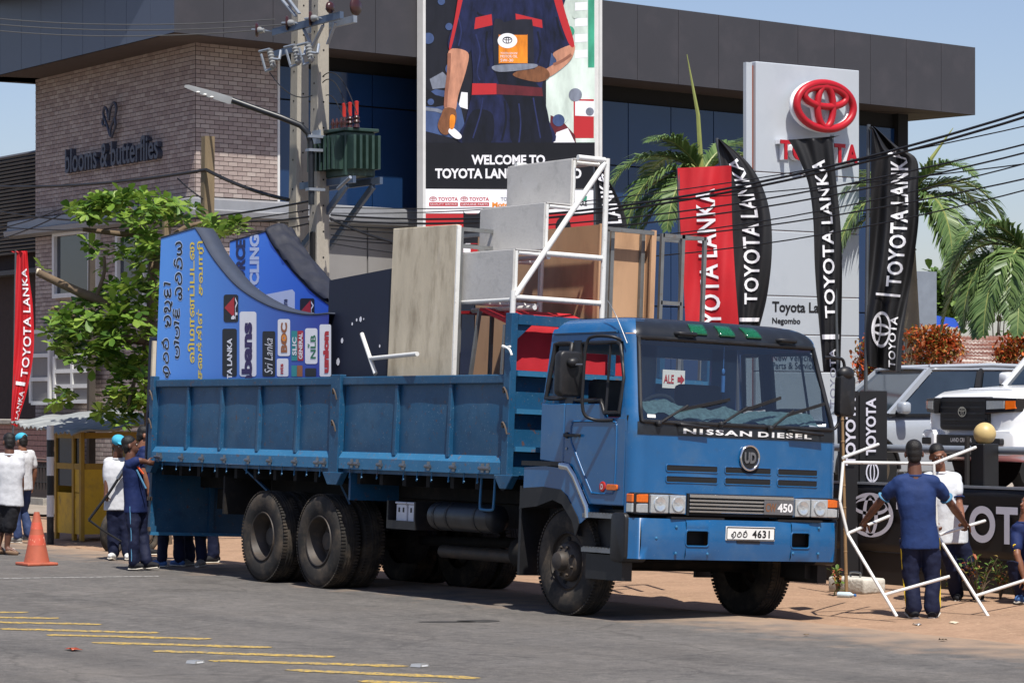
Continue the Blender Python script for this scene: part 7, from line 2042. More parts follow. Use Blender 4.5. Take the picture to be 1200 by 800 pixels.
palm('dense palm tree at the right edge, above the red shrubs', (1205, 300), 43, [(-1, .9, .2, 1.8, 2.0), (-1, .4, .4, 1.8, 2.3), (-.9, 0, .3, 1.7, 1.7), (-.7, -.3, .5, 1.7, 1.2), (-.4, 1.3, .2, 1.5, 1.4), (-.5, .5, .9, 1.6, 2.4), (-.2, .2, 1, 1.6, 2.2), (.5, .9, .4, 1.6, 2.0), (-.8, .7, -.4, 1.7, 1.8), (-.3, -.2, .9, 1.7, 1.4), (-1, .2, -.2, 1.9, 1.8), (-.6, .2, .6, 1.9, 2.2)])
# --- shrubs and far greenery
def bush(name, label, cx, cy, rx, ry, Y, n, m, ls, cat='shrub', group=None, dep=None, zb=.7):
    c = W(cx, cy, Y=Y); sx, sz = rx * Y / F, ry * Y / F; sy = dep or sx * .7
    b = V((c.x, c.y, zb))
    o = thing(name, label, cat, b, group=group)
    mb = MB()
    lob = [(rdir(), rg.uniform(.5, .8)) for _ in range(14)]
    for _ in range(n):
        l, r = lob[rg.randrange(14)]
        q = l * .55 + rdir() * (rg.random() ** .4) * .5
        p = c + RT * (q.x * sx) + FW * (q.y * sy) + V((0, 0, q.z * sz))
        add_leaf(mb, p, (rdir() + V((0, 0, .5))), ls * rg.uniform(.6, 1.3), .9)
    mb.build('foliage', m, o, fr='w')
    st_ = MB()
    for k in range(6):
        st_.tube([b + V((rg.uniform(-.15, .15), rg.uniform(-.15, .15), 0)), c + RT * rg.uniform(-.5, .5) * sx + V((0, 0, rg.uniform(-.3, .3) * sz))], [.03, .01], 6)
    st_.build('stems', 'bark', o, fr='w')
    return o
bush('red_shrub', 'orange leaved shrub between the pylon and the large black flag', 1028, 425, 34, 48, 43.5, 2600, 'shrub_leaf', .085)
bush('red_shrub', 'orange leaved shrub behind the silver car, right of the large flag', 1090, 412, 42, 32, 45, 2600, 'shrub_leaf', .085)
bush('red_shrub', 'orange leaved shrub behind the white car at the right edge', 1192, 412, 30, 26, 45.5, 1500, 'shrub_leaf', .085)
for cx, cy, rx, ry, Y, n, lb in ((1105, 350, 34, 34, 66, 1500, 'green garden tree far behind, nearest to the large flag'), (1165, 342, 40, 30, 70, 1500, 'green garden tree far behind between the two right palms'), (1215, 330, 40, 60, 74, 1500, 'green garden tree far behind at the right edge')):
    bush('garden_tree', lb, cx, cy, rx, ry, Y, n, 'far_leaf', .26, 'tree', zb=-.3)
# far hedge of trees so the horizon is closed
hb_ = MB()
for _ in range(9000):
    p = W(rg.uniform(1040, 1290), 480, Y=rg.uniform(86, 100)); p.z = abs(rg.gauss(0, 1)) * 1.6
    add_leaf(hb_, p, rdir(), rg.uniform(.25, .5), 1)
hb_.build('far_trees', 'far_leaf', kind='stuff')
# --- rusty roofs beyond the shrubs
mat('rust_tin', S(112, 70, 54), .8, .0, var=.3, scale=2, stretch=(.35, 1.2, 5), dirt=[(S(188, 180, 170), .52, .58, 2.2, .9), (S(70, 42, 34), .5, .66, 3, .7)])
mat('tarp_blue', S(38, 84, 190), .5, var=.1)
sh = thing('tin_roof_shed', 'shed with a patched rusty corrugated roof beyond the red shrubs', 'shed', W(1150, 490, Y=54))
A_, B_ = W(1075, 428, Y=52), W(1260, 424, Y=52)
C_, D_ = W(1260, 378, Y=60), W(1075, 380, Y=60)
MB().grid(160, 10, lambda u, v: A_.lerp(B_, u).lerp(D_.lerp(C_, u), v) + V((0, 0, .010 * math.sin(u * 260) - .05 * int(v * 5)))).build('roof', 'rust_tin', sh, fr='w', smooth=60)
MB().add([A_ + V((0, 0, -.1)), B_ + V((0, 0, -.1)), V((B_.x, B_.y, -.3)), V((A_.x, A_.y, -.3))], [(0, 1, 2, 3)]).build('wall', 'soffit', sh, fr='w')
tA = [W(x, y, Y=57) for x, y in ((1085, 386), (1128, 392), (1118, 380), (1085, 375))]
MB().add([p + V((0, 0, .12)) for p in tA], [(0, 1, 2, 3)]).build('tarpaulin', 'tarp_blue', sh, fr='w', thick=.01)
gb = thing('grey_annex', 'dark grey annex wall between the large flag and the palm', 'building', W(1075, 480, Y=50))
a, b = W(1052, 322, Y=50), W(1087, 322, Y=50)
MB().bb(min(a.x, b.x), max(a.x, b.x), min(a.y, b.y), max(a.y, b.y) , .0, a.z).build('wall', 'fascia', gb, fr='w')
MB().bb(max(a.x, b.x), max(a.x, b.x) + .12, min(a.y, b.y) - .1, max(a.y, b.y) + .1, 0, a.z + .05).build('corner_post', 'galv', gb, fr='w')
# --- small plants on the verge
def plant(px, py, h, n, label, red=.4):
    b = G(px, py)
    o = thing('verge_plant', label, 'plant', b, group='small plants on the verge')
    mb, st_ = MB(), MB()
    for k in range(n):
        t = b + V((rg.uniform(-.35, .35) * h, rg.uniform(-.35, .35) * h, h * rg.uniform(.5, 1)))
        m_ = b.lerp(t, .5) + V((0, 0, .06))
        st_.tube([b, m_, t], [.008, .006, .003], 5)
        for j in range(9):
            f = .25 + .75 * j / 8
            p = b.lerp(m_, f * 2) if f < .5 else m_.lerp(t, f * 2 - 1)
            add_leaf(mb, p, rdir() + V((0, 0, .4)), rg.uniform(.05, .10), .8)
    mb.build('foliage', 'wild_leaf', o, fr='w')
    st_.build('stems', 'bark', o, fr='w')
for px, py, h, n, lb in ((957, 676, .42, 9, 'leafy plant under the lorry bumper corner'), (982, 698, .30, 7, 'small plant growing against the concrete block'), (1042, 678, .36, 7, 'plant between the concrete block and the man in navy'), (1062, 676, .34, 6, 'plant just left of the legs of the man in navy'), (1118, 700, .30, 8, 'low plant at the foot of the white pipe rack'), (1146, 706, .52, 12, 'tallest verge plant, with reddish tips, right of the pipe rack'), (1172, 702, .40, 9, 'verge plant right of the tallest one'), (1194, 706, .46, 10, 'verge plant at the right edge of the picture')):
    plant(px, py, h, n, lb)
# ================================================================= people
tx = bpy.data.textures.new('folds', 'CLOUDS'); tx.noise_scale = .17; tx.noise_depth = 2
mat('skin_a', S(118, 78, 58), .5, 0, .4, var=.1, scale=9)
mat('skin_b', S(92, 60, 46), .5, 0, .4, var=.1, scale=9)
mat('hair', S(20, 17, 16), .55, 0, .4, var=.3, scale=40, bump=.4, bscale=120)
mat('eye_white', S(220, 214, 206), .3, var=.02)
mat('lips', S(110, 62, 54), .5, var=.1)
for nm, c_ in dict(cl_navy=(28, 48, 92), cl_trouser=(19, 25, 50), cl_white=(192, 193, 196), cl_shorts=(28, 28, 32), cl_jeans=(44, 58, 92), cl_jersey=(22, 36, 78), cl_pale=(196, 200, 204), cl_trim=(84, 132, 164), cl_cap=(64, 160, 190), cl_yellow=(206, 176, 50), cl_orange=(206, 84, 46), shoe_white=(206, 206, 204), shoe_black=(26, 26, 30), shoe_blue=(60, 92, 140), shoe_grey=(120, 118, 112), sole=(190, 184, 172), sandal=(120, 96, 76)).items():
    mat(nm, S(*c_), .75, 0, .25, var=.14, scale=7, bump=.25, bscale=16)
def finish(o, vox, sm=3, disp=0.):
    r = o.modifiers.new('remesh', 'REMESH'); r.mode = 'VOXEL'; r.voxel_size = vox; r.use_smooth_shade = True
    s_ = o.modifiers.new('smooth', 'SMOOTH'); s_.iterations = sm; s_.factor = .5
    if disp:
        d = o.modifiers.new('folds', 'DISPLACE'); d.texture = tx; d.strength = disp; d.mid_level = .5; d.texture_coords = 'LOCAL'
    return o
def eloft(mb, rings, n=20):                      # rings: centre, half depth, half width, depth axis, width axis
    vs = []
    for c, a, b, X, Y_ in rings:
        for k in range(n):
            t = 2 * math.pi * k / n
            ct, st_ = math.cos(t), math.sin(t)
            e = .85
            vs.append(c + X * (a * math.copysign(abs(ct) ** e, ct)) + Y_ * (b * math.copysign(abs(st_) ** e, st_)))
    N = len(rings)
    mb.add(vs, [(i * n + k, i * n + (k + 1) % n, (i + 1) * n + (k + 1) % n, (i + 1) * n + k) for i in range(N - 1) for k in range(n)] + [tuple(range(n))[::-1], tuple(range((N - 1) * n, N * n))])
def hand(mb, w, d, pn, side, curl=.5, k=1.):
    """w wrist, d direction of the palm, pn palm normal (the side the fingers curl to), side: thumb side vector"""
    d = d.normalized(); pn = (pn - d * pn.dot(d)).normalized(); ac = d.cross(pn).normalized()
    if ac.dot(side) < 0: ac = -ac
    M3 = MX((d, ac, pn)).transposed()
    mb.ell(w + d * .045 * k, (.052 * k, .040 * k, .017 * k), M3, 12, 8)
    mb.limb([w, w + d * .05 * k], [.024 * k, .026 * k], 10)
    for i, (ln, r) in enumerate(((.068, .0088), (.078, .0092), (.073, .009), (.056, .0078))):
        p = w + d * .082 * k + ac * ((1.5 - i) * .0205 * k)
        q, a = [p - d * .02 * k, p], 0
        for f_, cu in ((.45, curl * .9), (.32, curl * 1.2), (.25, curl)):
            a += cu
            p = p + (d * math.cos(a) + pn * math.sin(a)) * ln * f_ * k
            q.append(p)
        mb.limb(q, [r * k * 1.05, r * k * 1.05, r * k, r * k * .95, r * k * .85], 8)
    p = w + d * .025 * k + ac * .03 * k
    v1 = (d * .6 + ac * .75 + pn * .35).normalized(); v2 = (d * .85 + ac * .25 + pn * (.35 + curl * .4)).normalized()
    mb.limb([p, p + v1 * .035 * k, p + v1 * .035 * k + v2 * .035 * k, p + v1 * .035 * k + v2 * .06 * k], [.013 * k, .0115 * k, .0105 * k, .009 * k], 8)
def person(label, loc, head, h=1.72, J=None, skin='skin_a', shirt=('cl_navy', .45), legs=('cl_trouser', 'long'), shoe='shoe_black', look=0., nod=0., cap=None, curl=(.6, .6), vox=.011, trim=None, stripe=None, group=None, palm=(None, None), extras=None, tuck=False):
    o = thing('person', label, 'person', loc, head, group=group)
    k = h / 1.72
    D = dict(pelvis=(0, 0, .95), chest=(.0, 0, 1.27), neck=(-.01, 0, 1.455), head=(.02, 0, 1.605), sl=(0, .185, 1.405), sr=(0, -.185, 1.405), el=(-.02, .25, 1.13), er=(-.02, -.25, 1.13), wl=(.05, .26, .89), wr=(.05, -.26, .89),
             hl=(0, .09, .93), hr=(0, -.09, .93), kl=(.03, .105, .50), kr=(.03, -.105, .50), al=(-.02, .11, .085), ar=(-.02, -.11, .085), tl=(.15, .13, .03), tr=(.15, -.13, .03))
    Mi = ROOT[o.name].inverted()
    P = {a: V(b) * k for a, b in D.items()}
    for a, b in (J or {}).items():
        P[a] = Mi @ b if isinstance(b, V) else V(b) * k
    b = MB()
    # head
    hc = P['head']; up = (hc - P['neck']).normalized()
    fw_ = MX.Rotation(look, 3, 'Z') @ V((1, 0, 0)); fw_ = (fw_ - up * fw_.dot(up)).normalized()
    fw_ = (fw_ * math.cos(nod) - up * math.sin(nod)).normalized(); lf = up.cross(fw_).normalized(); upp = fw_.cross(lf)
    H3 = MX((fw_, lf, upp)).transposed()
    hp = lambda x, y, z: hc + H3 @ (V((x, y, z)) * k)
    b.ell(hp(-.012, 0, .028), (.096 * k, .077 * k, .090 * k), H3, 18, 12)
    b.ell(hp(.022, 0, -.035), (.068 * k, .062 * k, .082 * k), H3, 16, 10)
    b.ell(hp(.052, 0, -.088), (.032 * k, .036 * k, .028 * k), H3, 12, 8)
    b.limb([hp(.086, 0, .012), hp(.105, 0, -.022), hp(.112, 0, -.036)], [.008 * k, .012 * k, .016 * k], 8)
    b.ell(hp(.082, 0, .022), (.016 * k, .058 * k, .012 * k), H3, 10, 6)
    b.ell(hp(.082, 0, -.066), (.016 * k, .030 * k, .012 * k), H3, 10, 6)
    for s_ in (-1, 1):
        b.ell(hp(-.01, s_ * .082, -.012), (.020 * k, .014 * k, .032 * k), H3, 10, 8)
    b.limb([P['neck'] - V((.01, 0, .06)) * k, P['neck'] + (hc - P['neck']) * .45], [.074 * k, .066 * k], 14)
    # torso under the clothes, arms, hands, legs
    X = V((1, 0, 0)); wid = (P['sl'] - P['sr']).normalized(); hw_ = (P['hl'] - P['hr']).normalized()
    Xc = wid.cross(V((0, 0, 1))).normalized(); Xh = hw_.cross(V((0, 0, 1))).normalized()
    pel, ch, nk = P['pelvis'], P['chest'], P['neck']
    R_ = lambda c, a, w_, xx, yy: (c, a * k, w_ * k, xx, yy)
    eloft(b, [R_(pel - V((0, 0, .06 * k)), .09, .14, Xh, hw_), R_(pel.lerp(ch, .4), .09, .13, Xh, hw_), R_(ch, .10, .15, Xc, wid), R_(ch.lerp(nk, .7), .07, .14, Xc, wid), R_(nk, .05, .06, Xc, wid)])
    for s_, S_, E_, W_, cu, pm in ((1, 'sl', 'el', 'wl', curl[0], palm[0]), (-1, 'sr', 'er', 'wr', curl[1], palm[1])):
        b.limb([P[S_], P[S_].lerp(P[E_], .35), P[E_], P[E_].lerp(P[W_], .35), P[W_]], [.052 * k, .047 * k, .039 * k, .041 * k, .027 * k], 12)
        d = (P[W_] - P[E_]).normalized()
        if pm is not None:
            d, pn = (ROOT[o.name].to_3x3().inverted() @ pm[0]).normalized(), (ROOT[o.name].to_3x3().inverted() @ pm[1])
        else:
            pn = V((.2, -s_, 0))
        hand(b, P[W_], d, pn, V((1, 0, .3)), cu, k)
    lk_ = .62 if legs[1] == 'long' else 1
    for H_, K_, A_ in (('hl', 'kl', 'al'), ('hr', 'kr', 'ar')):
        b.limb([P[H_], P[K_], P[K_].lerp(P[A_], .35), P[A_]], [.082 * lk_ * k, .054 * lk_ * k, .055 * lk_ * k, .036 * lk_ * k], 12)
        if shoe == 'sandal':
            T_ = P['t' + A_[1]]
            b.limb([P[A_] - V((.03, 0, .03)), P[A_].lerp(T_, .5), T_], [.036 * k, .036 * k, .026 * k], 10)
    body = b.build('body', skin, o)
    finish(body, vox, 2)
    # face details and hair
    for s_ in (-1, 1):
        MB().ell(hp(.079, s_ * .031, .004), (.010 * k, .014 * k, .008 * k), H3, 10, 6).build('eye', 'eye_white', o)
        MB().ell(hp(.088, s_ * .031, .004), (.004 * k, .006 * k, .006 * k), H3, 8, 6).build('pupil', 'hair', o)
        MB().limb([hp(.086, s_ * .014, .026), hp(.086, s_ * .034, .031), hp(.072, s_ * .052, .026)], [.004 * k, .005 * k, .003 * k], 6).build('eyebrow', 'hair', o)
    MB().ell(hp(.094, 0, -.066), (.006 * k, .022 * k, .007 * k), H3, 10, 6).build('mouth', 'lips', o)
    hm = MB()
    hm.ell(hp(-.022, 0, .050), (.098 * k, .083 * k, .084 * k), H3, 18, 12)
    hm.ell(hp(-.045, 0, .0), (.070 * k, .080 * k, .085 * k), H3, 16, 10)
    hm.ell(hp(-.058, 0, -.05), (.045 * k, .066 * k, .05 * k), H3, 14, 9)
    finish(hm.build('hair', 'hair', o), .01, 2, .012)
    if cap:
        cm = MB(); cm.ell(hp(-.008, 0, .058), (.108 * k, .092 * k, .078 * k), H3, 18, 12)
        cm.ell(hp(.10, 0, .052), (.085 * k, .070 * k, .010 * k), H3, 16, 8)
        finish(cm.build('cap', cap, o), .009, 2)
    # shirt
    sm, sl_len = shirt
    s2 = MB()
    hem = pel - V((0, 0, .02 if tuck else .12)) * k
    eloft(s2, [R_(hem, .132, .190, Xh, hw_), R_(pel, .128, .182, Xh, hw_), R_(pel.lerp(ch, .5), .122, .170, Xh, hw_), R_(ch, .130, .190, Xc, wid), R_(ch.lerp(nk, .45), .115, .195, Xc, wid), R_(ch.lerp(nk, .78), .085, .165, Xc, wid), R_(nk.lerp(ch, .06), .068, .078, Xc, wid)])
    for S_, E_ in (('sl', 'el'), ('sr', 'er')):
        s2.limb([nk.lerp(P[S_], .28) - V((0, 0, .035)) * k, P[S_] - V((0, 0, .004)) * k], [.066 * k, .068 * k], 12)
        e_ = P[S_].lerp(P[E_], sl_len * 1.35)
        s2.limb([P[S_] + (ch - P[S_]) * .12, P[S_].lerp(P[E_], .3), e_], [.070 * k, .069 * k, .066 * k], 14)
    finish(s2.build('shirt', sm, o), .013, 4, .016)
    cr = MB().tube([nk + V((0, 0, -.018 * k)) + Xc * (.066 * k * math.cos(t * math.pi / 10)) + wid * (.072 * k * math.sin(t * math.pi / 10)) for t in range(20)], .016 * k, 8, closed=True)
    cr.build('collar', sm, o, smooth=60)
    if trim:
        for S_, E_ in (('sl', 'el'), ('sr', 'er')):
            e_ = P[S_].lerp(P[E_], sl_len * 1.35); d = (P[E_] - P[S_]).normalized()
            MB().lathe([(.060 * k, .058), (.067 * k, .058), (.066 * k, .069), (.058 * k, .070)], e_ - d * 0, d, 18).build('sleeve_trim', trim, o, smooth=60)
    # legs
    lm, kind = legs
    t2 = MB()
    eloft(t2, [R_(pel + V((0, 0, .05 * k)), .108, .155, Xh, hw_), R_(pel - V((0, 0, .03 * k)), .122, .172, Xh, hw_), R_(pel - V((0, 0, .10 * k)), .115, .165, Xh, hw_)])
    for H_, K_, A_ in (('hl', 'kl', 'al'), ('hr', 'kr', 'ar')):
        if kind == 'long':
            t2.limb([P[H_] - V((0, 0, .02)), P[H_].lerp(P[K_], .5), P[K_], P[K_].lerp(P[A_], .5), P[A_] + (P[K_] - P[A_]) * .06], [.102 * k, .092 * k, .080 * k, .076 * k, .074 * k], 14)
        else:
            t2.limb([P[H_] - V((0, 0, .02)), P[H_].lerp(P[K_], .5), P[K_] + (P[A_] - P[K_]) * .02], [.105 * k, .102 * k, .104 * k], 14)
    finish(t2.build('trousers' if kind == 'long' else 'shorts', lm, o), .013, 2, .045)
    if stripe:
        for H_, K_, A_, s_ in (('hl', 'kl', 'al', 1), ('hr', 'kr', 'ar', -1)):
            MB().tube([P[H_] + hw_ * s_ * .095 * k, P[H_].lerp(P[K_], .5) + hw_ * s_ * .088 * k, P[K_] + hw_ * s_ * .078 * k, P[K_].lerp(P[A_], .5) + hw_ * s_ * .074 * k, P[A_] + hw_ * s_ * .070 * k + V((0, 0, .03))], .007 * k, 6).build('side_stripe', stripe, o, smooth=60)
    for A_, T_ in (('al', 'tl'), ('ar', 'tr')):
        if shoe == 'sandal':
            so = MB().limb([P[A_] - V((.04, 0, .062)) * k, P[T_] - V((0, 0, .012)) * k], [.034 * k, .036 * k], 10); finish(so.build('sandal', 'sandal', o), .01, 1)
            MB().tube([P[A_].lerp(P[T_], .6) + V((0, y_ * k, -.02 + .045 * math.cos(y_ * 30))) for y_ in (-.045, -.02, 0, .02, .045)], .012, 6).build('sandal_strap', 'shoe_white', o, smooth=60)
            continue
        A2, T2 = P[A_], P[T_]
        sh_ = MB(); f_ = (T2 - A2); f_.z = 0; f_.normalize()
        zf = min(A2.z - .085 * k, T2.z - .03 * k)
        g0 = V((A2.x, A2.y, A2.z))
        sh_.limb([A2 - f_ * .035 * k - V((0, 0, .035)) * k, A2 + f_ * .04 * k - V((0, 0, .025)) * k, A2.lerp(T2, .6) - V((0, 0, .0)), T2 + V((0, 0, .012)) * k], [.044 * k, .050 * k, .042 * k, .034 * k], 12)
        finish(sh_.build('shoe', shoe, o), .01, 2)
        MB().tube([A2 - f_ * .07 * k - V((0, 0, .070)) * k, A2 + f_ * .05 * k - V((0, 0, .070)) * k, T2 + f_ * .02 * k - V((0, 0, .016)) * k], [.036 * k, .040 * k, .034 * k], 10, flat=.38).build('sole', 'sole', o, smooth=60)
    if extras:
        extras(o, P, k, hp)
    return o
YAW_AWAY = math.atan2(FW.y, FW.x)
YAW_R = math.atan2(RT.y, RT.x)
# --- pipe frame carried at the right: two bent ladders joined by rungs
fr0 = G(1081, 724)
YM = (fr0 - CAM).dot(FW)
pf = thing('carried_rack', 'white bent pipe rack being carried past the cab by two men', 'rack', W(1090, 720, Y=YM - .1))
Wp = lambda x, y, dy: W(x, y, Y=YM + dy)
A1, A2_, A3 = Wp(984, 588, .05), Wp(993, 625, .05), Wp(1051, 722, -.35)
B1, B2, B3 = Wp(1094, 543, .35), Wp(1098.5, 627, .35), Wp(1158, 722, .05)
for nm, p, q in (('side_rail', A1, A2_), ('side_rail', A2_, A3), ('side_rail', B1, B2), ('side_rail', B2, B3)):
    MB().cyl(p, q, .017, n=10).build(nm, 'pipe_white', pf, fr='w', smooth=50)
for p, q in ((Wp(988, 541.5, .15), B1), (B1, Wp(1143, 524, 1.2)), (Wp(988, 536, .15), Wp(1029, 520.5, 1.1)), (A2_, Wp(1042, 604.5, .9)), (B2, Wp(1154, 610, 1.2)), (Wp(1035, 697, -.24), Wp(1113, 675, -.30)), (Wp(1143, 698, .12), Wp(1215, 675, 1.2)), (A1, Wp(988, 541.5, .15))):
    MB().cyl(p, q, .0165, n=10).build('rung', 'pipe_white', pf, fr='w', smooth=50)
    for e_ in (q,):
        MB().cyl(e_ - (q - p).normalized() * .001, e_ + (q - p).normalized() * .002, .011, n=8).build('pipe_end', 'black_void', pf, fr='w')
# --- man in navy, back to the camera
pa_, pb_ = A2_.lerp(Wp(1042, 604.5, .9), .36), B2.lerp(Wp(1154, 610, 1.2), .55)
def back_print(o, P, k, hp): pass
gL = lambda p: p + V((0, 0, .045)) - FW * .05
person('man in navy polo and trousers seen from behind, gripping the white pipe rack', fr0, YAW_AWAY, 1.79, dict(
    pelvis=Wp(1078, 628, .0), chest=Wp(1074, 590, .0), neck=Wp(1072, 555, .02), head=Wp(1071, 531, .04), sl=Wp(1053, 564, 0), sr=Wp(1094, 564, 0), el=Wp(1031, 588, .12), er=Wp(1114, 590, .15), wl=gL(pa_), wr=gL(pb_),
    hl=Wp(1067, 630, 0), hr=Wp(1089, 630, 0), kl=Wp(1068, 676, .02), kr=Wp(1092, 676, .02), al=Wp(1071, 715, -.03), ar=Wp(1093, 715, -.03), tl=Wp(1064, 716, .17), tr=Wp(1098, 716, .17)),
    skin='skin_b', shirt=('cl_navy', .42), trim='cl_trim', stripe='cl_yellow', shoe='shoe_black', vox=.008, palm=((FW * .8 + V((0, 0, -.5)), V((0, 0, -1)) + FW * .2), (FW * .8 + V((0, 0, -.5)), V((0, 0, -1)) + FW * .2)), curl=(1.25, 1.25))
# --- man facing the camera behind the frame
f2 = G(1146, 703); Y2 = (f2 - CAM).dot(FW)
Wq = lambda x, y, dy: W(x, y, Y=Y2 + dy)
person('man in pale and navy shirt facing the camera behind the carried pipe rack', f2, YAW_AWAY + math.pi, 1.72, dict(
    pelvis=Wq(1114, 623, -.1), chest=Wq(1105, 584, -.1), neck=Wq(1101, 552, -.1), head=Wq(1099, 534, -.13), sl=Wq(1120, 560, -.1), sr=Wq(1085, 560, -.1), el=Wq(1124, 590, -.2), er=Wq(1078, 590, -.25), wl=Wq(1128, 609, -.45), wr=Wq(1092, 612, -.4),
    hl=Wq(1123, 627, -.1), hr=Wq(1106, 627, -.1), kl=Wq(1135, 665, -.1), kr=Wq(1116, 666, -.1), al=Wq(1146, 697, 0), ar=Wq(1122, 697, .1), tl=Wq(1150, 701, -.16), tr=Wq(1122, 702, -.1)),
    shirt=('cl_pale', .4), trim='cl_navy', shoe='shoe_black', vox=.009, look=.0)
# --- crouching man at the right edge
f3 = G(1212, 706); Y3 = (f3 - CAM).dot(FW)
Wr = lambda x, y, dy: W(x, y, Y=Y3 + dy)
def gold(o, P, k, hp):
    for j in range(9):
        p = Mi3 @ Wr(1190 + j * 1.6, 640 + j * 6, -.23)
        MB().tube([p + V((.03 * math.cos(t), .03 * math.sin(t) * .4, .022 * math.sin(t + .6))) for t in [q_ * .785 for q_ in range(8)]], .008, 6, closed=True).build('gold_braid', 'cl_yellow', o)
Mi3 = (MX.Translation(f3) @ MX.Rotation(YAW_AWAY + 2.2, 4, 'Z')).inverted()
person('crouching person in navy with yellow braid at the right edge', f3, YAW_AWAY + 2.2, 1.7, dict(
    pelvis=Wr(1212, 668, .1), chest=Wr(1206, 632, 0), neck=Wr(1200, 610, -.1), head=Wr(1206, 590, -.1), sl=Wr(1190, 622, -.1), sr=Wr(1222, 620, .1), el=Wr(1192, 650, -.25), er=Wr(1226, 650, 0), wl=Wr(1200, 676, -.3), wr=Wr(1224, 676, -.2),
    hl=Wr(1204, 672, 0), hr=Wr(1220, 672, .1), kl=Wr(1188, 660, -.25), kr=Wr(1214, 662, -.3), al=Wr(1198, 698, -.1), ar=Wr(1222, 699, 0), tl=Wr(1192, 703, -.25), tr=Wr(1218, 705, -.2)), shirt=('cl_jersey', .5), extras=gold, shoe='shoe_blue')
# --- the group at the left
g1 = G(14, 650); Ya = (g1 - CAM).dot(FW)
Wa = lambda x, y, dy=0.: W(x, y, Y=Ya + dy)
person('man in white polo and black shorts walking away at the left edge', g1, YAW_AWAY + .5, 1.72, dict(
    pelvis=Wa(12, 582), chest=Wa(12, 553), neck=Wa(11, 531), head=Wa(10.5, 518, .03), sl=Wa(-1, 536), sr=Wa(23, 537), el=Wa(-6, 560), er=Wa(25, 562), wl=Wa(-8, 582, .05), wr=Wa(25, 580, .05), hl=Wa(5, 584), hr=Wa(17, 585), kl=Wa(2, 616, .1), kr=Wa(11, 617), al=Wa(-2, 640, .1), ar=Wa(8, 641), tl=Wa(4, 646, .2), tr=Wa(19, 647, -.05)),
    shirt=('cl_white', .5), legs=('cl_shorts', 'short'), shoe='sandal', skin='skin_b')
g2 = G(26, 636); Yb = (g2 - CAM).dot(FW)
person('person in white shirt, jeans and blue cap half hidden behind the man in shorts', g2, YAW_AWAY + .9, 1.62, dict(kr=(.10, -.11, .5), ar=(-.05, -.12, .12), tr=(.12, -.13, .06)), shirt=('cl_white', .5), legs=('cl_jeans', 'long'), shoe='shoe_grey', cap='cl_cap')
g3 = G(138, 656); Yc = (g3 - CAM).dot(FW)
Wc = lambda x, y, dy=0.: W(x, y, Y=Yc + dy)
person('man in light blue cap and white polo holding a bent black tool', g3, YAW_AWAY + 3.75, 1.72, dict(
    pelvis=Wc(138, 587), chest=Wc(137, 558), neck=Wc(138, 536), head=Wc(139, 521, -.03), sr=Wc(127, 541), sl=Wc(149, 541), er=Wc(126, 560, -.05), wr=Wc(124, 578, -.1), hr=Wc(133, 590), hl=Wc(144, 590), kr=Wc(133, 622), kl=Wc(146, 622), ar=Wc(133, 649), al=Wc(150, 649), tr=Wc(129, 652, -.15), tl=Wc(149, 653, -.15)),
    shirt=('cl_white', .45), shoe='shoe_white', cap='cl_cap', skin='skin_b', curl=(.5, 1.2), nod=.1)
tl_ = thing('pole_tool', 'bent black pole tool held by the man in the light blue cap', 'tool', Wc(103, 611, -.2))
MB().tube([Wc(146, 549, -.2), Wc(128, 577, -.2), Wc(104, 609, -.2)], .018, 8).build('shaft', 'black_plastic', tl_, fr='w', smooth=60)
MB().tube([Wc(104, 609, -.2), Wc(122, 622, -.15), Wc(142, 634, -.1)], [.016, .014, .012], 8).build('bent_end', 'black_plastic', tl_, fr='w', smooth=60)
MB().tube([Wc(147, 547, -.2), Wc(138, 561, -.2)], .03, 8).build('grip', 'steel', tl_, fr='w', smooth=60)
g4 = G(166, 668); Yd = (g4 - CAM).dot(FW)
Wd = lambda x, y, dy=0.: W(x, y, Y=Yd + dy)
def jersey(o, P, k, hp):
    for a, b_ in (((160, 550), (171, 572)),):
        q0, q1 = ROOT[o.name].inverted() @ Wd(*a, -.16), ROOT[o.name].inverted() @ Wd(*b_, -.15)
        MB().tube([q0, q0.lerp(q1, .5), q1], .012, 6).build('jersey_flash', 'cl_trim', o)
    q0, q1 = ROOT[o.name].inverted() @ Wd(160, 545, -.15), ROOT[o.name].inverted() @ Wd(168, 555, -.14)
    MB().tube([q0, q1], .014, 6).build('jersey_flash', 'cl_orange', o)
person('man in blue sports jersey leaning his arms on the lorry tail', g4, YAW_R + .1, 1.66, dict(
    pelvis=Wd(159, 590), chest=Wd(156, 558), neck=Wd(153, 538), head=Wd(153, 522), sr=Wd(153, 544, -.14), sl=Wd(157, 542, .14), er=Wd(162, 539, -.16), el=Wd(166, 540, .2), wr=Wd(171, 541, -.12), wl=Wd(173, 541, .18), hr=Wd(156, 593, -.08), hl=Wd(163, 593, .08), kr=Wd(157, 628, -.1), kl=Wd(166, 628, .1), ar=Wd(157, 660, -.1), al=Wd(172, 659, .0), tr=Wd(166, 664, -.12), tl=Wd(184, 663, -.05)),
    shirt=('cl_jersey', .5), stripe='cl_trim', shoe='shoe_black', skin='skin_b', extras=jersey, nod=-.15)
g5 = G(176, 660)
person('man behind the jersey wearer, only his head showing beside the lorry tail', W(173, 655, Y=40.6).to_3d() * V((1, 1, 0)).length * 0 + V((W(168, 655, Y=40.4).x, W(168, 655, Y=40.4).y, gz(W(168, 655, Y=40.4).y))), YAW_R + .2, 1.78, None, shirt=('cl_jersey', .5), shoe='shoe_black')
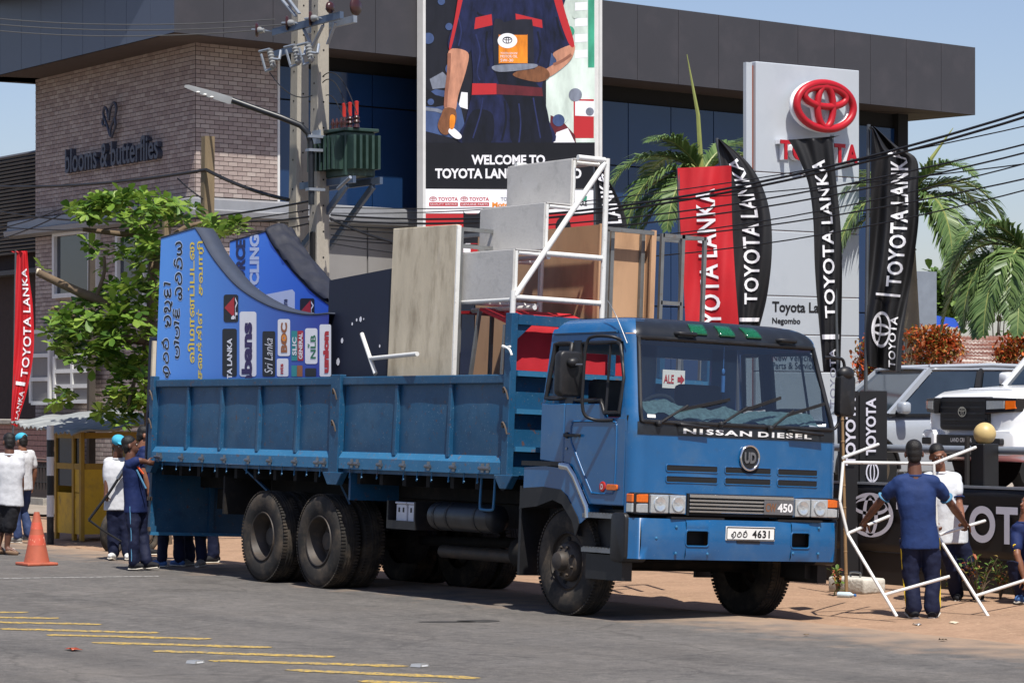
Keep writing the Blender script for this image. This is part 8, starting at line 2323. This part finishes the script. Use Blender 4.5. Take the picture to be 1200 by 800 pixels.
for i, (px_, py_, sh_, lb, hd2) in enumerate(((203, 664, 'shoe_blue', 'person in navy trousers and blue shoes standing behind the hanging tailgate', .9), (229, 663, 'shoe_grey', 'person in navy trousers and grey shoes standing behind the hanging tailgate', 2.6), (252, 659, 'shoe_black', 'person in navy trousers and black shoes beside the rear wheel', 1.9))):
    q = G(px_, py_)
    person(lb, q, YAW_AWAY + hd2, 1.66 + .03 * i, dict(kl=(.06, .12, .5), al=(.06, .15, .085), tl=(.22, .2, .03)), shirt=('cl_jersey', .5), shoe=sh_, vox=.014)
# ================================================================= litter and studs on the road
mat('foil', S(190, 190, 186), .3, .6, var=.1)
mat('wrapper', S(150, 62, 26), .4, var=.3, scale=40)
def litter(px, py, m, label, sz, cat='litter'):
    p = G(px, py)
    mb = MB().grid(5, 4, lambda u, v: (p.x + (u - .5) * sz, p.y + (v - .5) * sz * .6, p.z + .012 + .03 * abs(noise.noise(V((u * 3 + px, v * 3, 0))))))
    mb.build('litter', m, fr='w', label=label, cat=cat, thick=.002, smooth=50)
litter(86, 762, 'wrapper', 'orange brown wrapper lying on the road at left', .16)
litter(1118, 731, 'ply_stained', 'scrap of paper on the verge below the pipe rack', .10)
litter(1105, 751, 'bark', 'dead leaf on the verge near the pipe rack', .07)
litter(945, 745, 'bark', 'dark leaf on the road in front of the lorry', .05)
litter(1075, 733, 'foil', 'pale scrap on the verge at the feet of the man in navy', .09)
for px_, py_, lb in ((229, 777, 'silver road stud between the yellow lines, left one'), (492, 781, 'silver road stud at the end of a yellow line, right one')):
    p = G(px_, py_)
    o = thing('road_stud', lb, 'road stud', p, rz=R(20), group='road studs')
    MB().prism([(-.06, 0), (.06, 0), (.045, .022), (-.045, .022)], lambda u, v, w: (w, u, v + .004), -.05, .05).build('casing', 'foil', o)
    MB().bb(.048, .053, -.035, .035, .006, .018).build('reflector', 'white_letter', o)
bt_ = G(982, 700)
o = thing('water_bottle', 'clear plastic water bottle lying beside the concrete block', 'bottle', bt_)
mat('pet', S(186, 204, 214), .1, 0, .7, var=.1)
MB().lathe([(.004, 0), (.03, .003), (.032, .02), (.032, .15), (.012, .185), (.012, .2), (.003, .201)], (0, 0, .035), (1, .4, 0), 16).build('bottle_body', 'pet', o, smooth=50)
MB().lathe([(.003, .199), (.015, .2), (.015, .22), (.003, .221)], (0, 0, .035), (1, .4, 0), 12).build('bottle_cap', 'badge_blue', o)
